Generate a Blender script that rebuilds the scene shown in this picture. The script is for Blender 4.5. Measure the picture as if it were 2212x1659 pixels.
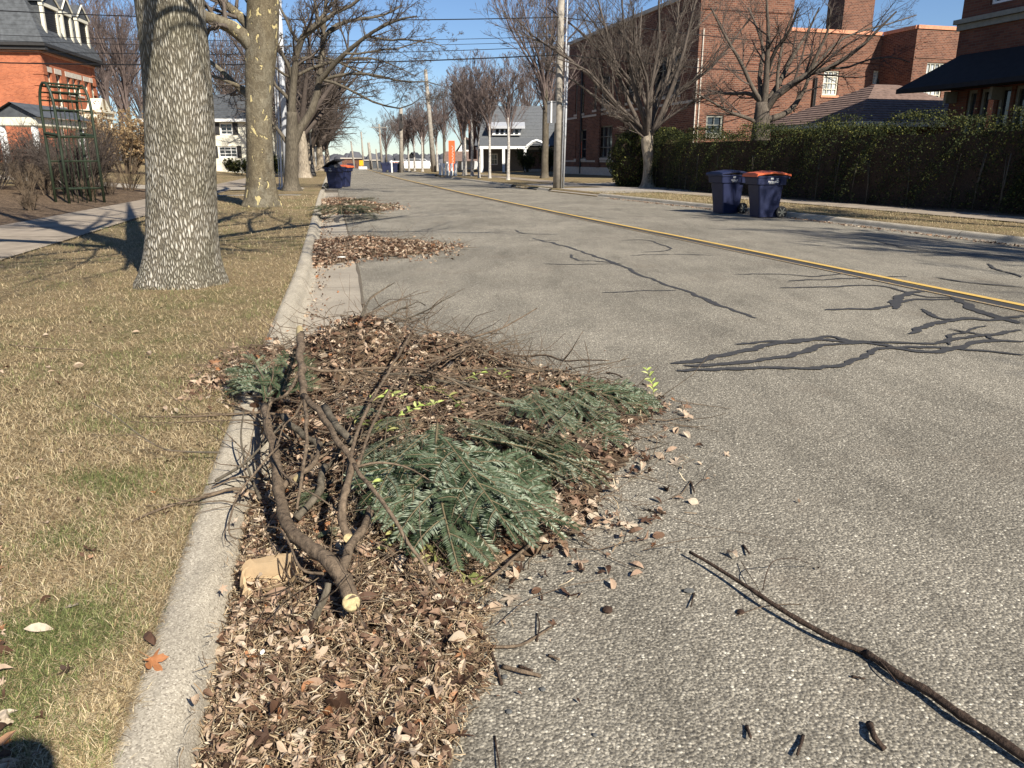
import bpy, math, random
import numpy as np
from mathutils import Vector, Matrix, noise
R = math.radians
rng = np.random.default_rng(7); random.seed(7)
for o in list(bpy.data.objects): bpy.data.objects.remove(o)
sc = bpy.context.scene
COL = sc.collection
# ------------------------------------------------------------ camera, sky, sun, exposure
FP, CH, HV = 1662., 1.45, 345.
TH = math.atan((830-HV)/FP); CT, ST = math.cos(TH), math.sin(TH)
cam = bpy.data.cameras.new('camera'); co = bpy.data.objects.new('camera', cam); COL.objects.link(co)
cam.lens = FP/2212*36; cam.sensor_width = 36; cam.clip_end = 5000; cam.clip_start = .05
co.location = (0, 0, CH); co.rotation_euler = (math.pi/2-TH, 0, 0); sc.camera = co
SD = Vector((.56, -.83, 0)).normalized(); EL = R(38)
SD = Vector((SD.x*math.cos(EL), SD.y*math.cos(EL), math.sin(EL)))
sun = bpy.data.lights.new('sun', 'SUN'); so = bpy.data.objects.new('sun', sun); COL.objects.link(so)
sun.energy = 5.0; sun.angle = R(.53); sun.color = (1, .93, .81)
so.rotation_euler = SD.to_track_quat('Z', 'Y').to_euler(); so.location = (10, -10, 30)
w = bpy.data.worlds.new('World'); sc.world = w; w.use_nodes = True
nt = w.node_tree; bg = nt.nodes['Background']; sky = nt.nodes.new('ShaderNodeTexSky')
sky.sky_type = 'NISHITA'; sky.sun_disc = False; sky.sun_elevation = EL
sky.sun_rotation = math.atan2(SD.x, SD.y); sky.air_density = 1.0; sky.dust_density = 0.; sky.ozone_density = 1.4; sky.altitude = 200
tint = nt.nodes.new('ShaderNodeMix'); tint.data_type = 'RGBA'; tint.blend_type = 'MULTIPLY'; tint.inputs[0].default_value = 1; tint.inputs[7].default_value = (.84, 1.0, 1.27, 1)
nt.links.new(sky.outputs[0], tint.inputs[6]); nt.links.new(tint.outputs[2], bg.inputs[0]); bg.inputs[1].default_value = .05
sc.view_settings.view_transform = 'Standard'; sc.view_settings.look = 'None'
sc.view_settings.exposure = .85; sc.view_settings.gamma = 1; sc.view_settings.use_curve_mapping = False
sc.cycles.max_bounces = 6; sc.cycles.transparent_max_bounces = 8
# ------------------------------------------------------------ measuring helpers: a pixel of the photo to a point of the place
def ray(u, v):
    dx = (u-1106)/FP; dy = (829.5-v)/FP
    return dx, CT+dy*ST, -ST+dy*CT
def g(u, v, z=0.):
    a, b, d = ray(u, v); t = (z-CH)/d
    return (a*t, b*t)
def gp(u, v, z=0.):
    a = g(u, v, z); return (a[0], a[1], z)
def at(u, v, Y):
    a, b, d = ray(u, v); t = Y/b
    return (a*t, Y, CH+d*t)
LKP = [(-12, 2.3), (0, -.4), (1.57, -.76), (3.57, -1.24), (9.81, -2.55), (16.4, -4.05), (30.16, -7.2), (70, -16.1), (142, -31.5), (300, -66), (900, -200)]
CLP = [(-12, 10.4), (7.81, 5.26), (14.9, 3.35), (18.6, 2.3), (35.16, -2.1), (64, -9.15), (142, -26.8), (300, -62), (900, -196)]
RKP = [(-12, 16.), (0, 12.6), (13.45, 8.95), (20.75, 7.1), (32, 3.45), (42.8, .1), (69.3, -6.35), (142, -23.5), (300, -58), (900, -190)]
def lk(y): return np.interp(y, [p[0] for p in LKP], [p[1] for p in LKP])
def cl(y): return np.interp(y, [p[0] for p in CLP], [p[1] for p in CLP])
def rk(y): return np.interp(y, [p[0] for p in RKP], [p[1] for p in RKP])
def drop(y): return -np.clip((np.asarray(y, float)-135)*.022, 0, 7)
def gz(x, y):
    x = np.asarray(x, float); y = np.asarray(y, float)
    s = lk(y)-x; r = x-rk(y)
    z = .12+np.clip((s-7.2)*.075, 0, 1.15)+np.clip((r-5)*.02, 0, .3)
    z = np.where((s < .1) & (r < .1), -.05, z)
    return z+drop(y)
def gzf(x, y): return float(gz(x, y))
# ------------------------------------------------------------ materials
def mat(name, build, rough=.85, spec=.25):
    m = bpy.data.materials.new(name); m.use_nodes = True
    t = m.node_tree; b = t.nodes['Principled BSDF']
    b.inputs['Roughness'].default_value = rough; b.inputs['Specular IOR Level'].default_value = spec
    if build: build(N(t, b))
    return m
class N:
    def __init__(s, t, b): s.t, s.b = t, b
    def node(s, ty, **k):
        n = s.t.nodes.new(ty)
        for a, v in k.items(): setattr(n, a, v)
        return n
    def lk(s, a, b): s.t.links.new(a, b)
    def co(s, scale=(1, 1, 1), kind='Object', rot=(0, 0, 0)):
        if not hasattr(scale, '__len__'): scale = (scale,)*3
        tc = s.node('ShaderNodeTexCoord'); mp = s.node('ShaderNodeMapping')
        mp.inputs['Scale'].default_value = scale; mp.inputs['Rotation'].default_value = rot
        s.lk(tc.outputs[kind], mp.inputs[0]); return mp.outputs[0]
    def pos(s, scale=(1, 1, 1), rot=(0, 0, 0)):
        if not hasattr(scale, '__len__'): scale = (scale,)*3
        tc = s.node('ShaderNodeNewGeometry'); mp = s.node('ShaderNodeMapping')
        mp.inputs['Scale'].default_value = scale; mp.inputs['Rotation'].default_value = rot
        s.lk(tc.outputs['Position'], mp.inputs[0]); return mp.outputs[0]
    def noise(s, vec, scale=1., det=4., rough=.55, dist=0.):
        n = s.node('ShaderNodeTexNoise'); s.lk(vec, n.inputs['Vector'])
        n.inputs['Scale'].default_value = scale; n.inputs['Detail'].default_value = det
        n.inputs['Roughness'].default_value = rough; n.inputs['Distortion'].default_value = dist
        return n.outputs['Fac']
    def vor(s, vec, scale=1., feature='F1', out='Distance', rnd=1.):
        n = s.node('ShaderNodeTexVoronoi', feature=feature); s.lk(vec, n.inputs['Vector'])
        n.inputs['Scale'].default_value = scale; n.inputs['Randomness'].default_value = rnd
        return n.outputs[out]
    def ramp(s, fac, stops, interp='LINEAR'):
        n = s.node('ShaderNodeValToRGB'); s.lk(fac, n.inputs[0]); cr = n.color_ramp; cr.interpolation = interp
        while len(cr.elements) < len(stops): cr.elements.new(.5)
        for e, (p, c) in zip(cr.elements, stops):
            e.position = p; e.color = (c, c, c, 1) if not hasattr(c, '__len__') else (*c, 1)
        return n.outputs[0]
    def mix(s, f, a, b, mode='MIX'):
        n = s.node('ShaderNodeMix', data_type='RGBA', blend_type=mode)
        for v, i in ((f, 0), (a, 6), (b, 7)):
            if hasattr(v, 'is_output') or hasattr(v, 'links'): s.lk(v, n.inputs[i])
            elif i == 0: n.inputs[0].default_value = v
            else: n.inputs[i].default_value = (*v, 1)
        return n.outputs[2]
    def math(s, op, a, b=0.):
        n = s.node('ShaderNodeMath', operation=op)
        for v, i in ((a, 0), (b, 1)):
            if hasattr(v, 'links'): s.lk(v, n.inputs[i])
            else: n.inputs[i].default_value = v
        return n.outputs[0]
    def attr(s, name):
        n = s.node('ShaderNodeAttribute'); n.attribute_name = name; return n.outputs['Fac']
    def rnd(s):
        o = s.node('ShaderNodeObjectInfo'); return s.math('FRACT', s.math('ADD', s.attr('rnd'), o.outputs['Random']))
    def bump(s, h, st=.3, dist=.01):
        n = s.node('ShaderNodeBump'); s.lk(h, n.inputs['Height'])
        n.inputs['Strength'].default_value = st; n.inputs['Distance'].default_value = dist
        s.lk(n.outputs[0], s.b.inputs['Normal'])
    def base(s, c):
        if hasattr(c, 'links'): s.lk(c, s.b.inputs['Base Color'])
        else: s.b.inputs['Base Color'].default_value = (*c, 1)
M = {}
def plain(name, c, rough=.7, spec=.3, var=.18, sc_=6.):
    def f(n):
        k = n.noise(n.co(sc_), 1, 5, .6)
        n.base(n.ramp(k, [(.3, [x*(1-var) for x in c]), (.7, [min(1, x*(1+var)) for x in c])]))
        n.bump(k, .15, .004)
    M[name] = mat(name, f, rough, spec)
def f(n):   # worn exposed-aggregate asphalt
    p = n.pos()
    c1 = n.vor(p, 95, out='Color'); c2 = n.vor(p, 210, out='Color'); d1 = n.vor(p, 95)
    r1 = n.ramp(c1, [(0, (.080, .071, .056)), (.30, (.14, .126, .101)), (.60, (.245, .222, .178)), (.80, (.41, .37, .295)), (.93, (.70, .65, .53))])
    r2 = n.ramp(c2, [(.2, (.105, .093, .074)), (.6, (.215, .194, .155)), (.85, (.43, .39, .31))])
    m = n.mix(n.ramp(d1, [(.35, 1), (.6, 0)]), r2, r1)
    big = n.noise(n.pos(.45), 1, 6, .6); m = n.mix(1, m, n.ramp(big, [(.3, .74), (.7, 1.16)]), 'MULTIPLY')
    st = n.noise(n.pos((2.6, .7, 1)), 1, 6, .7); m = n.mix(1, m, n.ramp(st, [(.28, .70), (.52, 1.0), (.75, 1.10)]), 'MULTIPLY')
    br = n.noise(n.pos(1.3), 1, 4, .6); m = n.mix(n.ramp(br, [(.56, 0), (.75, .35)]), m, (.17, .135, .10))
    n.base(m); n.bump(n.math('SUBTRACT', 1., d1), .7, .006)
M['asphalt'] = mat('asphalt', f, .9, .2)
def f(n):
    p = n.pos(); a = n.noise(p, 160, 3, .7); c = n.noise(n.pos((9, 2.2, 9)), 1, 6, .65); v = n.vor(p, 130, out='Color')
    a = n.vor(p, 240, out='Color'); m = n.ramp(a, [(.05, (.20, .17, .13)), (.3, (.34, .30, .235)), (.7, (.45, .40, .315)), (.95, (.64, .575, .46))])
    m = n.mix(1, m, n.ramp(c, [(.25, .66), (.6, 1.02), (.8, 1.12)]), 'MULTIPLY')
    m = n.mix(n.ramp(v, [(.05, .55), (.16, 0)]), m, (.12, .10, .085))
    n.base(m); n.bump(a, .45, .003)
M['concrete'] = mat('concrete', f, .9, .2)
def f(n):
    p = n.pos(); a = n.noise(p, 60, 5, .7); c = n.noise(n.pos(1.6), 1, 6, .65)
    m = n.ramp(a, [(.3, (.27, .235, .185)), (.7, (.42, .37, .30))])
    m = n.mix(1, m, n.ramp(c, [(.3, .72), (.65, 1.05)]), 'MULTIPLY'); n.base(m); n.bump(a, .25, .003)
M['gutter'] = mat('gutter', f, .9, .2)
def f(n):
    p = n.pos(); a = n.noise(n.pos(2.2), 1, 8, .72); b = n.noise(n.pos(55), 1, 4, .7)
    c = n.noise(n.pos(.5), 1, 3, .5)
    st = n.ramp(b, [(.3, (.07, .05, .028)), (.5, (.22, .165, .092)), (.7, (.42, .325, .19))])
    gr = n.ramp(b, [(.3, (.035, .045, .014)), (.7, (.13, .15, .05))])
    m = n.mix(n.ramp(n.math('ADD', n.math('MULTIPLY', a, .6), n.math('MULTIPLY', c, .4)), [(.5, 0), (.62, .55)]), st, gr)
    m = n.mix(n.ramp(n.noise(n.pos(3.7), 1, 6, .7), [(.56, 0), (.7, .6)]), m, (.13, .09, .055))
    n.base(m); n.bump(b, .8, .03)
M['lawn'] = mat('lawn', f, .95, .1)
def f(n):
    b = n.vor(n.pos(28), 1, out='Color'); a = n.noise(n.pos(3), 1, 6, .7)
    m = n.ramp(b, [(.1, (.05, .034, .022)), (.5, (.125, .085, .055)), (.9, (.26, .19, .125))])
    m = n.mix(1, m, n.ramp(a, [(.3, .6), (.7, 1.1)]), 'MULTIPLY'); n.base(m); n.bump(b, .8, .02)
M['mulch'] = mat('mulch', f, .95, .1)
plain('slab', (.28, .235, .185), .95, .05, .25, 3); plain('tar', (.05, .048, .045), .6, .35, .25, 30)
def f(n):
    k = n.noise(n.pos(110), 1, 4, .7); q = n.noise(n.pos(6), 1, 5, .7)
    m = n.ramp(k, [(.40, (.30, .24, .14)), (.50, (.66, .42, .09))])
    n.base(n.mix(n.ramp(q, [(.3, .35), (.5, 0)]), m, (.25, .2, .12)))
M['yellow'] = mat('yellow', f, .75, .3)
def f(n):
    k = n.noise(n.pos(60), 1, 6, .8)
    n.base(n.ramp(k, [(.49, (.16, .15, .13)), (.56, (.50, .33, .13))]))
M['yellow_worn'] = mat('yellow_worn', f, .8, .25)
plain('joint', (.13, .11, .085), .95, .1, .4, 40)
def f(n):   # furrowed bark, pale flat ridges
    v = n.co((44, 44, 9.5)); w_ = n.noise(n.co((6, 6, 3.5)), 1, 4, .6)
    wv = n.node('ShaderNodeVectorMath', operation='ADD'); cc = n.node('ShaderNodeCombineXYZ')
    n.lk(n.math('MULTIPLY', w_, 2.4), cc.inputs[0]); n.lk(n.math('MULTIPLY', w_, -2.), cc.inputs[1]); n.lk(v, wv.inputs[0]); n.lk(cc.outputs[0], wv.inputs[1])
    d = n.vor(wv.outputs[0], 1, 'DISTANCE_TO_EDGE'); fn = n.noise(n.co((60, 60, 40)), 1, 4, .7)
    h = n.ramp(d, [(0, 0), (.05, .12), (.22, .8), (.45, 1)])
    c = n.ramp(d, [(0, (.07, .058, .044)), (.08, (.17, .148, .11)), (.18, (.32, .292, .235)), (.34, (.60, .57, .50))])
    lich = n.noise(n.co(2.2), 1, 5, .6)
    c = n.mix(n.ramp(lich, [(.42, 0), (.66, .65)]), c, n.ramp(d, [(0, (.03, .028, .015)), (.3, (.16, .145, .08))]))
    c = n.mix(n.math('MULTIPLY', fn, .5), c, (.16, .14, .11))
    n.base(c); n.bump(n.math('ADD', n.math('MULTIPLY', h, 1.), n.math('MULTIPLY', fn, .3)), 1., .013)
M['bark_pale'] = mat('bark_pale', f, .9, .15)
def f(n):   # plane tree: olive skin with cream patches
    a = n.noise(n.co((5.5, 5.5, 3.2)), 1, 5, .55, .6); b = n.noise(n.co(24), 1, 5, .7); k = n.noise(n.co((1.2, 1.2, .8)), 1, 2, .5)
    ol = n.ramp(b, [(.3, (.085, .068, .042)), (.7, (.20, .165, .105))])
    ol = n.mix(n.ramp(k, [(.4, 0), (.6, .5)]), ol, (.20, .185, .145)); q = n.noise(n.co((9, 9, 5)), 1, 6, .7, .8); ol = n.mix(n.ramp(q, [(.50, 0), (.53, .55)]), ol, (.085, .066, .042)); ol = n.mix(n.ramp(q, [(.36, .5), (.40, 0)]), ol, (.30, .265, .19))
    c = n.mix(n.ramp(a, [(.63, 0), (.638, 1)]), ol, (.52, .43, .21)); n.base(c); n.bump(n.math('ADD', b, n.ramp(a, [(.58, .6), (.61, 0)])), .8, .03)
M['bark_plane'] = mat('bark_plane', f, .85, .2)
def bark(name, lo, hi, sx=26., sz=5.):
    def f(n):
        a = n.noise(n.co((sx, sx, sz)), 1, 6, .7); b = n.noise(n.co(1.5), 1, 4, .6)
        c = n.ramp(a, [(.32, lo), (.66, hi)]); c = n.mix(1, c, n.ramp(b, [(.3, .7), (.7, 1.15)]), 'MULTIPLY')
        n.base(c); n.bump(a, .6, .02)
    M[name] = mat(name, f, .9, .15)
bark('bark_grey', (.05, .042, .03), (.165, .14, .105)); bark('bark_dark', (.05, .04, .032), (.15, .125, .10))
bark('bark_birch', (.20, .18, .16), (.62, .58, .52), 8, 18); bark('twig', (.06, .048, .04), (.145, .12, .10))
bark('bark_zelkova', (.16, .13, .095), (.40, .34, .26), 10, 4)
bark('twig_dark', (.055, .043, .036), (.12, .096, .082)); bark('twig_purple', (.095, .072, .066), (.20, .155, .14)); bark('twig_red', (.11, .06, .045), (.24, .15, .11))
bark('branch_brown', (.06, .044, .031), (.235, .175, .12), 40, 40); bark('stick_dark', (.02, .014, .011), (.10, .068, .05), 60, 25)
plain('twig_tan', (.15, .12, .07), .8, .2, .2, 40); plain('fresh_wood', (.40, .32, .17), .8, .2, .35, 90)
def leafmat(name, stops, trans=.25):
    def f(n):
        c = n.ramp(n.rnd(), stops); k = n.noise(n.co(45), 1, 4, .7)
        c = n.mix(1, c, n.ramp(k, [(.3, .72), (.7, 1.12)]), 'MULTIPLY'); n.base(c)
        tr = n.node('ShaderNodeBsdfTranslucent'); n.lk(c, tr.inputs[0]); mx = n.node('ShaderNodeMixShader'); mx.inputs[0].default_value = trans
        out = [q for q in n.t.nodes if q.type == 'OUTPUT_MATERIAL'][0]
        n.lk(n.b.outputs[0], mx.inputs[1]); n.lk(tr.outputs[0], mx.inputs[2]); n.lk(mx.outputs[0], out.inputs[0])
    M[name] = mat(name, f, .7, .25)
leafmat('dead_leaf', [(0, (.05, .028, .018)), (.2, (.115, .062, .038)), (.36, (.22, .135, .088)), (.56, (.35, .235, .16)), (.76, (.50, .38, .27)), (.93, (.54, .45, .34)), (.98, (.36, .19, .10)), (1, (.36, .15, .06))], .15)
leafmat('chaff', [(0, (.07, .045, .028)), (.3, (.17, .11, .065)), (.6, (.34, .24, .14)), (.85, (.52, .41, .26)), (1, (.62, .54, .38))], .15)
leafmat('needle', [(0, (.014, .026, .010)), (.3, (.036, .056, .024)), (.6, (.085, .115, .062)), (.85, (.19, .23, .155)), (1, (.36, .40, .29))], .08)
leafmat('olive_leaf', [(0, (.06, .09, .025)), (.5, (.18, .20, .06)), (.8, (.34, .33, .12)), (1, (.52, .50, .2))], .25)
leafmat('lime_leaf', [(0, (.35, .45, .10)), (.5, (.55, .62, .2)), (1, (.7, .72, .35))], .3)
leafmat('hedge_leaf', [(0, (.032, .024, .012)), (.4, (.024, .036, .012)), (.75, (.055, .068, .02)), (1, (.24, .23, .055))], .2)
leafmat('tan_leaf', [(0, (.2, .12, .06)), (.5, (.36, .24, .12)), (1, (.5, .38, .22))], .2)
def f(n):
    r = n.rnd(); st = n.ramp(r, [(0, (.08, .052, .028)), (.25, (.22, .155, .08)), (.6, (.42, .32, .18)), (1, (.64, .53, .34))])
    gr = n.ramp(r, [(0, (.03, .05, .013)), (.6, (.085, .125, .032)), (1, (.22, .26, .08))])
    n.base(n.mix(n.attr('grn'), st, gr))
M['grass'] = mat('grass', f, .8, .2)
def brick(name, a, b, mortar, s=1., swap=False):
    def f(n):
        p = n.pos(); sp = n.node('ShaderNodeSeparateXYZ'); n.lk(p, sp.inputs[0]); cb = n.node('ShaderNodeCombineXYZ')
        nx = n.math('ADD', sp.outputs[0], n.math('MULTIPLY', sp.outputs[1], 1.)) if swap is None else n.math('ADD', n.math('MULTIPLY', sp.outputs[0], .94), n.math('MULTIPLY', sp.outputs[1], 1.06))
        n.lk(nx, cb.inputs[0]); n.lk(sp.outputs[2], cb.inputs[1])
        t = n.node('ShaderNodeTexBrick'); n.lk(cb.outputs[0], t.inputs[0])
        t.inputs['Color1'].default_value = (*a, 1); t.inputs['Color2'].default_value = (*b, 1); t.inputs['Mortar'].default_value = (*mortar, 1)
        t.inputs['Scale'].default_value = 1; t.inputs['Brick Width'].default_value = .24*s; t.inputs['Row Height'].default_value = .085*s; t.inputs['Mortar Size'].default_value = .008*s; t.inputs['Bias'].default_value = -.1
        k = n.noise(n.pos(.7), 1, 5, .6); c = n.mix(1, t.outputs[0], n.ramp(k, [(.3, .8), (.7, 1.12)]), 'MULTIPLY')
        n.base(c); n.bump(t.outputs[1], -.4, .01)
    M[name] = mat(name, f, .9, .15)
brick('brick_school', (.185, .078, .048), (.085, .036, .026), (.22, .165, .125), 1.3)
brick('brick_orange', (.44, .14, .065), (.29, .085, .042), (.40, .19, .12), 1.)
brick('brick_dark', (.17, .07, .045), (.10, .04, .03), (.12, .09, .07), 1.)
plain('stone', (.50, .45, .38), .85, .2); plain('terracotta', (.55, .25, .15), .8, .2); plain('cream', (.66, .62, .50), .6, .3, .1)
plain('white_paint', (.75, .75, .73), .55, .3, .06); plain('slate', (.075, .08, .085), .6, .3, .35, 3); plain('window_frame', (.20, .20, .17), .6, .3)
plain('dark_trim', (.035, .033, .032), .6, .3); plain('shingle_grey', (.11, .115, .12), .85, .2, .3, 8); plain('siding_blue', (.13, .16, .21), .7, .3, .08)
plain('brown_shingle', (.17, .118, .098), .9, .15, .35, 5); plain('black_roof', (.02, .02, .022), .8, .2)
plain('house_grey', (.15, .145, .14), .8, .2); plain('stucco', (.70, .67, .55), .8, .2, .06); plain('pole_wood', (.28, .25, .21), .85, .2, .3, 5)
plain('galvanized', (.42, .43, .45), .45, .5, .12); plain('sign_back', (.10, .10, .105), .5, .4); plain('green_metal', (.022, .032, .017), .5, .4, .25)
plain('cart_blue', (.012, .017, .052), .5, .4, .15, 4); plain('lid_orange', (.60, .12, .045), .5, .35, .1); plain('black_rubber', (.015, .015, .016), .6, .3)
plain('bag_black', (.01, .01, .012), .25, .6, .1); plain('sign_orange', (.72, .13, .04), .5, .3, .06); plain('paper_tan', (.42, .31, .19), .85, .15, .1, 25)
plain('red_plastic', (.7, .03, .03), .4, .4); plain('amber', (.8, .42, .02), .5, .3); plain('stone_grey', (.10, .10, .095), .9, .2, .3, 40); plain('soil_lump', (.05, .032, .024), .95, .1, .4, 60)
plain('car_dark', (.03, .02, .03), .3, .5); plain('car_white', (.6, .6, .6), .3, .5); plain('wood_far', (.10, .10, .11), .95, .1, .4, .08); plain('cyan_paint', (.12, .35, .42), .5, .3)
plain('wire', (.012, .012, .013), .5, .3); plain('gravel_drive', (.30, .27, .235), .95, .15, .3, 8); plain('pale_scrap', (.8, .78, .72), .8, .2, .05)
def f(n):
    n.base(n.ramp(n.noise(n.co(2.), 1, 3, .6), [(.35, (.012, .014, .018)), (.7, (.05, .055, .065))]))
M['glass'] = mat('glass', f, .06, .8)
def f(n):
    n.base(n.ramp(n.noise(n.co((3., 3., .4)), 1, 3, .6), [(.4, (.16, .17, .17)), (.6, (.55, .57, .55))]))
M['glass_blind'] = mat('glass_blind', f, .1, .7)
# ------------------------------------------------------------ object helpers
def wloc(o):
    v = Vector((0, 0, 0))
    while o is not None: v += Vector(o.location); o = o.parent
    return v
def np_mesh(name, V, faces, mats=(), attrs=None, midx=None, smooth=False):
    """faces: list of int arrays (n,k)"""
    me = bpy.data.meshes.new(name); V = np.asarray(V, np.float32)
    me.vertices.add(len(V)); me.vertices.foreach_set('co', V.ravel())
    faces = [np.asarray(f, np.int32) for f in faces if len(f)]
    tot = sum(f.size for f in faces); nf = sum(len(f) for f in faces)
    me.loops.add(tot); me.polygons.add(nf)
    me.loops.foreach_set('vertex_index', np.concatenate([f.ravel() for f in faces]))
    ls = np.concatenate([np.full(len(f), f.shape[1]) for f in faces]); st = np.concatenate([[0], np.cumsum(ls)[:-1]])
    me.polygons.foreach_set('loop_start', st.astype(np.int32))
    if midx is not None: me.polygons.foreach_set('material_index', np.asarray(midx, np.int32))
    for m in mats: me.materials.append(M[m] if isinstance(m, str) else m)
    for k, a in (attrs or {}).items():
        at_ = me.attributes.new(k, 'FLOAT', 'FACE'); at_.data.foreach_set('value', np.asarray(a, np.float32))
    me.update(calc_edges=True)
    me.polygons.foreach_set('use_smooth', np.full(nf, bool(smooth)))
    return me
def link(name, me, parent=None, loc=None):
    o = bpy.data.objects.new(name, me); COL.objects.link(o)
    if parent is not None: o.parent = parent
    if loc is not None: o.location = loc
    return o
def shift(me, v):
    me.transform(Matrix.Translation(-Vector(v)))
def tag(o, label=None, cat=None, group=None, kind=None):
    for k, v in (('label', label), ('category', cat), ('group', group), ('kind', kind)):
        if v: o[k] = v
    return o
def empty(name, loc, label, cat, group=None):
    o = bpy.data.objects.new(name, None); COL.objects.link(o); o.location = loc; o.empty_display_size = .1
    return tag(o, label, cat, group)
class MB:
    def __init__(s): s.v = []; s.q = []; s.t = []; s.mq = []; s.mt = []; s.m = 0
    def face(s, idx):
        if len(idx) == 4: s.q.append(idx); s.mq.append(s.m)
        elif len(idx) == 3: s.t.append(idx); s.mt.append(s.m)
        else:
            for i in range(1, len(idx)-1): s.t.append((idx[0], idx[i], idx[i+1])); s.mt.append(s.m)
    def poly(s, pts):
        n = len(s.v); s.v += [tuple(p) for p in pts]; s.face(list(range(n, n+len(pts)))); return s
    def box(s, c, d, rz=0., tilt=None):
        n = len(s.v); cx, sx = math.cos(rz), math.sin(rz)
        for z in (-.5, .5):
            for x, y in ((-.5, -.5), (.5, -.5), (.5, .5), (-.5, .5)):
                X, Y, Z = x*d[0], y*d[1], z*d[2]
                if tilt is not None:
                    q = tilt @ Vector((X, Y, Z)); X, Y, Z = q
                s.v.append((c[0]+X*cx-Y*sx, c[1]+X*sx+Y*cx, c[2]+Z))
        for f in ((0, 3, 2, 1), (4, 5, 6, 7), (0, 1, 5, 4), (1, 2, 6, 5), (2, 3, 7, 6), (3, 0, 4, 7)): s.face([n+i for i in f])
        return s
    def frus(s, rings):     # rings: list of equal-length point loops, capped
        n0 = len(s.v); k = len(rings[0])
        for r in rings: s.v += [tuple(p) for p in r]
        for i in range(len(rings)-1):
            for j in range(k): a = n0+i*k+j; b = n0+i*k+(j+1) % k; s.face([a, b, b+k, a+k])
        s.face([n0+j for j in range(k)][::-1]); s.face([n0+(len(rings)-1)*k+j for j in range(k)]); return s
    def tube(s, pts, r, sides=6, cap=True):
        pts = [Vector(p) for p in pts]; rs = r if hasattr(r, '__len__') else [r]*len(pts)
        rings = []; prev = None
        for i, p in enumerate(pts):
            d = (pts[min(i+1, len(pts)-1)]-pts[max(i-1, 0)]).normalized()
            if prev is None: a = d.cross(Vector((0, 0, 1))); a = a if a.length > .1 else d.cross(Vector((1, 0, 0)))
            else: a = prev-d*prev.dot(d)
            a.normalize(); prev = a; b = d.cross(a)
            rings.append([p+(a*math.cos(t)+b*math.sin(t))*rs[i] for t in [2*math.pi*j/sides for j in range(sides)]])
        return s.frus(rings)
    def cyl(s, c, r0, r1, h, sides=12, z0=0):
        return s.frus([[(c[0]+r*math.cos(a), c[1]+r*math.sin(a), c[2]+z) for a in [2*math.pi*j/sides for j in range(sides)]] for r, z in ((r0, z0), (r1, z0+h))])
    def build(s, name, mats, parent=None, smooth=False, loc=None, local=False):
        if isinstance(mats, str): mats = [mats]
        me = np_mesh(name, s.v or [(0, 0, 0)], [np.array(s.q).reshape(-1, 4), np.array(s.t).reshape(-1, 3)], mats, midx=s.mq+s.mt, smooth=smooth)
        if loc is not None: shift(me, Vector(loc) if parent is None else Vector(loc))
        elif parent is not None and not local: shift(me, wloc(parent))
        o = link(name, me, parent, loc if parent is None else None)
        return o
def spline(pts, n=4):     # Catmull-Rom through points
    P = [Vector(p) for p in pts]; P = [P[0]*2-P[1]]+P+[P[-1]*2-P[-2]]; out = []
    for i in range(1, len(P)-2):
        for k in range(n):
            t = k/n; a, b, c, d = P[i-1:i+3]
            out.append(.5*((2*b)+(c-a)*t+(2*a-5*b+4*c-d)*t*t+(3*b-a-3*c+d)*t**3))
    out.append(P[-2]); return out
def batch_tubes(P, Rr, sides):
    N_, K, _ = P.shape; d = P[:, -1]-P[:, 0]; d /= np.linalg.norm(d, axis=1, keepdims=True)+1e-9
    ref = np.where(np.abs(d[:, 2:3]) > .9, np.array([[1., 0, 0]]), np.array([[0, 0, 1.]]))
    a = np.cross(d, ref); a /= np.linalg.norm(a, axis=1, keepdims=True); b = np.cross(d, a)
    th = np.arange(sides)*2*np.pi/sides
    ring = a[:, None]*np.cos(th)[None, :, None]+b[:, None]*np.sin(th)[None, :, None]
    V = P[:, :, None, :]+ring[:, None]*Rr[:, :, None, None]
    base = (np.arange(N_)*K*sides)[:, None, None]; i = np.arange(K-1)[None, :, None]*sides; j = np.arange(sides)[None, None, :]; j2 = (j+1) % sides
    f = np.stack([base+i+j, base+i+j2, base+i+sides+j2, base+i+sides+j], -1).reshape(-1, 4)
    return V.reshape(-1, 3), f
def sprout(P, Rr, n, ln, ang, k, jit, up, rr, tmin=.25, tmax=1., rg=rng, rmin=.003, flat=None):
    N_, K, _ = P.shape; idx = np.repeat(np.arange(N_), n); t = rg.uniform(tmin, tmax, len(idx)); f_ = t*(K-1)*.9999; i = f_.astype(int); fr = (f_-i)[:, None]
    p = P[idx, i]*(1-fr)+P[idx, i+1]*fr; tan = P[idx, i+1]-P[idx, i]; tan /= np.linalg.norm(tan, axis=1, keepdims=True)+1e-9
    plen = np.linalg.norm(np.diff(P, axis=1), axis=2).sum(1)[idx]
    q = rg.normal(size=(len(idx), 3)); q -= (q*tan).sum(1, keepdims=True)*tan; q /= np.linalg.norm(q, axis=1, keepdims=True)
    A = np.radians(rg.normal(ang, ang*.25, len(idx)))[:, None]; d = np.cos(A)*tan+np.sin(A)*q; d[:, 2] += up; d /= np.linalg.norm(d, axis=1, keepdims=True)
    L = plen*ln*rg.uniform(.55, 1.25, len(idx))*(1.15-.55*t); r0 = np.maximum((Rr[idx, i]*(1-fr[:, 0])+Rr[idx, i+1]*fr[:, 0])*rr, rmin)
    out = [p]
    for s_ in range(k-1):
        p = p+d*(L/(k-1))[:, None]; out.append(p); d = d+rg.normal(size=d.shape)*jit; d[:, 2] += up*.5; d /= np.linalg.norm(d, axis=1, keepdims=True)
    R2 = r0[:, None]*np.linspace(1, .35, k)[None]; R2 = np.maximum(R2, rmin*.6)
    return np.stack(out, 1), R2
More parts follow.
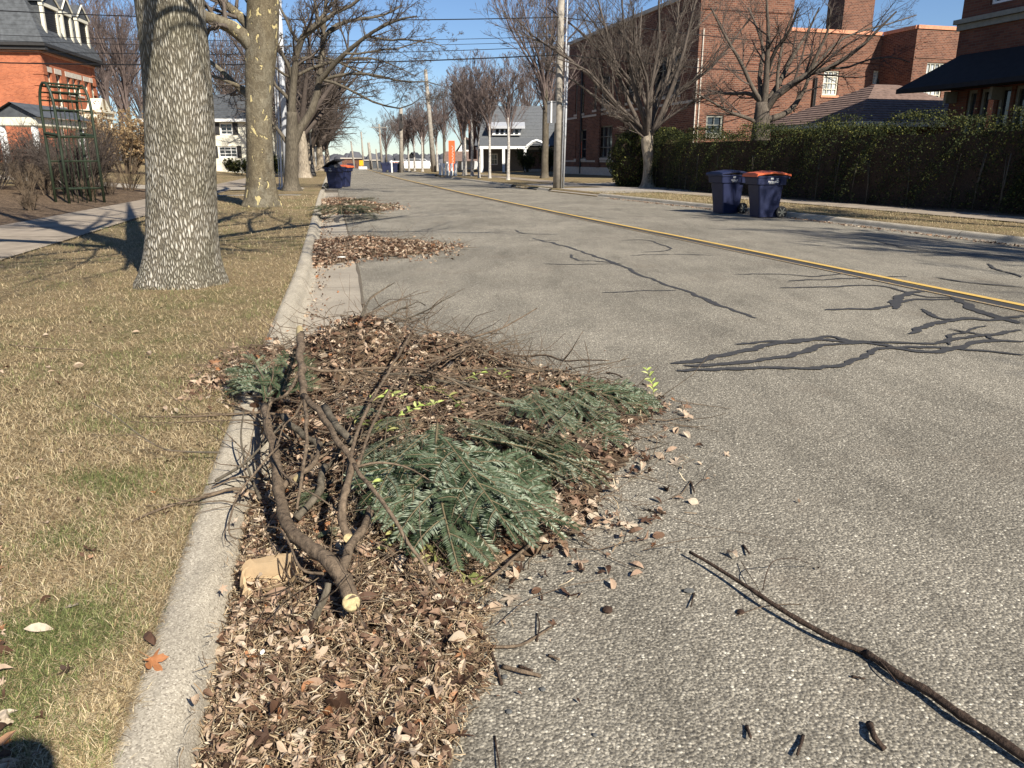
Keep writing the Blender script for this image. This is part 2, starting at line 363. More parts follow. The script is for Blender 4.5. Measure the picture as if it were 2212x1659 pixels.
def resample(pts, k):
    P = np.array([tuple(p) for p in spline(pts, 6)]); s = np.concatenate([[0], np.cumsum(np.linalg.norm(np.diff(P, axis=0), axis=1))]); t = np.linspace(0, s[-1], k)
    return np.stack([np.interp(t, s, P[:, c]) for c in range(3)], 1)
def tree(name, label, cat, loc, trunk, limbs, specs, mt, mc, seed=1, group=None, tsides=16, flare=1.5, ml=None):
    """trunk: [(pt,r)...]; limbs: [(pts, r0, r1)...] world coordinates"""
    rg = np.random.default_rng(seed); root = empty(name, loc, label, cat, group)
    tp = resample([p for p, r in trunk], 14 if len(trunk) < 6 else 26); tr = np.interp(np.linspace(0, 1, len(tp)), np.linspace(0, 1, len(trunk)), [r for p, r in trunk])
    h = tp[:, 2]-tp[0, 2]; r0 = trunk[0][1]; mb = MB(); rings = []
    hh = [0, .12*r0, .35*r0, .8*r0, 1.6*r0]
    zz = np.concatenate([tp[0, 2]+np.array(hh), tp[1:, 2]]); zz = np.unique(np.round(zz, 4))
    lob = rg.uniform(0, 6.28, 3)
    for z in zz:
        x = np.interp(z, tp[:, 2], tp[:, 0]); y = np.interp(z, tp[:, 2], tp[:, 1]); r = np.interp(z, tp[:, 2], tr); fl = (flare-1)*math.exp(-(z-tp[0, 2])/(.55*r0))
        rings.append([(x+r*(1+fl*(1+.35*math.sin(5*a+lob[0])+.2*math.sin(3*a+lob[1]))+.03*math.sin(4*a+lob[2]+z))*math.cos(a), y+r*(1+fl*(1+.35*math.sin(5*a+lob[0]))+.03*math.sin(4*a+lob[2]+z))*math.sin(a), z-(.06 if z == zz[0] else 0)) for a in [2*math.pi*j/tsides for j in range(tsides)]])
    mb.frus(rings)
    K = 9
    LP = np.stack([resample(l[0], K) for l in limbs]); LR = np.stack([np.linspace(l[1], l[2], K) for l in limbs])
    V, F_ = batch_tubes(LP, LR, 8); n0 = len(mb.v)
    if ml is None:
        mb.v += [tuple(v) for v in V]; mb.q += [tuple(n0+i for i in f_) for f_ in F_.tolist()]; mb.mq += [0]*len(F_)
    mb.build('trunk', mt, root, smooth=True)
    VV = []; FF = []; n = 0
    if ml is not None: VV.append(V); FF.append(F_); n += len(V)
    P, Rr = LP, LR
    for s_ in specs:
        s_ = dict(s_); sd = s_.pop('sides', 3); P, Rr = sprout(P, Rr, rg=rg, **s_)
        V, F_ = batch_tubes(P, Rr, sd); VV.append(V); FF.append(F_+n); n += len(V)
    me = np_mesh('crown', np.concatenate(VV), [np.concatenate(FF)], [mc], smooth=True); shift(me, loc)
    link('crown', me, root)
    return root
def copy_tree(o, loc, rz=0., sc_=1., label=None, group=None):
    c = o.copy(); COL.objects.link(c); c.location = loc; c.rotation_euler = (0, 0, rz); c.scale = (sc_,)*3 if not hasattr(sc_, '__len__') else sc_
    if label: c['label'] = label
    if group: c['group'] = group
    def rec(a, b):
        for ch in list(a.children):
            k = ch.copy(); COL.objects.link(k); k.parent = b; rec(ch, k)
    rec(o, c); return c
def inst(tv, tf, pos, rot, scl):    # template instanced by arrays into one vertex/face array
    V = np.einsum('nij,kj->nki', rot, tv)*scl[:, None, None]+pos[:, None]
    n = len(tv); F_ = [(np.arange(len(pos))*n)[:, None, None]+np.asarray(f)[None] for f in tf]
    return V.reshape(-1, 3), [f.reshape(-1, f.shape[-1]) for f in F_]
def rots(n, tilt, rg=rng, az=None):
    a = rg.uniform(0, 2*np.pi, n) if az is None else az; t = rg.normal(0, tilt, n); s = rg.normal(0, tilt, n)
    ca, sa, ct, st, cs, ss = np.cos(a), np.sin(a), np.cos(t), np.sin(t), np.cos(s), np.sin(s); o, i = np.zeros(n), np.ones(n)
    Z = np.stack([ca, -sa, o, sa, ca, o, o, o, i], 1).reshape(-1, 3, 3); X = np.stack([i, o, o, o, ct, -st, o, st, ct], 1).reshape(-1, 3, 3); Y = np.stack([cs, o, ss, o, i, o, -ss, o, cs], 1).reshape(-1, 3, 3)
    return Z @ X @ Y
def scatter(name, tmpls, pos, rot, scl, mat_, parent=None, attrs=None, kind=None, smooth=False):
    n = len(pos); which = np.arange(n) % len(tmpls); VV = []; F3 = []; F4 = []; A3 = {k: [] for k in (attrs or {'rnd': 0})}; A4 = {k: [] for k in A3}; off = 0
    if attrs is None: attrs = {'rnd': rng.uniform(0, 1, n)}
    for w_, (tv, tf) in enumerate(tmpls):
        s = which == w_; V, F_ = inst(np.asarray(tv, float), tf, pos[s], rot[s], scl[s]); VV.append(V)
        for f_, f0 in zip(F_, tf):
            tgt, ta = (F3, A3) if f_.shape[1] == 3 else (F4, A4); tgt.append(f_+off)
            for k in attrs: ta[k].append(np.repeat(attrs[k][s], len(f0)))
        off += len(V)
    fs = []; at_ = {k: [] for k in attrs}
    for F_, A in ((F4, A4), (F3, A3)):
        if F_: fs.append(np.concatenate(F_)); [at_[k].append(np.concatenate(A[k])) for k in attrs]
    me = np_mesh(name, np.concatenate(VV), fs, [mat_], {k: np.concatenate(v) for k, v in at_.items()}, smooth=smooth)
    if parent is not None: shift(me, wloc(parent))
    o = link(name, me, parent)
    if kind: o['kind'] = kind
    return o
# ------------------------------------------------------------ terrain, road, kerbs
ys = np.unique(np.concatenate([np.arange(-10, 16, .3), np.arange(16, 60, 1.5), np.arange(60, 150, 6), np.array([150, 180, 220, 280, 360, 480, 640, 900])]))
offL = np.array([-1500, -700, -300, -120, -60, -40, -30, -25, -20, -16, -13, -11, -9, -7.4, -6.8, -6, -5, -4.4, -3.8, -3.2, -2.7, -2.2, -1.8, -1.4, -1, -.7, -.45, -.2])
offR = np.array([.2, .8, 1.6, 2.4, 3.2, 4, 5, 6.5, 8, 10, 14, 18, 25, 40, 80, 200, 500, 1200])
rows = []
for y in ys:
    r = []
    for k in offL: x = lk(y)+k; r.append((x, y, gzf(x, y)+(.022*noise.noise((x*1.1, y*1.1, 0)) if -60 < k < -.3 else 0)))
    r.append((lk(y)-.15, y, -.06+float(drop(y)))); r.append((rk(y)+.15, y, -.06+float(drop(y))))
    for k in offR: x = rk(y)+k; r.append((x, y, gzf(x, y)))
    rows.append(r)
V = np.array(rows); nr, nc, _ = V.shape
i, j = np.meshgrid(np.arange(nr-1), np.arange(nc-1), indexing='ij'); a = (i*nc+j).ravel()
tag(link('ground', np_mesh('ground', V.reshape(-1, 3), [np.stack([a, a+1, a+1+nc, a+nc], 1)], ['lawn'], smooth=True)), 'patchy straw coloured winter lawn and verges on both sides of the road', kind='structure')
def ribbon(name, yy, xl, xr, z, m, kind='structure', parent=None, zf=None, cols=2):
    V = []
    for y in yy:
        a_, b_ = xl(y), xr(y)
        for c in range(cols):
            t = c/(cols-1); x = a_+(b_-a_)*t; V.append((x, y, (z if zf is None else zf(x, y)+z)+float(drop(y))*(zf is None)))
    n = len(yy); a = np.array([[r*cols+c for c in range(cols-1)] for r in range(n-1)]).ravel()
    o = link(name, np_mesh(name, V, [np.stack([a, a+1, a+1+cols, a+cols], 1)], [m]), parent)
    if kind: o['kind'] = kind
    return o
yr = np.concatenate([np.arange(-10, 60, 2), np.arange(60, 150, 5), [150, 170, 200, 240, 300, 500, 880]])
tag(ribbon('road', yr, lambda y: lk(y)+.6, lambda y: rk(y)-.0, 0, 'asphalt'), 'worn grey asphalt road running away to the left')
prof = [(.60, .003), (.30, .004), (.06, .002), (.0, .012), (-.022, .055), (-.045, .098), (-.075, .124), (-.11, .134), (-.155, .137), (-.19, .132), (-.20, .08)]
def kerb(name, fn, sgn, runs, label, pan=True):
    base = MB(); root = None
    for (a_, b_) in runs:
        y = a_
        while y < b_-.5:
            L = 3. if y < 60 else 9.
            y2 = min(y+L, b_); yy = np.linspace(y+.006, y2-.006, 4 if L < 4 else 3); V = []
            pf = prof if pan else [(.04, .002)]+prof[3:]
            for q in yy:
                for (o_, z_) in pf: V.append((fn(q)+sgn*o_, q, z_+float(drop(q))))
            k = len(pf); a = np.array([[r*k+c for c in range(k-1)] for r in range(len(yy)-1)]).ravel()
            mi = [(1 if c < (2 if pan else 0) else 0) for r in range(len(yy)-1) for c in range(k-1)]
            F_ = np.stack([a, a+k, a+1+k, a+1], 1); F_ = F_ if sgn > 0 else F_[:, ::-1]
            me = np_mesh('kerb_stone', V, [F_], ['concrete', 'gutter'], midx=mi, smooth=True)
            if root is None:
                root = ribbon(name, np.concatenate([np.arange(-9, 60, 3), np.arange(60, 140, 10)]), lambda q: fn(q)-sgn*.19, lambda q: fn(q)+sgn*(.61 if pan else .05), -.012, 'joint'); tag(root, label)
            o = link('kerb_stone', me, root); y = y2
    return root
kerb('kerb_left', lk, 1, [(-6, 36), (39.5, 118)], 'concrete kerb and gutter along the left verge')
kerb('kerb_right', rk, -1, [(-6, 32), (37.6, 39.2), (43.5, 66), (72, 120)], 'concrete kerb along the far right side of the road', pan=False)
ribbon('gutter_joint', np.arange(-6, 60, .5), lambda y: lk(y)+.59+.008*math.sin(y*7), lambda y: lk(y)+.622+.022*noise.noise((y*3, 0, 0)), .0075, 'joint')
# pavements made of slabs
def pavement(name, fn, w_, y0, y1, step, label, runs_gap=()):
    root = ribbon(name, np.arange(y0, y1+.1, 2), lambda y: fn(y), lambda y: fn(y)+w_(y), .004, 'joint', zf=gz, cols=3); tag(root, label)
    y = y0
    while y < min(y1, 75):
        yy = [y+.012, y+step/2, y+step-.012]
        V = []
        for q in yy:
            for c in range(2): x = fn(q)+(.005 if c == 0 else w_(q)-.005); V.append((x, q, gzf(x, q)+.022+.004*math.sin(y*3)))
        link('slab', np_mesh('slab', V, [[(0, 1, 3, 2), (2, 3, 5, 4)]], ['slab']), root); y += step
    return root
pavement('pavement_left', lambda y: lk(y)-4.25-np.interp(y, [5, 11, 18, 30], [3.2, 2.7, 2.2, 1.8]), lambda y: np.interp(y, [5, 11, 18, 30], [3.2, 2.7, 2.2, 1.8]), 3, 75, 1.8, 'concrete pavement across the left verge, dappled with branch shadows')
pavement('pavement_right', lambda y: rk(y)+2.95, lambda y: 1.55, 6, 75, 1.6, 'narrow concrete pavement in front of the tall hedge')
def sheet(name, quad, z, m, label=None, n=8):
    V = []; A, B, C_, D = [Vector((*q, 0)) for q in quad]
    for i in range(n+1):
        for j in range(n+1):
            p = A.lerp(B, i/n).lerp(D.lerp(C_, i/n), j/n); r = max(lk(p.y)-p.x, p.x-rk(p.y)); zz = gzf(p.x, p.y) if r > .9 else (.015+.11*max(0, min(1, r/.9)))
            V.append((p.x, p.y, zz+z))
    i, j = np.meshgrid(np.arange(n), np.arange(n), indexing='ij'); a = (i*(n+1)+j).ravel()
    return tag(link(name, np_mesh(name, V, [np.stack([a, a+n+1, a+n+2, a+1], 1)], [m])), label, kind='structure')
sheet('driveway_left', [(lk(36)-.02, 36), (lk(39.5)-.02, 39.5), (lk(39.5)-22, 36.5), (lk(36)-22, 33)], .03, 'gutter', 'concrete driveway crossing the left verge', 14)
sheet('driveway_right', [(rk(32)+.02, 32), (rk(37.6)+.02, 37.6), (rk(37.6)+9, 40), (rk(32)+8.5, 34.5)], .03, 'gravel_drive', 'gravelly driveway beside the utility pole on the right', 12)
sheet('driveway_far_right', [(rk(39.2)+.02, 39.2), (rk(43.5)+.02, 43.5), (rk(43.5)+14, 49), (rk(39.2)+14, 44.5)], .034, 'gutter', 'pale concrete driveway beyond the utility pole', 12)
sheet('front_walk', [(lk(30.6)-.2, 30.6), (lk(31.5)-.2, 31.5), (lk(31.5)-4.3, 30.6), (lk(30.6)-4.3, 29.7)], .012, 'gutter', 'thin concrete walk across the left verge')
ribbon('planting_bed', np.arange(6, 40, 1.5), lambda y: lk(y)-4.3-np.interp(y, [5, 11, 18, 30], [3.2, 2.7, 2.2, 1.8])-5.5-1.2*math.sin(y*.3), lambda y: lk(y)-4.25-np.interp(y, [5, 11, 18, 30], [3.2, 2.7, 2.2, 1.8]), .02, 'mulch', zf=gz, cols=5)
tag(bpy.data.objects['planting_bed'], 'brown mulch bed beyond the left pavement')
ribbon('hedge_bed', np.arange(8, 44, 2), lambda y: rk(y)+4.6, lambda y: rk(y)+7.4, .012, 'mulch', zf=gz, cols=3)
# centre line and tar
yc = np.concatenate([np.arange(0, 60, 1.), np.arange(60, 145, 5)])
tag(ribbon('centre_line', yc, lambda y: cl(y)-.02, lambda y: cl(y)+.085, .009, 'yellow'), 'solid yellow centre line')
tag(ribbon('worn_centre_line', yc, lambda y: cl(y)-.29, lambda y: cl(y)-.235, .009, 'yellow_worn'), 'worn inner yellow line broken up by tar')
ribbon('centre_tar', np.arange(0, 100, .35), lambda y: cl(y)-.2-.05*noise.noise((y*.9, 3, 0))-.05*(y < 14), lambda y: cl(y)-.055+.05*noise.noise((y*.7, 9, 0)), .005, 'tar')['label'] = 'dark tar strip between the yellow lines'
def crack(pts, wd, nm='tar_seal'):
    P = [Vector((*g(u, v), 0)) for u, v in pts]; P = spline(P, 16); V = []; n = len(P); sd = random.random()*50
    for k, p in enumerate(P):
        d = (P[min(k+1, n-1)]-P[max(k-1, 0)]).normalized(); nn = Vector((-d.y, d.x, 0)); ww = wd*(.85+.35*noise.noise((p.x*3+sd, p.y*3, 0)))*(1+.5*noise.noise((p.x*16+sd, p.y*16, 2)))*min(1, .45+min(k, n-1-k)*.12)/2*.86
        p = p+nn*(noise.noise((p.x*4, p.y*4, sd))*.06+noise.noise((p.x*15, p.y*15, sd))*.022)
        V += [p+nn*ww, p-nn*ww]
    return V
tar = MB()
cracks = [([(1150,515),(1200,527),(1260,545),(1330,570),(1400,600),(1480,628),(1560,660),(1630,688)],.085), ([(1235,550),(1245,562),(1290,565),(1340,572)],.07), ([(1300,632),(1380,630),(1460,627)],.05),
 ([(1175,570),(1260,572),(1350,568)],.05), ([(1130,520),(1230,519),(1300,518)],.05), ([(1340,520),(1400,520),(1450,540),(1380,545)],.06), ([(1360,552),(1440,550),(1540,552)],.05), ([(1110,497),(1135,505),(1210,506)],.06),
 ([(1585,594),(1680,592),(1760,597),(1860,588)],.05), ([(1700,607),(1770,604),(1860,602),(1960,598)],.06), ([(1685,622),(1790,620),(1900,618),(1990,640),(2060,645)],.07), ([(1785,671),(1840,668),(1900,668),(1960,650),(2080,648)],.09),
 ([(1930,668),(1940,645),(2010,625)],.12), ([(1990,668),(2030,690),(2070,690)],.07), ([(2060,640),(2090,660),(2140,682),(2200,700)],.13), ([(1455,788),(1530,775),(1620,757),(1720,735),(1800,738),(1900,745),(2010,760),(2120,740),(2212,738)],.10),
 ([(1460,800),(1560,798),(1680,798),(1760,796),(1830,788),(1870,765),(1910,752),(2000,752),(2100,757),(2212,768)],.085), ([(1480,792),(1600,785),(1700,770),(1790,748),(1860,742)],.085), ([(1590,745),(1660,738),(1720,742),(1780,728),(1850,738),(2000,742),(2100,728),(2212,715)],.08),
 ([(1960,722),(2020,700),(2090,690),(2150,692),(2212,682)],.10), ([(2050,712),(2110,722),(2150,735)],.06), ([(2040,745),(2060,725),(2130,705)],.05),
 ([(2020,600),(2100,612),(2212,622)],.06), ([(1890,520),(1960,538),(2060,548),(2150,552),(2212,560)],.06), ([(2130,570),(2160,585),(2212,600)],.06), ([(1700,500),(1790,515),(1880,520),(1960,535)],.05), ([(1180,459),(1260,466),(1330,473),(1390,475)],.05)]
for (p, wd) in cracks:
    V = crack(p, wd*(1.05 if p[0][1] > 560 else .9)); n0 = len(tar.v)
    tci = globals().get('tci', 0)+1; tar.v += [(a.x, a.y, .0042+.00022*tci) for a in V]
    for k in range(len(V)//2-1): tar.face([n0+2*k, n0+2*k+1, n0+2*k+3, n0+2*k+2])
o = tar.build('tar_seals', 'tar'); tag(o, 'dark branching tar seals over cracks in the asphalt', kind='structure')

# ------------------------------------------------------------ buildings
class Wall:     # vertical plane: origin, unit direction, outward normal on the camera's side
    def __init__(s, p0, p1, out=None):
        s.p = Vector((p0[0], p0[1], 0)); d = Vector((p1[0]-p0[0], p1[1]-p0[1], 0)); s.L = d.length; s.d = d.normalized()
        n = Vector((s.d.y, -s.d.x, 0)); s.n = n if n.dot(Vector((0, 0, 0))-s.p) > 0 else -n
        if out is not None: s.n = Vector(out).normalized()
        s.rz = math.atan2(s.d.y, s.d.x)
    def hit(s, u, v):
        a, b, c_ = ray(u, v); r = Vector((a, b, 0)); t = s.p.dot(s.n)/r.dot(s.n); q = r*t-s.p
        return q.dot(s.d), CH+c_*t
    def at(s, a, z, o=0.): q = s.p+s.d*a+s.n*o; return (q.x, q.y, z)
    def rect(s, u0, v0, u1, v1):
        um = (u0+u1)/2; a0 = s.hit(u0, (v0+v1)/2)[0]; a1 = s.hit(u1, (v0+v1)/2)[0]; z1 = s.hit(um, v0)[1]; z0 = s.hit(um, v1)[1]
        return (min(a0, a1), max(a0, a1), z0, z1)
    def box(s, mb, a0, a1, z0, z1, o0, o1):
        q = s.at((a0+a1)/2, (z0+z1)/2, (o0+o1)/2); mb.box(q, (a1-a0, abs(o1-o0), z1-z0), s.rz); return mb
    def panel(s, name, z0, z1, holes, m, parent, th=.22, a0=0., a1=None):
        a1 = s.L if a1 is None else a1; A = sorted({a0, a1, *[h[0] for h in holes], *[h[1] for h in holes]}); Z = sorted({z0, z1, *[h[2] for h in holes], *[h[3] for h in holes]})
        mb = MB()
        for i in range(len(A)-1):
            for j in range(len(Z)-1):
                ca, cz = (A[i]+A[i+1])/2, (Z[j]+Z[j+1])/2
                if any(h[0] < ca < h[1] and h[2] < cz < h[3] for h in holes): continue
                mb.poly([s.at(A[i], Z[j]), s.at(A[i+1], Z[j]), s.at(A[i+1], Z[j+1]), s.at(A[i], Z[j+1])])
        for h in holes:
            for (p, q) in (((h[0], h[2]), (h[1], h[2])), ((h[1], h[2]), (h[1], h[3])), ((h[1], h[3]), (h[0], h[3])), ((h[0], h[3]), (h[0], h[2]))):
                mb.poly([s.at(*p), s.at(*q), s.at(*q, -th), s.at(*p, -th)])
        return mb.build(name, m, parent)
    def window(s, parent, r, m='window_frame', glass='glass', cols=1, rows_=2, fw=.09, inset=.12, sill=None, name='window', lintel=None):
        a0, a1, z0, z1 = r; mb = MB(); o0, o1 = -inset-.06, -inset+.03
        for q in ((a0, a0+fw, z0, z1), (a1-fw, a1, z0, z1), (a0+fw, a1-fw, z1-fw, z1), (a0+fw, a1-fw, z0, z0+fw)): s.box(mb, *q, o0, o1)
        for k in range(1, cols): x = a0+(a1-a0)*k/cols; s.box(mb, x-.02, x+.02, z0+fw, z1-fw, o0, o1-.012)
        for k in range(1, rows_): z = z0+(z1-z0)*k/rows_; s.box(mb, a0+fw, a1-fw, z-.025, z+.025, o0+.01, o1-.022)
        f = mb.build(name, m, parent); mb = MB(); s.box(mb, a0+fw*.5, a1-fw*.5, z0+fw*.5, z1-fw*.5, o0-.03, o0-.01); mb.build('pane', glass, f)
        if sill: mb = MB(); s.box(mb, a0-.12, a1+.12, z0-.16, z0-.002, -.05, .08); mb.build('sill', sill, parent)
        if lintel: mb = MB(); s.box(mb, a0-.15, a1+.15, z1+.002, z1+.38, -.03, .035); mb.build('lintel', lintel, parent)
        return f
e1 = Vector((.963, .27, 0)); e2 = Vector((-.27, .963, 0))
def V2(o, a, b): q = Vector((o[0], o[1], 0))+e1*a+e2*b; return (q.x, q.y)
# --- brick school building
C0 = g(1497, 290, 3.3); s_ = 49/C0[1]; C0 = (C0[0]*s_, 49.)
school = empty('brick_building', (C0[0], C0[1], 0), 'large brown brick building with flat parapets and a wide chimney behind the hedge', 'building')
HS = 10.75
W1 = Wall(V2(C0, 0, 24), V2(C0, 0, 0)); W2 = Wall(V2(C0, 0, 0), V2(C0, 6.2, 0))
holes = []
for u0, v0, u1, v1, c in ((1243,280,1266,343,2), (1290,272,1322,341,3), (1515-160,270,1385,340,3)): holes.append((W1.rect(u0, v0, u1, v1), c))
for u0, v0, u1, v1, c in ((1243,180,1262,246,2), (1283,165,1316,235,3), (1338,150,1378,222,4), (1415,120,1470,208,4)): holes.append((W1.rect(u0, v0, u1, v1), c))
W1.panel('wall', -.5, HS, [h for h, c in holes], 'brick_school', school)
for h, c in holes: W1.window(school, h, cols=c, rows_=3, sill='stone', glass='glass')
mb = MB(); W1.box(mb, -.02, W1.L-.0, 0, .85, .0, .07); mb.build('plinth', 'stone', school)
mb = MB(); W1.box(mb, 0, W1.L-.004, 1.25, 1.38, .0, .05); W1.box(mb, 0, W1.L-.004, 4.75, 4.9, 0, .05); mb.build('string_course', 'stone', school)
for a_ in (4.4, 8.8, 13.4, 18.2): mb = MB(); W1.box(mb, a_-.35, a_+.35, .86, HS-.3, .0, .16); mb.build('pilaster', 'brick_school', school)
for a_ in (4.9, 18.8): mb = MB(); W1.box(mb, a_-.06, a_+.06, .3, HS-.4, .02, .14); mb.build('downspout', 'dark_trim', school)
h = W2.rect(1525, 248, 1562, 292); W2.panel('wall', -.5, HS, [h], 'brick_school', school); W2.window(school, h, cols=2, rows_=2, fw=.14, sill='stone')
for u_ in (1503, 1511): a_ = W2.hit(u_, 200)[0]; mb = MB(); W2.box(mb, a_-.03, a_+.03, .5, 8.8 if u_ > 1505 else 7.2, .02, .08); mb.build('conduit', 'stone', school)
W3 = Wall(V2(C0, 6.2, 0), V2(C0, 6.2, 8)); W3.n = e1.copy(); W3.panel('wall', -.5, HS, [], 'brick_school', school)
W4 = Wall(V2(C0, 6.2, 8), V2(C0, 19.4, 8)); HB = HS-.5
wl = [W4.rect(1778, 152, 1811, 206), W4.rect(1886, 153, 1916, 182), W4.rect(1600, 190, 1640, 240)]
wl = [h for h in wl if h[0] > .1]
W4.panel('wall', -.5, HB, wl, 'brick_school', school)
for h in wl: W4.window(school, h, m='cream', glass='glass_blind', cols=3, rows_=4, fw=.1, sill='terracotta')
for u_ in (1913-20, 1757, 1713+45): a_ = W4.hit(u_, 200)[0]; mb = MB(); W4.box(mb, a_-.09, a_+.09, .5, 7.2, .02, .2); mb.build('downspout', 'dark_trim', school)
W5 = Wall(V2(C0, 19.4, 8), V2(C0, 19.4, 4.6)); W5.n = -e1; W5.panel('wall', -.5, HB, [], 'brick_school', school)
W6 = Wall(V2(C0, 19.4, 4.6), V2(C0, 34, 4.6)); wl = [W6.rect(1999, 135, 2038, 200)]
wl = [(wl[0][0], wl[0][1], wl[0][2]-1.6, wl[0][3])]
W6.panel('wall', -.5, HB, wl, 'brick_school', school)
for h in wl: W6.window(school, h, m='cream', glass='glass_blind', cols=4, rows_=5, sill='terracotta')
def coping(Wl, z, m='terracotta', w_=.34, ex=.0):
    mb = MB(); Wl.box(mb, -ex, Wl.L+ex, z+.003, z+.24, -w_, .09); mb.build('coping', m, school)
coping(W1, HS, 'stone', .34, -.1); coping(W2, HS); coping(W3, HS, ex=-.1); coping(W4, HB, ex=-.1); coping(W5, HB, ex=-.1); coping(W6, HB)
for Wl, z in ((W2, HS-.9), (W4, HB-1.9), (W6, HB-1.9)): mb = MB(); Wl.box(mb, .1, Wl.L-.1, z, z+.12, 0, .05); mb.build('string_course', 'brick_school', school)
mb = MB()
for q, z in (([(0, 0), (6.2, 0), (6.2, 24), (0, 24)], HS-.5), ([(6.2, 8), (19.4, 8), (19.4, 24), (6.2, 24)], HB-.5), ([(19.4, 4.6), (34, 4.6), (34, 24), (19.4, 24)], HB-.5)):
    mb.poly([(*V2(C0, a, b), z) for a, b in q])
    mb.poly([(*V2(C0, a, b), zz) for (a, b), zz in zip((q[3], q[2], q[2], q[3]), (-.5, -.5, z+.5, z+.5))])
mb.poly([(*V2(C0, 34, b), z) for b, z in ((4.6, -.5), (24, -.5), (24, HB), (4.6, HB))])
mb.build('roof', 'slate', school)
Wc = Wall(V2(C0, 14.6, 11), V2(C0, 18, 11)); a0 = Wc.hit(1821, 40)[0]; a1 = Wc.hit(1886, 40)[0]
mb = MB(); cc = V2(C0, 14.6+(a0+a1)/2, 12); mb.box((cc[0], cc[1], 13), (a1-a0, 2, 7), W4.rz); mb.build('chimney', 'brick_school', school)
# --- hip-roofed garage
G0 = (14.2, 33.2); gar = empty('garage', (G0[0], G0[1], 0), 'low brick garage with a brown hipped shingle roof behind the hedge', 'garage')
c = [V2(G0, 0, 0), V2(G0, 7.4, 0), V2(G0, 7.4, 6.2), V2(G0, 0, 6.2)]
Wg1 = Wall(c[3], c[0]); Wg2 = Wall(c[0], c[1]); zE = 3.05
for Wl in (Wg1, Wg2, Wall(c[1], c[2]), Wall(c[2], c[3])): Wl.panel('wall', 0, zE, [], 'brick_school', gar)
zR = at(1899, 182, 37)[2]; o_ = .55; ev = [V2(G0, -o_, -o_), V2(G0, 7.4+o_, -o_), V2(G0, 7.4+o_, 6.2+o_), V2(G0, -o_, 6.2+o_)]; rg_ = [V2(G0, 3.1, 3.1), V2(G0, 4.3, 3.1)]
rf = MB()
courses = 16
def lerp3(a, b, t): return tuple(a[i]+(b[i]-a[i])*t for i in range(3))
for (A, B, Cc, D) in ((ev[0], ev[1], rg_[1], rg_[0]), (ev[1], ev[2], rg_[1], rg_[1]), (ev[2], ev[3], rg_[0], rg_[1]), (ev[3], ev[0], rg_[0], rg_[0])):
    A, B = (*A, zE-.12), (*B, zE-.12); Cc, D = (*Cc, zR), (*D, zR)
    for k in range(courses):
        t0, t1 = k/courses, (k+1)/courses; p0, p1, p2, p3 = lerp3(A, D, t0), lerp3(B, Cc, t0), lerp3(B, Cc, t1), lerp3(A, D, t1); lift = Vector((0, 0, .03))
        rf.poly([tuple(Vector(p0)+lift), tuple(Vector(p1)+lift), p2, p3]); rf.poly([p0, p1, tuple(Vector(p1)+lift), tuple(Vector(p0)+lift)])
rf.build('roof', 'brown_shingle', gar)
mb = MB(); n_ = [(*p, zE-.12) for p in ev]; m_ = [(*p, zE-.3) for p in ev]
for k in range(4): mb.poly([m_[k], m_[(k+1) % 4], n_[(k+1) % 4], n_[k]])
mb.poly(m_); mb.build('fascia', 'cream', gar)
# --- dark house at the right edge of the frame
H0 = g(2071, 81, 5.55); rh = empty('brick_house', (H0[0], H0[1], 0), 'shaded dark brick house with a black porch roof at the right edge', 'house')
D0 = V2(H0, 0, -14); Wr = Wall(D0, H0); Wr2 = Wall(H0, V2(H0, 9, 0), out=tuple(e2))
rects = [Wr.rect(2135, 10, 2180, 52), (Wr.rect(2135, 10, 2180, 52)[0]-3.4, Wr.rect(2135, 10, 2180, 52)[0]-2., 0, 0)]
r0 = rects[0]; r0 = (r0[1]-1.6, r0[1], 6.4, 7.6); r1 = (r0[0]-3.2, r0[0]-1.8, 6.4, 7.6)
low = [Wr.rect(2089, 172, 2110, 243), Wr.rect(2117, 176, 2149, 240), Wr.rect(2154, 172, 2184, 238), Wr.rect(2189, 168, 2222, 236)]
low = [(a, b, 1.75, 3.75) for a, b, _, _ in low]; low = sorted(low)
for i in range(len(low)-1):
    if low[i][1] > low[i+1][0]-.12: low[i] = (low[i][0], low[i+1][0]-.12, 1.75, 3.75)
Wr.panel('wall', 0, 8., [r0, r1]+low, 'brick_dark', rh); Wr2.panel('wall', 0, 8., [], 'brick_dark', rh)
Wr.window(rh, r0, m='white_paint', cols=2); Wr.window(rh, r1, m='white_paint', cols=2)
for h in low: Wr.window(rh, h, m='window_frame', cols=1, rows_=1, fw=.1)
mb = MB(); Wr.box(mb, 0, Wr.L+.12, 5.95, 6.1, 0, .22); Wr.box(mb, 0, Wr.L+.06, 5.75, 5.94, 0, .1); mb.build('string_course', 'window_frame', rh)
mb = MB()
L = Wr.L; A = Wr.at(0, 4.95, .02); B = Wr.at(L-.2, 4.95, .02); Cc = Wr.at(L+1.2, 3.9, 1.3); D = Wr.at(0, 3.9, 1.3)
mb.poly([A, B, Cc, D]); mb.poly([D, Cc, Wr.at(L+1.2, 3.75, 1.3), Wr.at(0, 3.75, 1.3)]); mb.poly([B, Wr.at(L+.6, 4.2, -1.2), Cc]); mb.poly([Wr.at(0, 3.8, 0), Wr.at(L, 3.8, 0), Wr.at(L+1.2, 3.75, 1.3), Wr.at(0, 3.75, 1.3)])
mb.poly([Cc, Wr.at(L+.6, 4.2, -1.2), Wr.at(L+.6, 4.0, -1.2), Wr.at(L+1.2, 3.75, 1.3)])
mb.build('porch_roof', 'black_roof', rh)
for k in range(5): a_ = L-.3-k*1.9; mb = MB(); Wr.box(mb, a_-.06, a_+.06, 3.35, 3.74, .03, .5); mb.build('bracket', 'window_frame', rh)
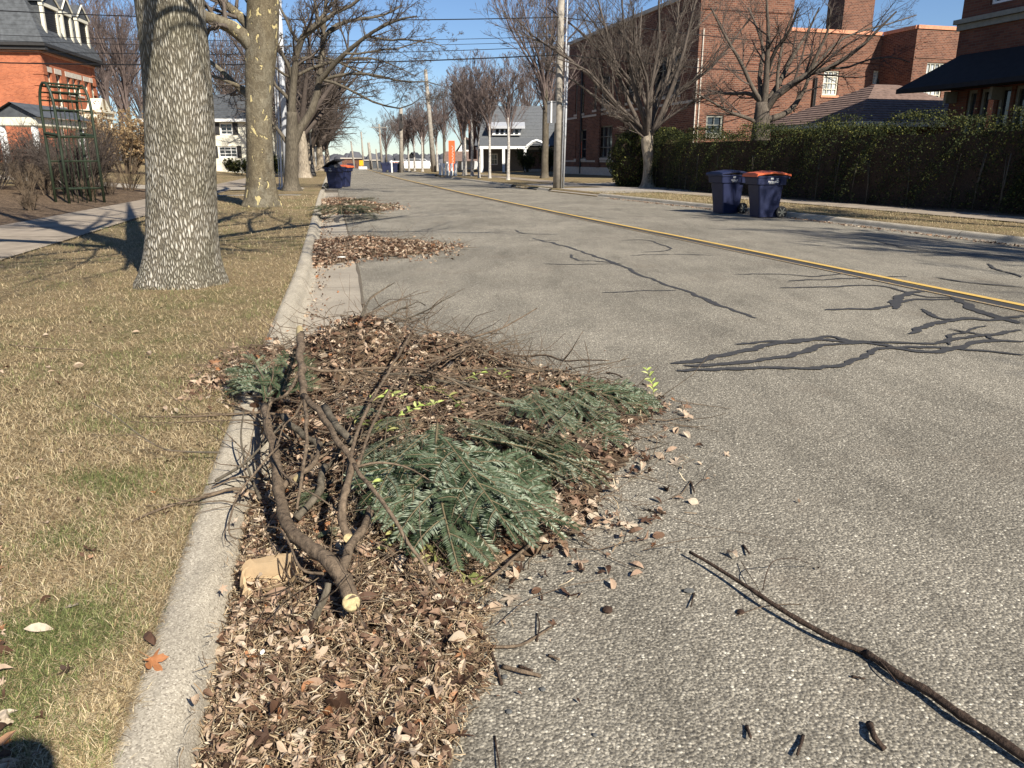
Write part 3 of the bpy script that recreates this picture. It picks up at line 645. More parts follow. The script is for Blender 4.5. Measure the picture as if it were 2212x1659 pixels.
mb = MB(); mb.box((*V2(H0, 5, -7)[:2], 8.12), (10.4, 15, .25), e1.y/e1.x and math.atan2(e1.y, e1.x)); mb.build('eaves', 'dark_trim', rh)
# --- orange brick house on the left
ZE = 9.6; E1 = g(94, 92, ZE); E2 = g(221, 134, ZE); ohd = .6
red = Wall(E1, E2); ndir = red.n
lh = empty('orange_brick_house', (E1[0], E1[1], 0), 'orange brick house with stone lintels, tall slate roof and cream dormers on the left', 'house')
p0 = red.at(ohd, 0, -ohd)[:2]; p1 = red.at(red.L-ohd, 0, -ohd)[:2]; St = Wall(p0, p1, out=tuple(ndir)); Wf = Wall((p0[0]-ndir.x*10, p0[1]-ndir.y*10), p0, out=tuple(-red.d))
def c1(x0, y0, x1, y1): return St.rect(x0*.2692, y0*.2692, x1*.2692, y1*.2692)
wl = [c1(372, 470, 410, 690), c1(443, 495, 485, 690), c1(523, 520, 558, 635), c1(570, 535, 604, 650), c1(614, 555, 645, 665), c1(677, 580, 712, 770), c1(728, 600, 765, 785), c1(450, 880, 515, 1000)]
wl = [(a, b, c, d) for a, b, c, d in wl]
for grp, (z0, z1) in (((0, 1), (5.4, 7.75)), ((2, 3, 4), (6.5, 7.75)), ((5, 6), (5.2, 7.75)), ((7,), (2.0, 4.2))):
    for k in grp: wl[k] = (wl[k][0]+.03, wl[k][1]-.03, z0, z1)
St.panel('wall', 0, ZE-.5, wl, 'brick_orange', lh, th=.3)
for h in wl: St.window(lh, h, m='cream', glass='glass', fw=.06, inset=.2, sill='stone', lintel='stone', rows_=2)
fh = [(2.2, 3.3, 5.4, 7.7), (5.6, 6.7, 5.4, 7.7), (2.2, 3.3, 1.8, 4.2), (5.6, 6.7, 1.8, 4.2)]
Wf.panel('wall', 0, ZE-.5, fh[:1]+fh[2:3], 'brick_orange', lh, th=.3)
for h in fh[:1]+fh[2:3]: Wf.window(lh, h, m='cream', sill='stone', lintel='stone')
for k in range(11):
    for Wl, a_ in ((St, .35), (St, St.L-.35), (Wf, Wf.L-.35)):
        mb = MB(); z = .5+k*.78; hw = .42 if Wl is St else .42; Wl.box(mb, a_-hw+.06, a_+hw-.064, z, z+.60, .002, .05); mb.build('quoin', 'brick_orange', lh)
mb = MB()
for Wl in (St, Wf): Wl.box(mb, -.3 if Wl is Wf else 0, Wl.L+(.6 if Wl is St else .6), ZE-.45, ZE-.2, -.05, .45); Wl.box(mb, 0, Wl.L+.66, ZE-.19, ZE, -.05, .62)
mb.build('cornice', 'dark_trim', lh)
mb = MB(); St.box(mb, 0, St.L, ZE-.62, ZE-.47, 0, .12); Wf.box(mb, 0, Wf.L, ZE-.62, ZE-.47, 0, .12); mb.build('moulding', 'terracotta', lh)
mb = MB(); q = [St.at(-.6, ZE+.02, .6), St.at(St.L+.6, ZE+.02, .6), St.at(St.L+.6, ZE+.02, -10), St.at(-.6, ZE+.02, -10)]; t_ = [St.at(.9, ZE+4.2, -1.2), St.at(St.L-.9, ZE+4.2, -1.2), St.at(St.L-.9, ZE+4.2, -8.6), St.at(.9, ZE+4.2, -8.6)]
for k in range(4):
    A, B, Cc, D = q[k], q[(k+1) % 4], t_[(k+1) % 4], t_[k]
    for j in range(14):
        t0, t1 = j/14, (j+1)/14; up = Vector((0, 0, .04)); P0, P1, P2, P3 = lerp3(A, D, t0), lerp3(B, Cc, t0), lerp3(B, Cc, t1), lerp3(A, D, t1)
        mb.poly([tuple(Vector(P0)+up), tuple(Vector(P1)+up), P2, P3]); mb.poly([P0, P1, tuple(Vector(P1)+up), tuple(Vector(P0)+up)])
mb.poly(t_); mb.build('roof', 'slate', lh)
for (a0, a1) in ((St.L*.12, St.L*.36), (St.L*.45, St.L*.60), (St.L*.74, St.L*.93)):
    d = MB(); St.box(d, a0, a1, ZE+.3, ZE+3.0, -1.6, .05); d = d.build('dormer', 'slate', lh)
    k = MB()
    for x in (a0, a1): St.box(k, x-.14, x+.14, ZE+.3, ZE+3.0, .0, .22)
    St.box(k, a0-.2, a1+.2, ZE+2.78, ZE+3.02, -.02, .26); St.box(k, a0+.14, a1-.14, ZE+.32, ZE+.5, .02, .18); k.build('post', 'cream', d)
    k = MB(); n_ = max(1, round((a1-a0)/1.1)); St.box(k, a0+.2, a1-.2, ZE+.52, ZE+2.7, .052, .09)
    for z in np.arange(ZE+.6, ZE+2.7, .16): St.box(k, a0+.22, a1-.22, z, z+.05, .088, .13)
    k.build('shutter', 'dark_trim', d)
    k = MB(); am = (a0+a1)/2; zz = ZE+3.04
    for s1 in (0, 1): x = (a0-.3, a1+.3)[s1]; k.poly([St.at(x, zz, .32), St.at(am, zz+1.05, .32), St.at(am, zz+1.05, -1.6), St.at(x, zz, -1.6)])
    k.poly([St.at(a0-.3, zz, .25), St.at(a1+.3, zz, .25), St.at(am, zz+1.0, .25)]); k.build('dormer_roof', 'slate', d)
    k = MB()
    for s1 in (0, 1): x = (a0-.3, a1+.3)[s1]; k.tube([St.at(x, zz, .33), St.at(am, zz+1.05, .33)], .07, 4)
    k.build('bargeboard', 'cream', d)
# entry portico with scroll pediment
prt = empty('portico', (0, 0, 0), None, None); prt.parent = lh; prt.location = -Vector(lh.location)*0
ap = St.hit(660*.2692, 850*.2692)[0]; pw = 1.5
mb = MB(); St.box(mb, ap-pw, ap+pw, 4.7, 5.15, .0, 1.9); St.box(mb, ap-pw-.15, ap+pw+.15, 5.152, 5.35, .0, 2.05); mb.build('entablature', 'cream', prt)
for sx in (-1, 1):
    q = St.at(ap+sx*(pw-.25), 0, 1.6); k = MB(); k.cyl((q[0], q[1], 0), .19, .15, 4.69, 12); k.build('column', 'cream', prt, smooth=True)
    k = MB(); k.cyl((q[0], q[1], 0), .2, .28, .25, 12, z0=4.43); k.build('capital', 'cream', prt)
    pts = [St.at(ap+sx*(pw*(1-t)), 5.36+1.05*math.sin(t*1.45)**1.5, 1.75) for t in np.linspace(0, .82, 9)]
    k = MB()
    for i in range(8):
        a, b = pts[i], pts[i+1]; bk = -ndir*1.0
        k.poly([a, b, tuple(Vector(b)+bk), tuple(Vector(a)+bk)]); k.poly([(a[0], a[1], 5.36), (b[0], b[1], 5.36), b, a])
    k.build('scroll_pediment', 'cream', prt)
St2 = St.hit(805*.2692, 870*.2692)[0]; mb = MB(); St.box(mb, St2-1.0, St.L, 4.35, 4.75, .052, .09); mb.build('stone_band', 'cream', lh)
# gabled side porch at the left border
pr_ = empty('side_porch', (0, 0, 0), None, None); pr_.parent = lh
px = at(40, 262, 36); z0 = px[2]; mb = MB(); mb.box((px[0]-.1, px[1]+2, z0), (1.9, 4.2, .34)); mb.build('beam', 'cream', pr_)
mb = MB(); zt = z0+.18
for s1 in (-1.15, 1.15): mb.poly([(px[0]-.1+s1, px[1]-.3, zt), (px[0]-.1, px[1]-.3, zt+.62), (px[0]-.1, px[1]+4.3, zt+.62), (px[0]-.1+s1, px[1]+4.3, zt)])
mb.poly([(px[0]-1.15, px[1]-.1, zt), (px[0]+.95, px[1]-.1, zt), (px[0]-.1, px[1]-.1, zt+.55)]); mb.build('porch_roof', 'slate', pr_)
for dx_, dy_ in ((.6, .1), (-.85, .1), (.6, 3.9)): mb = MB(); mb.cyl((px[0]+dx_, px[1]+dy_, .6), .17, .14, z0-.78, 10); mb.build('column', 'white_paint', pr_, smooth=True)
# --- white house with shutters seen between the trunks
def gabled(name, label, Y, u0, u1, ve, vb, vr, wallm, roofm, depth, wins, cat='house', wm='white_paint', hip=0., glass='glass', rows_=2, cols=2):
    x0, _, ze = at(u0, ve, Y); x1 = at(u1, ve, Y)[0]; zb = at(u0, vb, Y)[2]; zr = at(u0, vr, Y+depth/2)[2]
    r = empty(name, (x0, Y, zb), label, cat); Wl = Wall((x0, Y), (x1, Y), out=(0, -1, 0)); hs = [(Wl.rect(*q[:4]), q[4] if len(q) > 4 else cols) for q in wins]
    Wl.panel('wall', zb-1.5, ze, [h for h, _ in hs], wallm, r)
    for h, c_ in hs: Wl.window(r, h, m=wm, glass=glass, cols=c_, rows_=rows_, fw=.1, inset=.1)
    mb = MB()
    for x in (x0, x1): mb.poly([(x, Y, zb-1.5), (x, Y+depth, zb-1.5), (x, Y+depth, ze), (x, Y, ze)]); mb.poly([(x, Y, ze), (x, Y+depth, ze), (x, Y+depth/2, zr-.1)])
    mb.poly([(x0, Y+depth, zb-1.5), (x1, Y+depth, zb-1.5), (x1, Y+depth, ze), (x0, Y+depth, ze)]); mb.build('wall', wallm, r)
    mb = MB()
    for s1, s2 in ((-.45, 1), (depth+.45, -1)):
        A, B, Cc, D = (x0-.4, Y+s1, ze-.05), (x1+.4, Y+s1, ze-.05), (x1+.4-hip, Y+depth/2, zr), (x0-.4+hip, Y+depth/2, zr)
        for j in range(12):
            t0, t1 = j/12, (j+1)/12; up = Vector((0, 0, .05)); P0, P1, P2, P3 = lerp3(A, D, t0), lerp3(B, Cc, t0), lerp3(B, Cc, t1), lerp3(A, D, t1)
            mb.poly([tuple(Vector(P0)+up), tuple(Vector(P1)+up), P2, P3]); mb.poly([P0, P1, tuple(Vector(P1)+up), tuple(Vector(P0)+up)])
    mb.build('roof', roofm, r); mb = MB(); mb.box(((x0+x1)/2, Y-.47, ze-.13), (x1-x0+.8, .06, .26)); mb.build('fascia', 'white_paint', r)
    return r, Wl, x0, x1, zb, ze, zr
r, Wl, *_ = gabled('white_shuttered_house', 'cream white house with dark shutters and slate roof between the two nearest trunks', 76, 306, 560, 257, 352, 204, 'stucco', 'slate', 9, [(475,266,502,291,2), (472,316,512,340,3)], rows_=3)
for (u0, v0, u1, v1) in ((463,265,474,291), (503,265,514,291), (463,315,471,341), (513,315,522,341)):
    h = Wl.rect(u0, v0, u1, v1); mb = MB(); Wl.box(mb, *h, .01, .06); mb.build('shutter', 'dark_trim', r)
gabled('white_garage', 'small white garage with a blue door behind the forked tree', 96, 640, 668, 326, 362, 316, 'white_paint', 'slate', 6, [(650,338,666,358,2)], cat='garage', wm='white_paint', glass='cyan_paint')
gabled('white_house_far', 'white house mostly hidden behind the plane tree', 108, 596, 628, 326, 352, 306, 'white_paint', 'slate', 8, [(600,332,607,343)])
bpy.data.objects['white_house_far'].name = 'white_house'
# --- grey shingled house with dormer and porch across the street
r, Wl, x0, x1, zb, ze, zr = gabled('grey_shingle_house', 'grey shingled house with a white windowed dormer and a columned porch', 86, 1036, 1240, 318, 374, 229, 'house_grey', 'shingle_grey', 13, [(1128,330,1136,352), (1060,332,1075,356)])
q0 = at(1060, 291, 85.)
mb = MB(); A = at(1063, 275, 87.); B = at(1124, 292, 87.); mb.box(((A[0]+B[0])/2, 88.6, (A[2]+B[2])/2), (B[0]-A[0], 3.2, A[2]-B[2])); d = mb.build('dormer', 'white_paint', r)
for k in range(5):
    Wd = Wall((A[0], 86.98), (B[0], 86.98), out=(0, -1, 0)); h = Wd.rect(1071+k*10.5, 279.5, 1077.5+k*10.5, 289); mb = MB(); Wd.box(mb, *h, -.02, .05); mb.build('pane', 'glass', d)
mb = MB(); top = at(1060, 263, 92); mb.poly([(A[0]-.5, 86.6, A[2]+.1), (B[0]+.5, 86.6, A[2]+.1), (B[0]+.5, 91.5, top[2]+.2), (A[0]-.5, 91.5, top[2]+.2)]); mb.box(((A[0]+B[0])/2, 86.58, A[2]), (B[0]-A[0]+1, .1, .28)); mb.build('dormer_roof', 'galvanized', d)
po = empty('porch', (0, 0, 0), None, None); po.parent = r
for u_ in (1041, 1088, 1134, 1182): q = at(u_, 350, 83); mb = MB(); mb.box((q[0], 83, (ze+zb)/2-.15), (.28, .28, ze-zb-.1)); mb.build('column', 'white_paint', po)
mb = MB(); L_, R_ = at(1036, 316, 83)[0], at(1140, 316, 83)[0]; mb.box(((L_+R_)/2, 83, ze-.05), (R_-L_, .3, .3)); mb.build('beam', 'white_paint', po)
mb = MB(); pts = [at(u_, v_, 82.9) for u_, v_ in ((1136, 318), (1143, 313), (1150, 307), (1159, 304), (1168, 307), (1175, 313), (1187, 316))]
mb.tube(pts, .16, 4); mb.build('arch_trim', 'white_paint', po)
mb = MB(); mb.poly([(x0-.4, 82.8, ze+.12), (x1+.4, 82.8, ze+.12), (x1+.4, 86.2, ze+.95), (x0-.4, 86.2, ze+.95)]); mb.build('porch_roof', 'shingle_grey', po)
mb = MB(); a_, b_ = at(1141, 373, 82.5), at(1172, 367, 82.5); mb.box(((a_[0]+b_[0])/2, 82.5, zb+.2), (b_[0]-a_[0], 1, .5)); mb.build('step', 'stone', po)
mb = MB(); a_ = at(1156, 340, 85.8); mb.box((a_[0], 85.9, zb+1.1), (1.3, .1, 2.2)); mb.build('door', 'red_plastic' if 0 else 'brown_shingle', r)
ch = at(1020, 240, 92); mb = MB(); mb.box((ch[0], 92, ch[2]-2.2), (.9, .9, 6)); mb.build('chimney', 'brick_school', r)
# white gabled house behind the orange sign: gable faces the camera
Y = 104; r = empty('white_gabled_house', at(1000, 374, Y), 'small white gabled house with brown roof behind the orange sign', 'house')
a_, b_ = at(989, 340, Y), at(1024, 340, Y); zb = at(990, 376, Y)[2]; ze = at(990, 327, Y)[2]; zp = at(1008, 297, Y)[2]; xm = (a_[0]+b_[0])/2
mb = MB(); mb.poly([(a_[0], Y, zb), (b_[0], Y, zb), (b_[0], Y, ze), (xm, Y, zp), (a_[0], Y, ze)])
for x in (a_[0], b_[0]): mb.poly([(x, Y, zb), (x, Y+9, zb), (x, Y+9, ze), (x, Y, ze)])
mb.build('wall', 'white_paint', r)
mb = MB()
for x in (a_[0]-.5, b_[0]+.5): mb.poly([(x, Y-.4, ze-.35), (xm, Y-.4, zp+.1), (xm, Y+9, zp+.1), (x, Y+9, ze-.35)])
mb.build('roof', 'brown_shingle', r)
mb = MB(); mb.poly([(a_[0]-1.6, Y-2.4, ze-1.2), (b_[0]+1, Y-2.4, ze-1.2), (b_[0]+1, Y-.02, ze), (a_[0]-1.6, Y-.02, ze)]); mb.build('porch_roof', 'brown_shingle', r)
mb = MB(); mb.box((xm, Y-.05, (ze+zp)/2), (.9, .06, 1.2)); mb.build('window', 'glass', r)
for x in (a_[0]-1.2, xm-.3, b_[0]+.6): mb = MB(); mb.box((x, Y-2.2, (zb+ze-1.2)/2), (.2, .2, ze-1.2-zb)); mb.build('column', 'white_paint', r)
Y = 128; r = empty('dark_barn', at(898, 372, Y), 'black gabled shed opening behind the slender street trees', 'shed')
a_, b_ = at(876, 370, Y), at(905, 370, Y); zb, ze, zp = at(880, 375, Y)[2], at(880, 350, Y)[2], at(880, 330, Y)[2]; xm = (a_[0]+b_[0])/2
mb = MB(); mb.poly([(a_[0], Y, zb), (b_[0], Y, zb), (b_[0], Y, ze), (xm, Y, zp), (a_[0], Y, ze)]); mb.poly([(b_[0], Y, zb), (b_[0], Y+8, zb), (b_[0], Y+8, ze), (b_[0], Y, ze)]); mb.poly([(a_[0], Y, zb), (a_[0], Y+8, zb), (a_[0], Y+8, ze), (a_[0], Y, ze)]); mb.build('wall', 'black_roof', r)
mb = MB()
for x in (a_[0]-.3, b_[0]+.3): mb.poly([(x, Y-.2, ze-.1), (xm, Y-.2, zp+.1), (xm, Y+8, zp+.1), (x, Y+8, ze-.1)])
mb.build('roof', 'dark_trim', r)
# blue grey gable next to the school
Y = 80; r = empty('blue_gabled_house', at(1224, 376, Y), 'blue grey clapboard house end with white trim beside the brick building', 'house')
a_, b_ = at(1212, 340, Y), at(1262, 340, Y); zb, ze, zp = at(1220, 378, Y)[2], at(1213, 272, Y)[2], at(1237, 234, Y)[2]; xm = (a_[0]+b_[0])/2
Wb = Wall((a_[0], Y), (b_[0], Y), out=(0, -1, 0)); hs = [Wb.rect(1211.5, 282, 1216, 312), Wb.rect(1223, 281, 1229, 311), Wb.rect(1219, 325, 1224, 348), Wb.rect(1211.6, 328, 1213.5, 341)]
hs = [h for h in hs if h[0] > 0.02]
Wb.panel('wall', zb, ze, hs, 'siding_blue', r)
for h in hs: Wb.window(r, h, m='white_paint', fw=.12, inset=.05)
mb = MB(); mb.poly([(a_[0], Y, ze), (b_[0], Y, ze), (xm, Y, zp)]); mb.poly([(a_[0], Y, zb), (a_[0], Y+9, zb), (a_[0], Y+9, ze), (a_[0], Y, ze)]); mb.poly([(b_[0], Y, zb), (b_[0], Y+9, zb), (b_[0], Y+9, ze), (b_[0], Y, ze)]); mb.build('wall', 'siding_blue', r)
mb = MB()
for x in (a_[0]-.4, b_[0]+.4): mb.poly([(x, Y-.4, ze-.3), (xm, Y-.4, zp+.15), (xm, Y+9, zp+.15), (x, Y+9, ze-.3)])
mb.build('roof', 'slate', r)
mb = MB()
for x in (a_[0]-.4, b_[0]+.4): mb.tube([(x, Y-.42, ze-.3), (xm, Y-.42, zp+.12)], .14, 4)
mb.box((xm, Y-.04, ze+.02), (b_[0]-a_[0], .06, .22)); mb.build('trim', 'white_paint', r)
# ------------------------------------------------------------ street furniture
def ground_at(u, v, z=.12): return g(u, v, z)
def pole(name, label, u0, v0, u1, v1, Y, r0, r1, m='pole_wood', extra=None, group=None):
    b = at(u0, v0, Y); zb = gzf(b[0], Y); t = at(u1, v1, Y); f_ = (t[2]-zb); base = (b[0], Y, zb)
    o = empty(name, base, label, 'utility pole', group); mb = MB(); mb.tube([(b[0], Y, zb-.3), lerp3(base, t, .5), t], [r0, (r0+r1)/2, r1], 12); mb.build('shaft', m, o, smooth=True)
    return o, base, t
o, b, tp_ = pole('utility_pole', 'weathered wooden utility pole with a sign back and cable guard beside the right driveway', 1203, 405, 1214, -60, 38.5, .2, .15)
mb = MB(); z0 = at(1190, 266, 38.2)[2]; z1 = at(1190, 218, 38.2)[2]; mb.box((at(1192, 240, 38.2)[0], 38.2, (z0+z1)/2), (.42, .05, z1-z0)); sgn = mb.build('sign', 'sign_back', o)
mb = MB(); mb.box((at(1191, 240, 38.2)[0], 38.15, (z0+z1)/2), (.07, .03, z1-z0-.02)); mb.build('sign_post', 'white_paint', sgn)
mb = MB(); mb.tube([(b[0]+.3, 38.4, .1), (b[0]+.42, 38.4, 6.5)], .05, 8); mb.tube([(b[0]+.2, 38.3, .1), (b[0]+.35, 38.3, 9)], .03, 6); mb.build('cable_guard', 'galvanized', o, smooth=True)
o, b2, tl_ = pole('utility_pole', 'silvery utility pole rising between the plane tree and the forked tree', 619, 395, 600, -40, 37.5, .15, .12, 'galvanized')
mb = MB(); mb.tube([(b2[0]-.17, 37.3, .2), (tl_[0]-.2, 37.3, tl_[2]-.5)], .05, 6); mb.tube([(b2[0]-.3, 37.35, .2), (tl_[0]-.33, 37.35, tl_[2]-.5)], .025, 6); mb.build('conduit', 'galvanized', o)
def crossbar(o, t, w_, dz, m='pole_wood'): mb = MB(); mb.box((t[0], t[1]-.15, t[2]-dz), (w_, .12, .12)); c_ = mb.build('crossarm', m, o); return c_
for nm, lab, u0, v0, u1, v1, Y, r0, r1, bar in (('utility_pole', 'tall leaning utility pole behind the white post row', 938, 376, 919, 150, 88, .30, .18, 0), ('utility_pole', 'straight wooden pole left of the slender trees', 867, 375, 866, 232, 92, .24, .19, 0),
     ('utility_pole', 'distant pole with a crossarm above the road end', 826, 371, 819, 268, 128, .20, .14, 2.6), ('utility_pole', 'short thick pole with pale lower half at the road end', 803, 372, 796, 308, 120, .24, .2, 0), ('utility_pole', 'thin dark pole beside the orange road sign', 786, 366, 780, 285, 135, .17, .12, 0), ('utility_pole', 'leftmost distant pole near the dark car', 766, 364, 758, 305, 150, .2, .14, 0), ('utility_pole', 'short thin leaning pole before the crossarm pole', 817, 371, 812, 322, 118, .14, .1, 0)):
    o, b, t = pole(nm, lab, u0, v0, u1, v1, Y, r0, r1)
    if bar: crossbar(o, t, bar, .5)
    if '867' in str(u0): mb = MB(); mb.box((t[0], t[1]-.3, t[2]-1.5), (.3, .3, 1.6)); mb.build('riser', 'dark_trim', o)
for (vl, zr, lab, rr) in ((134, 118, 'thickest dark wire crossing above the road, lowest of the overhead wires', .022), (108, 100, 'second lowest overhead wire crossing the road', .012), (85, 89, 'third overhead wire from the bottom crossing the road', .009), (73, 78, 'highest thin straight wire crossing the road', .010), (20, 37, 'twisted cable crossing near the top of the photo', .018)):
    a_, b_ = at(-60, vl, 36.5), at(1211, zr, 38.4); c_ = Vector(b_); c_ = c_+(Vector((15.5, 10.4, .2)));  mb = MB()
    pts = [(*(Vector(a_).lerp(Vector(b_), t))[:2], a_[2]+(b_[2]-a_[2])*t-1.0*t*(1-t)) for t in np.linspace(0, 1, 24)]
    pts += [tuple(Vector(b_).lerp(c_, t)-Vector((0, 0, .5*t*(1-t)))) for t in np.linspace(.1, 1, 8)]
    mb.tube(pts, rr*1.25, 5); o = mb.build('overhead_wire', 'wire', loc=pts[0]); tag(o, lab, 'wire', 'wires strung across the street')
mb = MB()
# lamp post on the left verge
lp = g(676, 381, .12); o = empty('lamp_post', (lp[0], lp[1], .12), 'dark fluted lamp post standing against the pale trunk behind the left carts', 'lamp post')
mb = MB(); mb.frus([[(lp[0]+r*math.cos(a), lp[1]+r*math.sin(a), z) for a in [2*math.pi*j/12 for j in range(12)]] for r, z in ((.28, .1), (.28, .35), (.2, .5), (.17, .95), (.1, 1.1), (.085, 3.4), (.12, 3.5))]); mb.build('post', 'dark_trim', o, smooth=True)
mb = MB(); mb.frus([[(lp[0]+r*math.cos(a), lp[1]+r*math.sin(a), z) for a in [2*math.pi*j/12 for j in range(12)]] for r, z in ((.1, 3.5), (.2, 3.75), (.22, 4.0), (.12, 4.25), (.03, 4.4))]); mb.build('lantern', 'window_frame', o, smooth=True)
# arbour
AB = [(-14.4, 25.4), (-14.4, 23.9), (-13.15, 23.9), (-13.15, 25.4)]
base = g(150, 438, .2); X0, Y0 = base[0], base[1]; hA = 3.45
ar = empty('garden_arbor', (X0, Y0, gzf(X0, Y0)), 'rusty green metal rose arbor with an arched top beside the pavement', 'arbor')
aw = at(86, 300, Y0)[0]-X0; bw = Vector((at(206, 300, Y0+1)[0]-X0, 1.0, 0)); fr = Vector((aw, .3, 0)); z0 = gzf(X0, Y0); P_ = Vector((X0, Y0, z0))
def arch(off, m='green_metal', r=.042):
    pts = [P_+off+Vector((0, 0, -.1)), P_+off+Vector((0, 0, 1.2)), P_+off+Vector((0, 0, hA-.75))]
    for t in np.linspace(.12, .88, 8): a = math.pi*t; c_ = P_+off+fr*.5+Vector((0, 0, hA-.75)); pts.append(c_-fr*.5*math.cos(a)+Vector((0, 0, .75*math.sin(a))))
    pts += [P_+off+fr+Vector((0, 0, hA-.75)), P_+off+fr+Vector((0, 0, 1.2)), P_+off+fr+Vector((0, 0, -.1))]
    mb = MB(); mb.tube(pts, r, 8); mb.build('hoop', m, ar, smooth=True); return pts
pa = arch(Vector((0, 0, 0))); pb = arch(bw)
for i in range(2, len(pa)-2):
    mb = MB(); mb.tube([pa[i], pb[i]], .025, 6); mb.build('crossbar', 'green_metal', ar)
for k in range(3): arch(bw*(.25+.25*k), r=.014)
mb = MB(); 
for z in (.45, 1.25, 1.95):
    for o_ in (Vector((0, 0, 0)), fr): mb.tube([P_+o_+Vector((0, 0, z)), P_+o_+bw+Vector((0, 0, z))], .028, 6)
mb.build('rail', 'green_metal', ar)['kind'] = 'stuff'; mb = MB(); mb.tube([P_+Vector((0, 0, 1.98)), P_+fr+Vector((0, 0, 2.05))], .05, 4); mb.tube([P_+bw+Vector((0, 0, 1.98)), P_+fr+bw+Vector((0, 0, 2.05))], .05, 4); mb.build('lintel_bar', 'green_metal', ar)['kind'] = 'stuff'
# wheeled carts
def cart(name, label, loc, rz, lidm, open_=0., bag=False, text='Holland', two=False, group=None):
    o = empty(name, (0, 0, 0), label, 'wheeled bin', group)
    def rr(w_, d, y0, z, r=.05, n=3):
        out = []
        for sx, sy, a0 in ((1, -1, -90), (1, 1, 0), (-1, 1, 90), (-1, -1, 180)):
            for k in range(n+1): a = R(a0+90*k/n); out.append((sx*(w_/2-r)+r*math.cos(a), y0+sy*(d/2-r)+r*math.sin(a), z))
        return out
    mb = MB(); mb.frus([rr(.50, .54, .03, .02), rr(.52, .58, .03, .25), rr(.58, .70, .01, .82), rr(.64, .80, 0, .84), rr(.66, .84, 0, 1.0), rr(.70, .88, 0, 1.01), rr(.70, .88, 0, 1.05)]); mb.build('body', 'cart_blue', o, local=True)
    for sx in (-1, 1): mb = MB(); mb.box((sx*.34, .30, .90), (.03, .16, .14)); mb.build('side_grip', 'cart_blue', o, local=True)
    mb = MB(); L = []
    for k, (y, z) in enumerate(((-.46, 1.065), (-.44, 1.10), (0, 1.15), (.36, 1.115), (.50, 1.085))): L.append([(-.37, y, z-.04), (.37, y, z-.04), (.37, y, z), (.2, y, z+.025*(k in (1, 2, 3))), (-.2, y, z+.025*(k in (1, 2, 3))), (-.37, y, z)])
    mb.frus(L)
    if open_: 
        q = Matrix.Translation((0, .44, 1.06)) @ Matrix.Rotation(-open_, 4, 'X') @ Matrix.Translation((0, -.44, -1.06)); mb.v = [tuple(q @ Vector(p)) for p in mb.v]
    mb.build('lid', lidm, o, local=True)
    mb = MB(); mb.tube([(-.3, .50, 1.0), (.3, .50, 1.0)], .02, 8); mb.box((-.25, .46, 1.0), (.04, .1, .05)); mb.box((.25, .46, 1.0), (.04, .1, .05)); mb.build('handle', 'cart_blue', o, local=True)
    mb = MB(); mb.tube([(-.33, .33, .15), (.33, .33, .15)], .015, 6); mb.build('axle', 'galvanized', o, local=True)
    for sx in (-1, 1):
        mb = MB(); x = sx*.33
        mb.frus([[(x+dx, .33+r*math.cos(a), .15+r*math.sin(a)) for a in [2*math.pi*j/20 for j in range(20)]] for dx, r in ((-.035, .13), (-.03, .15), (.03, .15), (.035, .13))]); wh = mb.build('wheel', 'black_rubber', o, local=True)
        mb = MB()
        for k in range(6): a = k*math.pi/3; mb.box((x+sx*.04, .33+.065*math.cos(a), .15+.065*math.sin(a)), (.012, .1, .022), tilt=Matrix.Rotation(a, 3, 'X'))
        mb.build('spokes', 'window_frame', wh, local=True)
    if text:
        for (sx, ry) in ((-1, -90), (1, 90)):
            xx = sx*.325
            for t_, sz, z in ((text, .07, .885), ('MICHIGAN', .03, .855)):
                cu = bpy.data.curves.new('lettering', 'FONT'); cu.body = t_; cu.size = sz; cu.align_x = 'CENTER'; cu.extrude = .001; cu.materials.append(M['white_paint'])
                tmp = bpy.data.objects.new('t', cu); COL.objects.link(tmp); bpy.context.view_layer.update(); tm = bpy.data.meshes.new_from_object(tmp.evaluated_get(bpy.context.evaluated_depsgraph_get())); bpy.data.objects.remove(tmp); lo = link('lettering', tm, o, (sx*.338, -.02, z)); lo.rotation_euler = (R(90), 0, R(90*sx))
            mb = MB(); 
            for dy, h_ in ((-.028, .11), (0, .13), (.028, .11)): mb.frus([[(sx*.340, -.02+dy+q*.009, .965+w2) for q, w2 in ((-1, 0), (1, 0), (1, h_*.4), (-1, h_*.4))], [(sx*.342, -.02+dy+q*.009, .965+w2) for q, w2 in ((-1, 0), (1, 0), (1, h_*.4), (-1, h_*.4))]])
            mb.build('emblem', 'white_paint', o, local=True)
            if two:
                mb = MB()
                for k in range(4): mb.box((sx*.340, .13, .985-k*.03), (.003, .07-.012*(k % 2), .012))
                mb.build('label_text', 'white_paint', o, local=True)
    if bag:
        bm_ = MB(); rings = []
        for k in range(9):
            t = k/8; z = 1.0+.36*t; rr_ = .34*math.sin(math.pi*(.5+.5*t))**.6 if t < 1 else .01
            rings.append([((rr_+.04*noise.noise((a*2, z*9, 1)))*math.cos(a), .02+(rr_+.05*noise.noise((a*2.3, z*8, 5)))*math.sin(a)*1.15, z+.03*noise.noise((a*3, z*5, 0))) for a in [2*math.pi*j/18 for j in range(18)]])
        bm_.frus(rings); bb = bm_.build('rubbish_bag', 'bag_black', None); bb.location = loc; bb.rotation_euler = (0, 0, rz); tag(bb, 'shiny black rubbish bag bulging out under the lid of the left cart', 'rubbish bag')
    o.location = loc; o.rotation_euler = (0, 0, rz); return o
a_, b_ = g(1563, 462), g(1643, 471)
cart('wheeled_cart', 'navy wheeled cart with a navy lid, left of the pair before the hedge', (a_[0]+.1, a_[1]+.25, .0), R(-90+22), 'cart_blue', group='wheeled carts put out on the street')
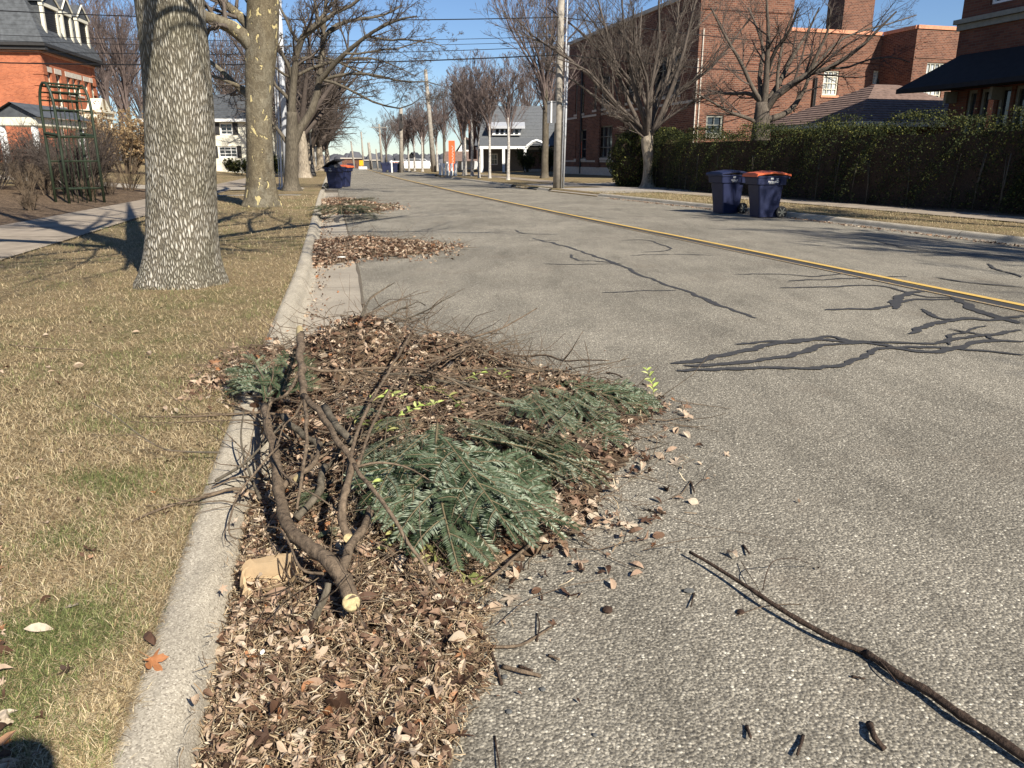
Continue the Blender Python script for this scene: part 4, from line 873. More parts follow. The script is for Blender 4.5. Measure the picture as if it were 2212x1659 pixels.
cart('wheeled_cart', 'navy cart with an orange lid, right of the pair before the hedge', (b_[0]+.12, b_[1]+.25, .0), R(-90+14), 'lid_orange', two=True, group='wheeled carts put out on the street')
a_, b_ = g(721, 407), g(741, 405)
cart('wheeled_cart', 'navy wheeled cart held open by a black bag beside the left kerb', (a_[0]+.1, a_[1], .0), R(60), 'black_rubber', open_=R(24), bag=True, group='wheeled carts put out on the street')
cart('wheeled_cart', 'navy wheeled cart with orange lid behind the overfilled one on the left', (b_[0]-.12, b_[1]+.95, .0), R(68), 'lid_orange', two=True, group='wheeled carts put out on the street')
for k, (u_, lab) in enumerate(((831, 'far navy cart, leftmost of four beside the distant driveway'), (841, 'far navy cart, second of four beside the distant driveway'), (853, 'far navy cart with red lid, third of four'), (861, 'far navy cart with red lid, rightmost of four beside the white wall'))):
    q = at(u_, 374, 92); cart('wheeled_cart', lab, (q[0], 92+.3*k, .02), R(-80), 'cart_blue' if k < 2 else 'lid_orange', text=None, group='wheeled carts put out on the street')
# orange sign pillar, white post row, far signs
q = at(977, 375, 85); o = empty('sign_pillar', (q[0], 85, .15), 'tall bright orange sign pillar with vertical white lettering on the far corner', 'sign')
mb = MB(); mb.box((q[0], 85, 1.75), (.64, .3, 3.2)); mb.build('panel', 'sign_orange', o); mb = MB(); mb.box((q[0], 85, .2), (1.0, .6, .16)); mb.build('plinth', 'stone', o)
mb = MB()
for k in range(11): z = 2.75-k*.17; mb.box((q[0]+.1, 84.84, z), (.13, .02, .03)); mb.box((q[0]+.04+.12*(k % 2), 84.84, z+.06), (.03, .02, .1))
mb.build('lettering', 'white_paint', o)
pr0, pr1 = at(949, 378, 70), at(984, 381, 68)
for k in range(5):
    t = k/4; x = pr0[0]+(pr1[0]-pr0[0])*t; y = 71-3*t; mb = MB(); mb.box((x, y, .62), (.25, .1, 1.02), .1); o = mb.build('white_post', 'white_paint', loc=(x, y, .12)); mb = MB(); mb.box((0, .1, .0), (.36, .03, 0.98), .3)
    tag(o, 'broad white marker slab, %s of five at the far corner' % ('leftmost', 'second from left', 'middle', 'second from right', 'rightmost')[k], 'marker post', 'white slabs in a row')
q = at(790, 371, 125); zq = gzf(q[0], 125); o = empty('road_sign', (q[0]-1.8, 125, 0), 'amber diamond road work sign on the left at the end of the road', 'sign'); sx_ = at(780.5, 352, 125)
mb = MB(); mb.box((sx_[0], 125, sx_[2]), (.62, .04, .8)); mb.build('board', 'amber', o); mb = MB(); mb.tube([(sx_[0], 125.05, 0), (sx_[0], 125.05, sx_[2])], .04, 5); mb.build('post', 'galvanized', o)
mb = MB(); k_ = at(784, 363, 124); mb.box((k_[0], 124, k_[2]), (1.3, .1, .45)); mb.box((k_[0]-.4, 124, k_[2]-.4), (.08, .3, .6)); mb.box((k_[0]+.4, 124, k_[2]-.4), (.08, .3, .6)); o = mb.build('barricade', 'white_paint', loc=(k_[0], 124, 0)); tag(o, 'white barricade panel below the amber road sign', 'barricade')
def car(label, u, v, Y, m, rz, L=4.4):
    q = at(u, v, Y); o = empty('parked_car', (0, 0, 0), label, 'car'); mb = MB(); prof_ = [(-2.2, .35), (-2.15, .8), (-1.3, .92), (-.7, 1.42), (.9, 1.42), (1.6, .95), (2.15, .85), (2.2, .35)]
    mb.frus([[(x, y, z) for x, z in prof_] for y in (-.85, .85)]); mb.build('body', m, o, local=True)
    mb = MB(); mb.frus([[(x, y, z) for x, z in ((-1.15, .95), (-.66, 1.36), (.86, 1.36), (1.4, .97))] for y in (-.87, .87)]); mb.build('window', 'glass', o, local=True)
    for x in (-1.4, 1.4):
        for y in (-.8, .8): mb = MB(); mb.frus([[(x+.32*math.cos(a), y+dy, .32+.32*math.sin(a)) for a in [2*math.pi*j/14 for j in range(14)]] for dy in (-.1, .1)]); mb.build('wheel', 'black_rubber', o, local=True)
    o.location = (q[0], Y, gzf(q[0], Y) if abs(q[0]-cl(Y)) > 6 else float(drop(Y))); o.rotation_euler = (0, 0, rz); return o
car('small dark car at the far end of the road', 759, 362, 170, 'car_dark', R(105)); car('white car parked behind the slender trees', 905, 372, 118, 'car_white', R(5)); car('grey car parked left of the white one', 893, 373, 114, 'galvanized', R(8)); car('white car parked behind the wooden pole', 878, 373, 116, 'car_white', R(3))
q = at(886, 372, 112); mb = MB(); mb.box((q[0], 112, .75), (5.6, .15, 1.0)); o = mb.build('low_wall', 'white_paint', loc=(q[0], 112, 0)); tag(o, 'low white wall in front of the parked cars', 'wall')
for (u_, lab) in ((858-27, 'thin white marker stake between far carts'),): q = at(847, 372, 90); mb = MB(); mb.box((q[0], 90, .7), (.14, .14, 1.35)); o = mb.build('marker_stake', 'white_paint', loc=(q[0], 90, 0)); tag(o, lab, 'stake')
# far flat buildings and wooded hill
for (u0, u1, v0, Y, m, lab) in ((738, 766, 343, 230, 'brick_school', 'long pinkish flat building at the very end of the road'), (770, 812, 347, 260, 'slate', 'low dark grey flat building beyond the road end')):
    a_, b_ = at(u0, v0, Y), at(u1, v0, Y); zb = gzf(a_[0], Y); r = empty('far_building', (a_[0], Y, zb), lab, 'building'); mb = MB(); mb.box(((a_[0]+b_[0])/2, Y+6, (zb+a_[2])/2), (b_[0]-a_[0], 12, a_[2]-zb)); mb.build('wall', m, r); mb = MB(); mb.box(((a_[0]+b_[0])/2, Y+6, a_[2]+.15), (b_[0]-a_[0]+.6, 12.6, .3)); mb.build('roof', 'stone', r)
mb = MB(); rg = np.random.default_rng(3)
pos = []; 
for k in range(2600):
    Y = rg.uniform(330, 760); X = -.19*Y+rg.uniform(-1, 1)*Y*.75; zb = gzf(X, Y)
    pos.append((X, Y, zb+rg.uniform(1, 5)+(Y-330)*.012))
pos = np.array(pos); th = np.linspace(0, 2*np.pi, 9)[:-1]
tv = np.concatenate([[[0, 0, 1.1]], np.stack([np.cos(th)*.75, np.sin(th)*.75, np.full(8, .65)], 1), np.stack([np.cos(th+.3), np.sin(th+.3), np.full(8, -.1)], 1), np.stack([np.cos(th)*.8, np.sin(th)*.8, np.full(8, -1.6)], 1)]); tv *= 1+rg.normal(0, .12, (25, 1))
tf3 = np.array([(0, 1+k, 1+(k+1) % 8) for k in range(8)]); tf4 = np.array([(1+r_*8+k, 9+r_*8+k, 9+r_*8+(k+1) % 8, 1+r_*8+(k+1) % 8) for r_ in range(2) for k in range(8)])
o = scatter('far_woods', [(tv, [tf4, tf3])], pos, rots(2600, .2, rg), rg.uniform(2.0, 4.6, 2600), 'wood_far', kind='stuff', smooth=True); o['label'] = 'distant dark line of woods beyond the end of the road'
# ------------------------------------------------------------ trees
def c2(x, y): return (510.5+.2692*x, .2692*y)
def c3(x, y): return (1021+.2692*x, .2692*y)
def c4(x, y): return (1616.5+.2692*x, .2692*y)
def limb(pts, Y, dy, r0, r1, f=None, k=None):
    P = [Vector(at(*(f(*p) if f else p), Y+dy*i/(len(pts)-1)+(k or 0))) for i, p in enumerate(pts)]; return (P, r0, r1)
# the big furrowed trunk in front
bx, by = g(395, 612, .12); zt = 4.2
tb = (bx, by, .12)
tr = [(tb, .40)]+[(at(u_, v_, by), r_) for u_, v_, r_ in ((394, 480, .365), (391, 330, .35), (385, 200, .34), (376, 90, .325), (366, 0, .32), (360, -120, .35))]
top = Vector(tr[-1][0])
lm = []
for dx_, dy_, dz_, r_ in ((-2.4, 1.5, 3.2, .26), (2.2, .8, 3.6, .27), (.3, -1.6, 4.6, .22), (-.6, 3.0, 4.0, .2), (3.6, 2.6, 2.2, .15), (-3.6, -1.0, 2.6, .15)):
    lm.append(([top-Vector((0, 0, .25)), top+Vector((dx_*.3, dy_*.3, dz_*.35)), top+Vector((dx_*.8, dy_*.8, dz_*.9)), top+Vector((dx_*1.7, dy_*1.7, dz_*1.9))], r_, .04))
for az_, r_, hz_ in ((-38, .11, 1.0), (-62, .085, .55), (-22, .09, 1.7), (-80, .07, 1.4)):
    d_ = Vector((math.cos(R(az_)), math.sin(R(az_)), 0)); s0_ = Vector(at(366, 0, by)); lm.append(([s0_+Vector((0, 0, .55)), s0_+d_*1.2+Vector((0, 0, .9+hz_*.4)), s0_+d_*3.0+Vector((0, 0, 1.1+hz_)), s0_+d_*5.2+Vector((0, 0, 1.6+hz_*1.5))], r_, .03))
spec_far = [dict(n=7, ln=.55, ang=45, k=6, jit=.14, up=.1, rr=.55), dict(n=7, ln=.5, ang=42, k=5, jit=.16, up=.1, rr=.5), dict(n=6, ln=.5, ang=42, k=4, jit=.15, up=.05, rr=.5, rmin=.006)]
t1 = tree('maple_tree', 'huge pale furrowed trunk on the left verge, nearest tree', 'tree', tb, tr, lm, spec_far, 'bark_pale', 'twig', 11, tsides=120, flare=1.25)
# real relief on the big trunk
me = [c for c in t1.children if c.name.startswith('trunk')][0].data
# plane tree
bx, by = g(565, 446, .12); Y = by; tb = (bx, by, .12)
tr = [(tb, .46)]+[(at(u_, v_, Y), r_) for u_, v_, r_ in ((561, 330, .385), (559, 230, .37), (562, 150, .38), (566, 90, .43), (568, 30, .42), (568, -80, .38))]
top = Vector(at(568, -80, Y)); lm = [limb([(2090, 480), (1990, 330), (1870, 225), (1740, 165), (1630, 120), (1350, -80)], Y, -1, .24, .10, lambda x, y: (x*.2692, y*.2692)), limb([(2080, 330), (1980, 190), (1900, 110), (1800, 30), (1600, -150)], Y, .8, .17, .08, lambda x, y: (x*.2692, y*.2692)),
   limb([(2190, 250), (2205, 330), (2230, 370), (2260, 300)], Y, .3, .06, .02, lambda x, y: (x*.2692, y*.2692)), limb([(2080, 830), (1990, 770), (1900, 690), (1800, 590), (1680, 490), (1500, 400)], Y, 1.5, .10, .04, lambda x, y: (x*.2692, y*.2692)),
   limb([(2080, 800), (1990, 730), (1840, 660), (1700, 610), (1560, 600)], Y, 1.0, .07, .03, lambda x, y: (x*.2692, y*.2692), .1),
   ([top-Vector((0, 0, .6)), top+Vector((.5, .3, 2)), top+Vector((1.8, 1.2, 5)), top+Vector((2.6, 1.2, 8))], .3, .06), ([top-Vector((0, 0, .4)), top+Vector((-.8, -.3, 2)), top+Vector((-2, -1.2, 5)), top+Vector((-4, -2, 7))], .26, .06), ([top-Vector((0, 0, .8)), top+Vector((1.2, -.8, 1.2)), top+Vector((3.6, -2, 3.0)), top+Vector((6, -3.4, 4))], .2, .05)]
sp = [dict(n=6, ln=.5, ang=48, k=6, jit=.2, up=.08, rr=.5), dict(n=7, ln=.5, ang=45, k=5, jit=.22, up=.05, rr=.5), dict(n=6, ln=.5, ang=45, k=4, jit=.22, up=0, rr=.55, rmin=.008)]
tree('plane_tree', 'blotchy olive and cream plane tree trunk, second on the left verge', 'tree', tb, tr, lm, sp, 'bark_plane', 'twig', 12, tsides=40, flare=1.3, ml=None)
# forked tree with the wide crown over the road
bx, by = g(630, 412, .12); Y = by; tb = (bx, by, .12)
tr = [(tb, .33)]+[(at(*c2(x, y), Y), r_) for x, y, r_ in ((441, 1450, .29), (442, 1330, .27), (446, 1180, .28), (447, 1080, .25), (445, 900, .22))]
L = lambda pts, dy, r0, r1, k=0: limb(pts, Y, dy, r0*.76, r1*.8, c2, k)
lm = [L([(445, 930), (450, 760), (470, 560), (490, 350), (540, 290), (620, 230), (760, 120), (900, 60), (1050, -60)], -.5, .27, .07), L([(448, 700), (430, 560), (370, 440), (340, 370), (295, 340)], -.7, .12, .07), L([(492, 330), (440, 250), (400, 150), (350, 60), (320, -60)], .6, .10, .04),
   L([(455, 1180), (500, 1050), (580, 930), (635, 820), (665, 640), (690, 420), (700, 200), (715, 60), (730, -120)], .8, .26, .08), L([(668, 650), (760, 540), (870, 430), (960, 360), (1050, 285), (1200, 200), (1330, 150), (1450, 130)], -2.0, .17, .04),
   L([(690, 330), (760, 230), (860, 180), (1000, 150), (1150, 130), (1280, 75), (1330, 40)], 1.5, .13, .04), L([(1050, 290), (1150, 310), (1280, 325), (1340, 310), (1450, 330), (1600, 300)], -.8, .07, .02, -1), L([(690, 640), (800, 670), (950, 740), (1080, 810), (1200, 850), (1320, 870), (1420, 830), (1500, 770)], -1.8, .09, .02),
   L([(690, 640), (850, 600), (1000, 590), (1200, 620), (1350, 660), (1500, 650), (1650, 690)], -1.2, .10, .02), L([(500, 600), (620, 540), (750, 500), (900, 470), (1100, 470), (1250, 520), (1420, 600)], 1.2, .10, .025), L([(520, 470), (640, 460), (780, 480), (950, 560), (1120, 620), (1300, 640)], 2.2, .09, .02),
   L([(410, 1150), (370, 1090), (310, 1010), (250, 930)], .5, .13, .05), L([(425, 800), (370, 740), (310, 680), (260, 560), (180, 480)], -.5, .11, .04), L([(430, 620), (370, 590), (310, 540), (240, 520), (100, 380)], -1.4, .08, .03), L([(645, 220), (650, 100), (630, 20), (620, -100)], .3, .08, .04), L([(700, 290), (660, 250), (640, 130), (640, 40)], .9, .08, .04),
   L([(870, 430), (1000, 430), (1150, 400), (1300, 390), (1500, 330), (1680, 380)], .8, .06, .02, -1.2), L([(1000, 150), (1020, 230), (1050, 320), (1180, 360), (1300, 420)], .5, .04, .015, 1), L([(560, 270), (700, 120), (800, 0), (1000, -150)], 1.5, .12, .04)]
sp = [dict(n=8, ln=.38, ang=42, k=6, jit=.16, up=.03, rr=.5, tmin=.3), dict(n=7, ln=.5, ang=38, k=5, jit=.2, up=.06, rr=.5, tmin=.2), dict(n=6, ln=.5, ang=40, k=4, jit=.22, up=.06, rr=.5, rmin=.006, tmin=.15), dict(n=3, ln=.55, ang=40, k=3, jit=.2, up=.05, rr=.6, rmin=.0055, tmin=.1)]
t3 = tree('ash_tree', 'forked grey brown tree spreading a wide bare crown over the road', 'tree', tb, tr, lm, sp, 'bark_grey', 'twig', 13, tsides=20, flare=1.45)
t3.name = 'forked_tree'
# zelkova on the right verge
bx, by = g(1398, 406, .12); Y = by; tb = (bx, by, .12)
tr = [(tb, .30)]+[(at(*c3(x, y), Y), r_) for x, y, r_ in ((1405, 1420, .25), (1410, 1280, .24), (1402, 1180, .27), (1400, 1100, .29), (1400, 1040, .24))]
Z = lambda pts, dy, r0=.12, r1=.035, k=0: limb([(1400, 1120)]+pts, Y, dy, r0*.8, r1*.8, c3, k)
lm = [Z([(1330, 1040), (1100, 790), (900, 570), (700, 430), (500, 300), (350, 150)], -1.5, .15), Z([(1340, 1000), (1200, 700), (1120, 400), (1020, 60), (980, -150)], 1.2, .15), Z([(1380, 980), (1300, 700), (1240, 400), (1200, 60), (1190, -100)], -2.5, .15), Z([(1420, 930), (1440, 640), (1500, 330), (1490, 60), (1520, -150)], -1, .16), Z([(1440, 960), (1540, 680), (1620, 400), (1650, 60), (1680, -100)], 1.8, .16),
  Z([(1460, 1030), (1600, 700), (1690, 420), (1770, 80), (1830, -120)], -1.2, .17), Z([(1480, 1040), (1620, 760), (1850, 600), (2020, 420), (2220, 150)], .8, .15), Z([(1330, 1050), (1150, 930), (980, 780), (800, 640), (600, 560)], 1.8, .12), Z([(1350, 1010), (1180, 860), (1000, 650), (880, 540), (680, 470)], -2.2, .12), Z([(1320, 1060), (1250, 980), (1190, 950), (1100, 900)], -1.6, .07), Z([(1400, 900), (1340, 600), (1340, 300), (1360, 60)], 2.4, .13), Z([(1500, 1000), (1700, 860), (1880, 760), (2100, 740)], -1.6, .09), Z([(1380, 930), (1180, 640), (1060, 300), (860, 60)], 2.2, .13), Z([(1430, 880), (1560, 560), (1720, 300), (1960, 60)], 2.6, .12), Z([(1380, 940), (1260, 640), (1000, 380), (800, 200), (600, 60)], .5, .13), Z([(1400, 950), (1400, 640), (1300, 350), (1290, 60)], -3, .12)]
sp = [dict(n=9, ln=.42, ang=26, k=6, jit=.08, up=.14, rr=.5, tmin=.2), dict(n=7, ln=.5, ang=30, k=5, jit=.1, up=.14, rr=.5, tmin=.15), dict(n=6, ln=.5, ang=34, k=3, jit=.1, up=.1, rr=.5, rmin=.006), dict(n=2, ln=.6, ang=34, k=2, jit=.1, up=.1, rr=.6, rmin=.0055)]
tree('zelkova_tree', 'vase shaped tree with many steep stems on the right verge beside the hedge', 'tree', tb, tr, lm, sp, 'bark_zelkova', 'twig', 14, tsides=20, flare=1.5, ml=1)
# broad tree behind the hedge
Y = 34.; q = at(*c4(100, 1090), Y); tb = (q[0], Y, .3)
tr = [(tb, .44)]+[(at(*c4(x, y), Y), r_) for x, y, r_ in ((100, 1060, .42), (105, 980, .40), (110, 900, .36), (110, 820, .26))]
H_ = lambda pts, dy, r0=.12, r1=.03, k=0: limb(pts, Y, dy, r0, r1, c4, k)
lm = [H_([(100, 930), (90, 830), (60, 780), (0, 745), (-150, 755), (-330, 720)], 1.5, .13), H_([(120, 880), (140, 700), (150, 500), (160, 300), (150, 60), (140, -80)], -.8, .16), H_([(130, 960), (230, 940), (340, 880), (420, 770), (470, 670), (500, 560)], .7, .17, .05), H_([(130, 900), (210, 780), (330, 690), (460, 600), (620, 560), (760, 480), (900, 380), (1020, 260), (1190, 90)], -2.0, .17, .03),
  H_([(120, 850), (230, 700), (320, 520), (400, 380), (480, 250), (570, 60)], 1.2, .13), H_([(110, 830), (90, 600), (120, 400), (60, 200), (0, 60)], 1.6, .12), H_([(140, 620), (220, 400), (330, 250), (400, 60)], -1.4, .10), H_([(70, 990), (0, 950), (-150, 900), (-270, 830), (-430, 740)], -1.0, .09), H_([(230, 750), (235, 600), (260, 420), (300, 260), (370, 80)], .3, .08), H_([(480, 590), (560, 420), (640, 240), (660, 60)], -.6, .09, .03, -.8), H_([(640, 550), (800, 540), (960, 480), (1150, 460), (1300, 500)], -.6, .05, .02, -1), H_([(120, 840), (30, 700), (-60, 500), (-180, 300), (-300, 60)], -.4, .11), H_([(470, 600), (700, 350), (900, 250), (1100, 200), (1350, 120)], 1.8, .06, .02, .2)]
sp = [dict(n=9, ln=.42, ang=40, k=6, jit=.12, up=.03, rr=.45, tmin=.2), dict(n=7, ln=.5, ang=38, k=5, jit=.15, up=.05, rr=.5, tmin=.2), dict(n=5, ln=.5, ang=38, k=3, jit=.15, up=.02, rr=.55, rmin=.005)]
tree('bare_tree', 'wide low branching dark tree rising just behind the hedge', 'tree', tb, tr, lm, sp, 'bark_dark', 'twig_dark', 15, tsides=16)
# generic trees (prototypes then copies)
def proto(name, label, loc, h, kind, mt, mc, seed, group=None, dens=1.):
    rg = np.random.default_rng(seed); x, y, z = loc; P = Vector(loc)
    if kind == 'wide': fh, nl, sp_, r = h*.24, 8, .55, h*.035
    elif kind == 'up': fh, nl, sp_, r = h*.2, 13, .34, h*.021
    elif kind == 'narrow': fh, nl, sp_, r = h*.25, 12, .2, h*.014
    lm = []; H2 = h*.62 if kind != 'wide' else h*.5
    for k in range(nl):
        a = 2*math.pi*k/nl+rg.uniform(-.3, .3); s0 = rg.uniform(.25, 1)*sp_*h; st = fh*(.8+.4*rg.random()) if kind == 'wide' else fh*(.9+(1.9*k/nl))
        hh_ = h*rg.uniform(.72, .98) if kind != 'wide' else h*(.98-.45*(s0/(sp_*h))*rg.uniform(.6, 1.1))
        d = Vector((math.cos(a), math.sin(a), 0)); c_ = 1 if kind == 'wide' else .6
        lm.append(([P+Vector((0, 0, st)), P+d*s0*.3*c_+Vector((0, 0, st+(hh_-st)*.3)), P+d*s0*.72+Vector((0, 0, st+(hh_-st)*.7)), P+d*s0+Vector((0, 0, hh_))], r*(.55 if kind == 'wide' else .38), r*.08))
    th = h*.5 if kind != 'wide' else fh*1.15
    if kind != 'wide': lm.append(([P+Vector((0, 0, h*.4)), P+Vector((.1, 0, h*.6)), P+Vector((0, .1, h*.8)), P+Vector((0, 0, h))], r*.5, r*.08))
    tr = [(loc, r*1.05), ((x, y, z+fh*.5), r*.86), ((x+.03, y, z+fh), r*.8), ((x, y, z+th), r*.45)]
    up = {'wide': .06, 'up': .2, 'narrow': .22}[kind]; an = {'wide': 44, 'up': 28, 'narrow': 30}[kind]
    sp = [dict(n=int(8*dens), ln=.45, ang=an, k=5, jit=.13, up=up, rr=.5, tmin=.15), dict(n=7, ln=.5, ang=an, k=4, jit=.15, up=up, rr=.5, rmin=.012, tmin=.15), dict(n=5, ln=.5, ang=an, k=3, jit=.15, up=up*.6, rr=.55, rmin=.012)]
    return tree(name, label, 'tree', loc, tr, lm, sp, mt, mc, seed, group, tsides=12, flare=1.4, ml=1)
def verge(y, d=1.8): return (float(lk(y))-d, y, gzf(lk(y)-d, y))
G1 = 'bare trees in a row along the left verge beyond the carts'
p = g(668, 381, .12); pw1 = proto('row_tree', 'thick pale trunked bare tree directly behind the lamp post', (p[0]-.2+1.2, 60, .12), 13, 'wide', 'bark_zelkova', 'twig_dark', 21, G1, dens=1.4)
for (y, s_, rz, lab) in ((71, .98, 1.1, 'bare verge tree just beyond the lamp post tree'), (82, 1.0, 2.3, 'second bare tree beyond the lamp post tree'), (93, .95, 3.9, 'third bare tree beyond the lamp post tree'), (106, .95, .5, 'fourth bare tree beyond the lamp post tree'), (120, .95, 5.1, 'fifth bare tree beyond the lamp post tree'), (138, .8, 2.9, 'last small bare tree of the left row')):
    copy_tree(pw1, verge(y, 2.2), rz, s_, lab, G1)
up1 = proto('upright_tree', 'large many stemmed bare tree with steep limbs left of the utility pole', (g(1176, 380, .12)[0]*58/66.7, 58, .15), 13, 'up', 'bark_grey', 'twig_purple', 31, dens=1.1)
nr = proto('birch_tree', 'white barked young tree nearest the far right kerb', (g(1098, 388, .12)[0], 54, .12), 8.0, 'narrow', 'bark_birch', 'twig_purple', 33, 'young trees along the far right verge', dens=.8)
for (u_, v_, s_, rz, lab) in ((1058, 385, .95, 1.2, 'second white barked young tree from the driveway'), (1035, 384, .9, 2.6, 'third slim young tree behind the white barked pair'), (1020, 381, 1.2, .4, 'dark slim tree just right of the orange pillar'), (1006, 378, 1.1, 3.2, 'slim tree between the pillar and white house'), (1002, 379, 1.1, 5., 'thin bare tree over the white slabs')):
    q = g(u_, v_, .12); copy_tree(nr, (q[0], q[1], .12), rz, s_, lab, 'young trees along the far right verge')
for (u_, Y, s_, rz, lab) in ((913, 92, .95, .2, 'slender street tree behind the white slab row'), (896, 96, .9, 1.5, 'slender street tree beside the dark shed'), (884, 99, .95, 3.3, 'slender street tree left of the dark shed'), (872, 104, .85, 4.4, 'slender street tree touching the straight pole'), (945, 96, .95, 2.2, 'slender street tree between leaning pole and white house')):
    q = at(u_, 374, Y); copy_tree(nr, (q[0], Y, .12), rz, (s_*1.25, s_*1.25, s_), lab, 'slender street trees by the parked cars')
for (y, d, s_, rz, lab) in ((77, 2.6, 1.1, 4., 'second inner row bare tree on the left'), (88, 5.0, 1.1, .9, 'third inner row bare tree on the left'), (99, 1.4, 1.0, 2.9, 'slim gap filling bare tree in the left row'), (112, 4.0, 1.1, 3.6, 'fourth inner row bare tree on the left'), (128, 1.0, .95, 1.3, 'bare tree leaning over the road end on the left')):
    copy_tree(pw1, verge(y, d), rz, s_, lab, G1)
G4 = 'bare trees massed in the distance'
for (u_, Y, s_, rz, src, lab) in ((960, 135, 1.0, .7, up1, 'round crowned bare tree behind the leaning pole'), (915, 150, .95, 2., up1, 'tall bare tree above the slender street trees'), (1000, 140, 1., 3., up1, 'reddish bare tree above the white gabled house'), (835, 175, .85, 4., up1, 'small pale bare tree standing alone by the road end'), (870, 165, .8, 5., up1, 'bare tree behind the straight wooden pole'), (1050, 112, 1.05, 1., up1, 'bare tree left behind the grey shingled house'), (1140, 118, 1.05, 2.2, up1, 'bare tree behind the grey shingled roof'), (1195, 105, 1.1, 5.5, up1, 'bare tree behind the blue gabled house'), 
     (250, 88, 1.2, 1.7, up1, 'tall bare tree right of the orange brick house'), (290, 75, 1.1, 3.1, up1, 'bare tree beside the big trunk in the back yard'), (205, 98, 1.4, .2, up1, 'tallest bare tree behind the orange brick house'), (272, 110, 1.2, 5.2, up1, 'bare tree far behind the left gardens'), (500, 100, 1.25, 4.1, up1, 'bare tree behind the white shuttered house'), (590, 125, 1.2, 2.5, up1, 'bare tree behind the silvery pole'), (640, 140, 1.2, 3.6, up1, 'distant bare tree behind the forked tree'), (320, 130, 1.3, 2.2, up1, 'far bare tree hidden behind the big trunk'), (560, 85, .9, 1.2, pw1, 'bare tree behind the plane tree')):
    q = at(u_, 345, Y); copy_tree(src, (q[0], Y, gzf(q[0], Y)-.1), rz, s_, lab, G4)
for o in list(bpy.data.objects):
    if o.get('group') == G4 and o.get('label', '').find('reddish') >= 0:
        for c_ in o.children:
            if c_.name.startswith('crown'): c_.data = c_.data.copy(); c_.data.materials[0] = M['twig_red']
# right-hand and off-frame street trees whose shadows fall across the road
up2 = copy_tree(nr, (13.2, 5.2, .12), 2.2, (1.5, 1.5, 1.3), 'street tree on the right verge outside the frame'); copy_tree(nr, (12.2, 13.4, .12), .7, (1.5, 1.5, 1.2), 'street tree whose twigs reach into the right edge of the frame'); copy_tree(pw1, (14.6, -5., .12), 1., .9, 'spreading street tree behind the camera on the right verge'); copy_tree(up1, (9.2, 27.2, .12), 4., (.55, .55, .6), 'young street tree by the hedge') if 0 else None
# ------------------------------------------------------------ shrubs
def shrub(name, label, loc, h, w_, mc, seed, n=26, cat='shrub', group=None, up=.05, rm=.006, leaf=None):
    rg = np.random.default_rng(seed); P = Vector(loc); K = 5; LP = []; 
    for k in range(n):
        a = rg.uniform(0, 6.28); s0 = w_*.5*rg.uniform(.2, 1)**.6; hh_ = h*rg.uniform(.65, 1); d = Vector((math.cos(a), math.sin(a), 0)); b_ = P+d*s0*.25
        LP.append(resample([b_-Vector((0, 0, .05)), b_+d*s0*.35+Vector((0, 0, hh_*.45)), P+d*s0+Vector((0, 0, hh_))], K))
    LP = np.array(LP); LR = np.tile(np.linspace(.016, .006, K)[None], (n, 1))*max(1, h/1.6); VV, FF, nn = [], [], 0; Pp, Rr = LP, LR
    for s_ in (None, dict(n=9, ln=.45, ang=35, k=4, jit=.2, up=up, rr=.6, rmin=rm, tmin=.15), dict(n=6, ln=.5, ang=38, k=3, jit=.2, up=up, rr=.7, rmin=rm, tmin=.1)):
        if s_: Pp, Rr = sprout(Pp, Rr, rg=rg, **s_)
        V, F_ = batch_tubes(Pp, Rr, 3 if s_ else 5); VV.append(V); FF.append(F_+nn); nn += len(V)
    root = empty(name, loc, label, cat, group); me = np_mesh('stems', np.concatenate(VV), [np.concatenate(FF)], [mc], smooth=True); shift(me, loc); link('stems', me, root)['kind'] = 'stuff'
    if leaf: 
        m_, cnt, sz = leaf; idx = rg.integers(0, len(Pp), cnt); pos = Pp[idx, -1]+rg.normal(0, .03, (cnt, 3)); scatter('leaves', OVAL, pos, rots(cnt, .9, rg), rg.uniform(.6, 1.2, cnt)*sz, m_, root)
    return root
def oval(n=4, w_=.42, cup=.12, bend=.15):
    V, F_ = [], []
    for k in range(n+1):
        t = k/n; ww = w_*math.sin(math.pi*min(.999, max(.02, t)))**.8*.5; z = bend*4*t*(t-1)*-1*.3
        V += [(-ww, t-.5, z+cup*ww*2), (0, t-.5, z), (ww, t-.5, z+cup*ww*2)]
        if k < n: b = k*3; F_ += [(b, b+1, b+4, b+3), (b+1, b+2, b+5, b+4)]
    return (np.array(V), [np.array(F_)])
OVAL = [oval(3, .45, .5, .6), oval(3, .38, -.4, .9), oval(3, .5, .9, -.6)]
gb = 'brown twiggy garden shrubs on the left'
for k, (u_, v_, dY, h, w_, lab) in enumerate(((60, 400, 6, 2.6, 3.4, 'twiggy brown shrub at the left border'), (120, 398, 7, 2.4, 3., 'twiggy brown shrub left of the arbor'), (235, 395, 4, 2.7, 3.2, 'dense brown shrub right of the arbor'), (290, 398, 2, 2.8, 3.4, 'dense brown shrub beside the big trunk'), (265, 392, 9, 3.2, 4, 'tall brown shrub behind the dense pair'), (175, 392, 6, 2.0, 2.4, 'greenish shrub seen through the arbor'), (30, 392, 10, 3.2, 4, 'tall shrub under the side porch'))):
    q = g(u_, v_, .5); shrub('bare_shrub', lab, (q[0], q[1]-4, gzf(q[0], q[1]-4)), h*.74, w_, 'twig_dark' if k != 5 else 'twig', 40+k, 40, group=gb)
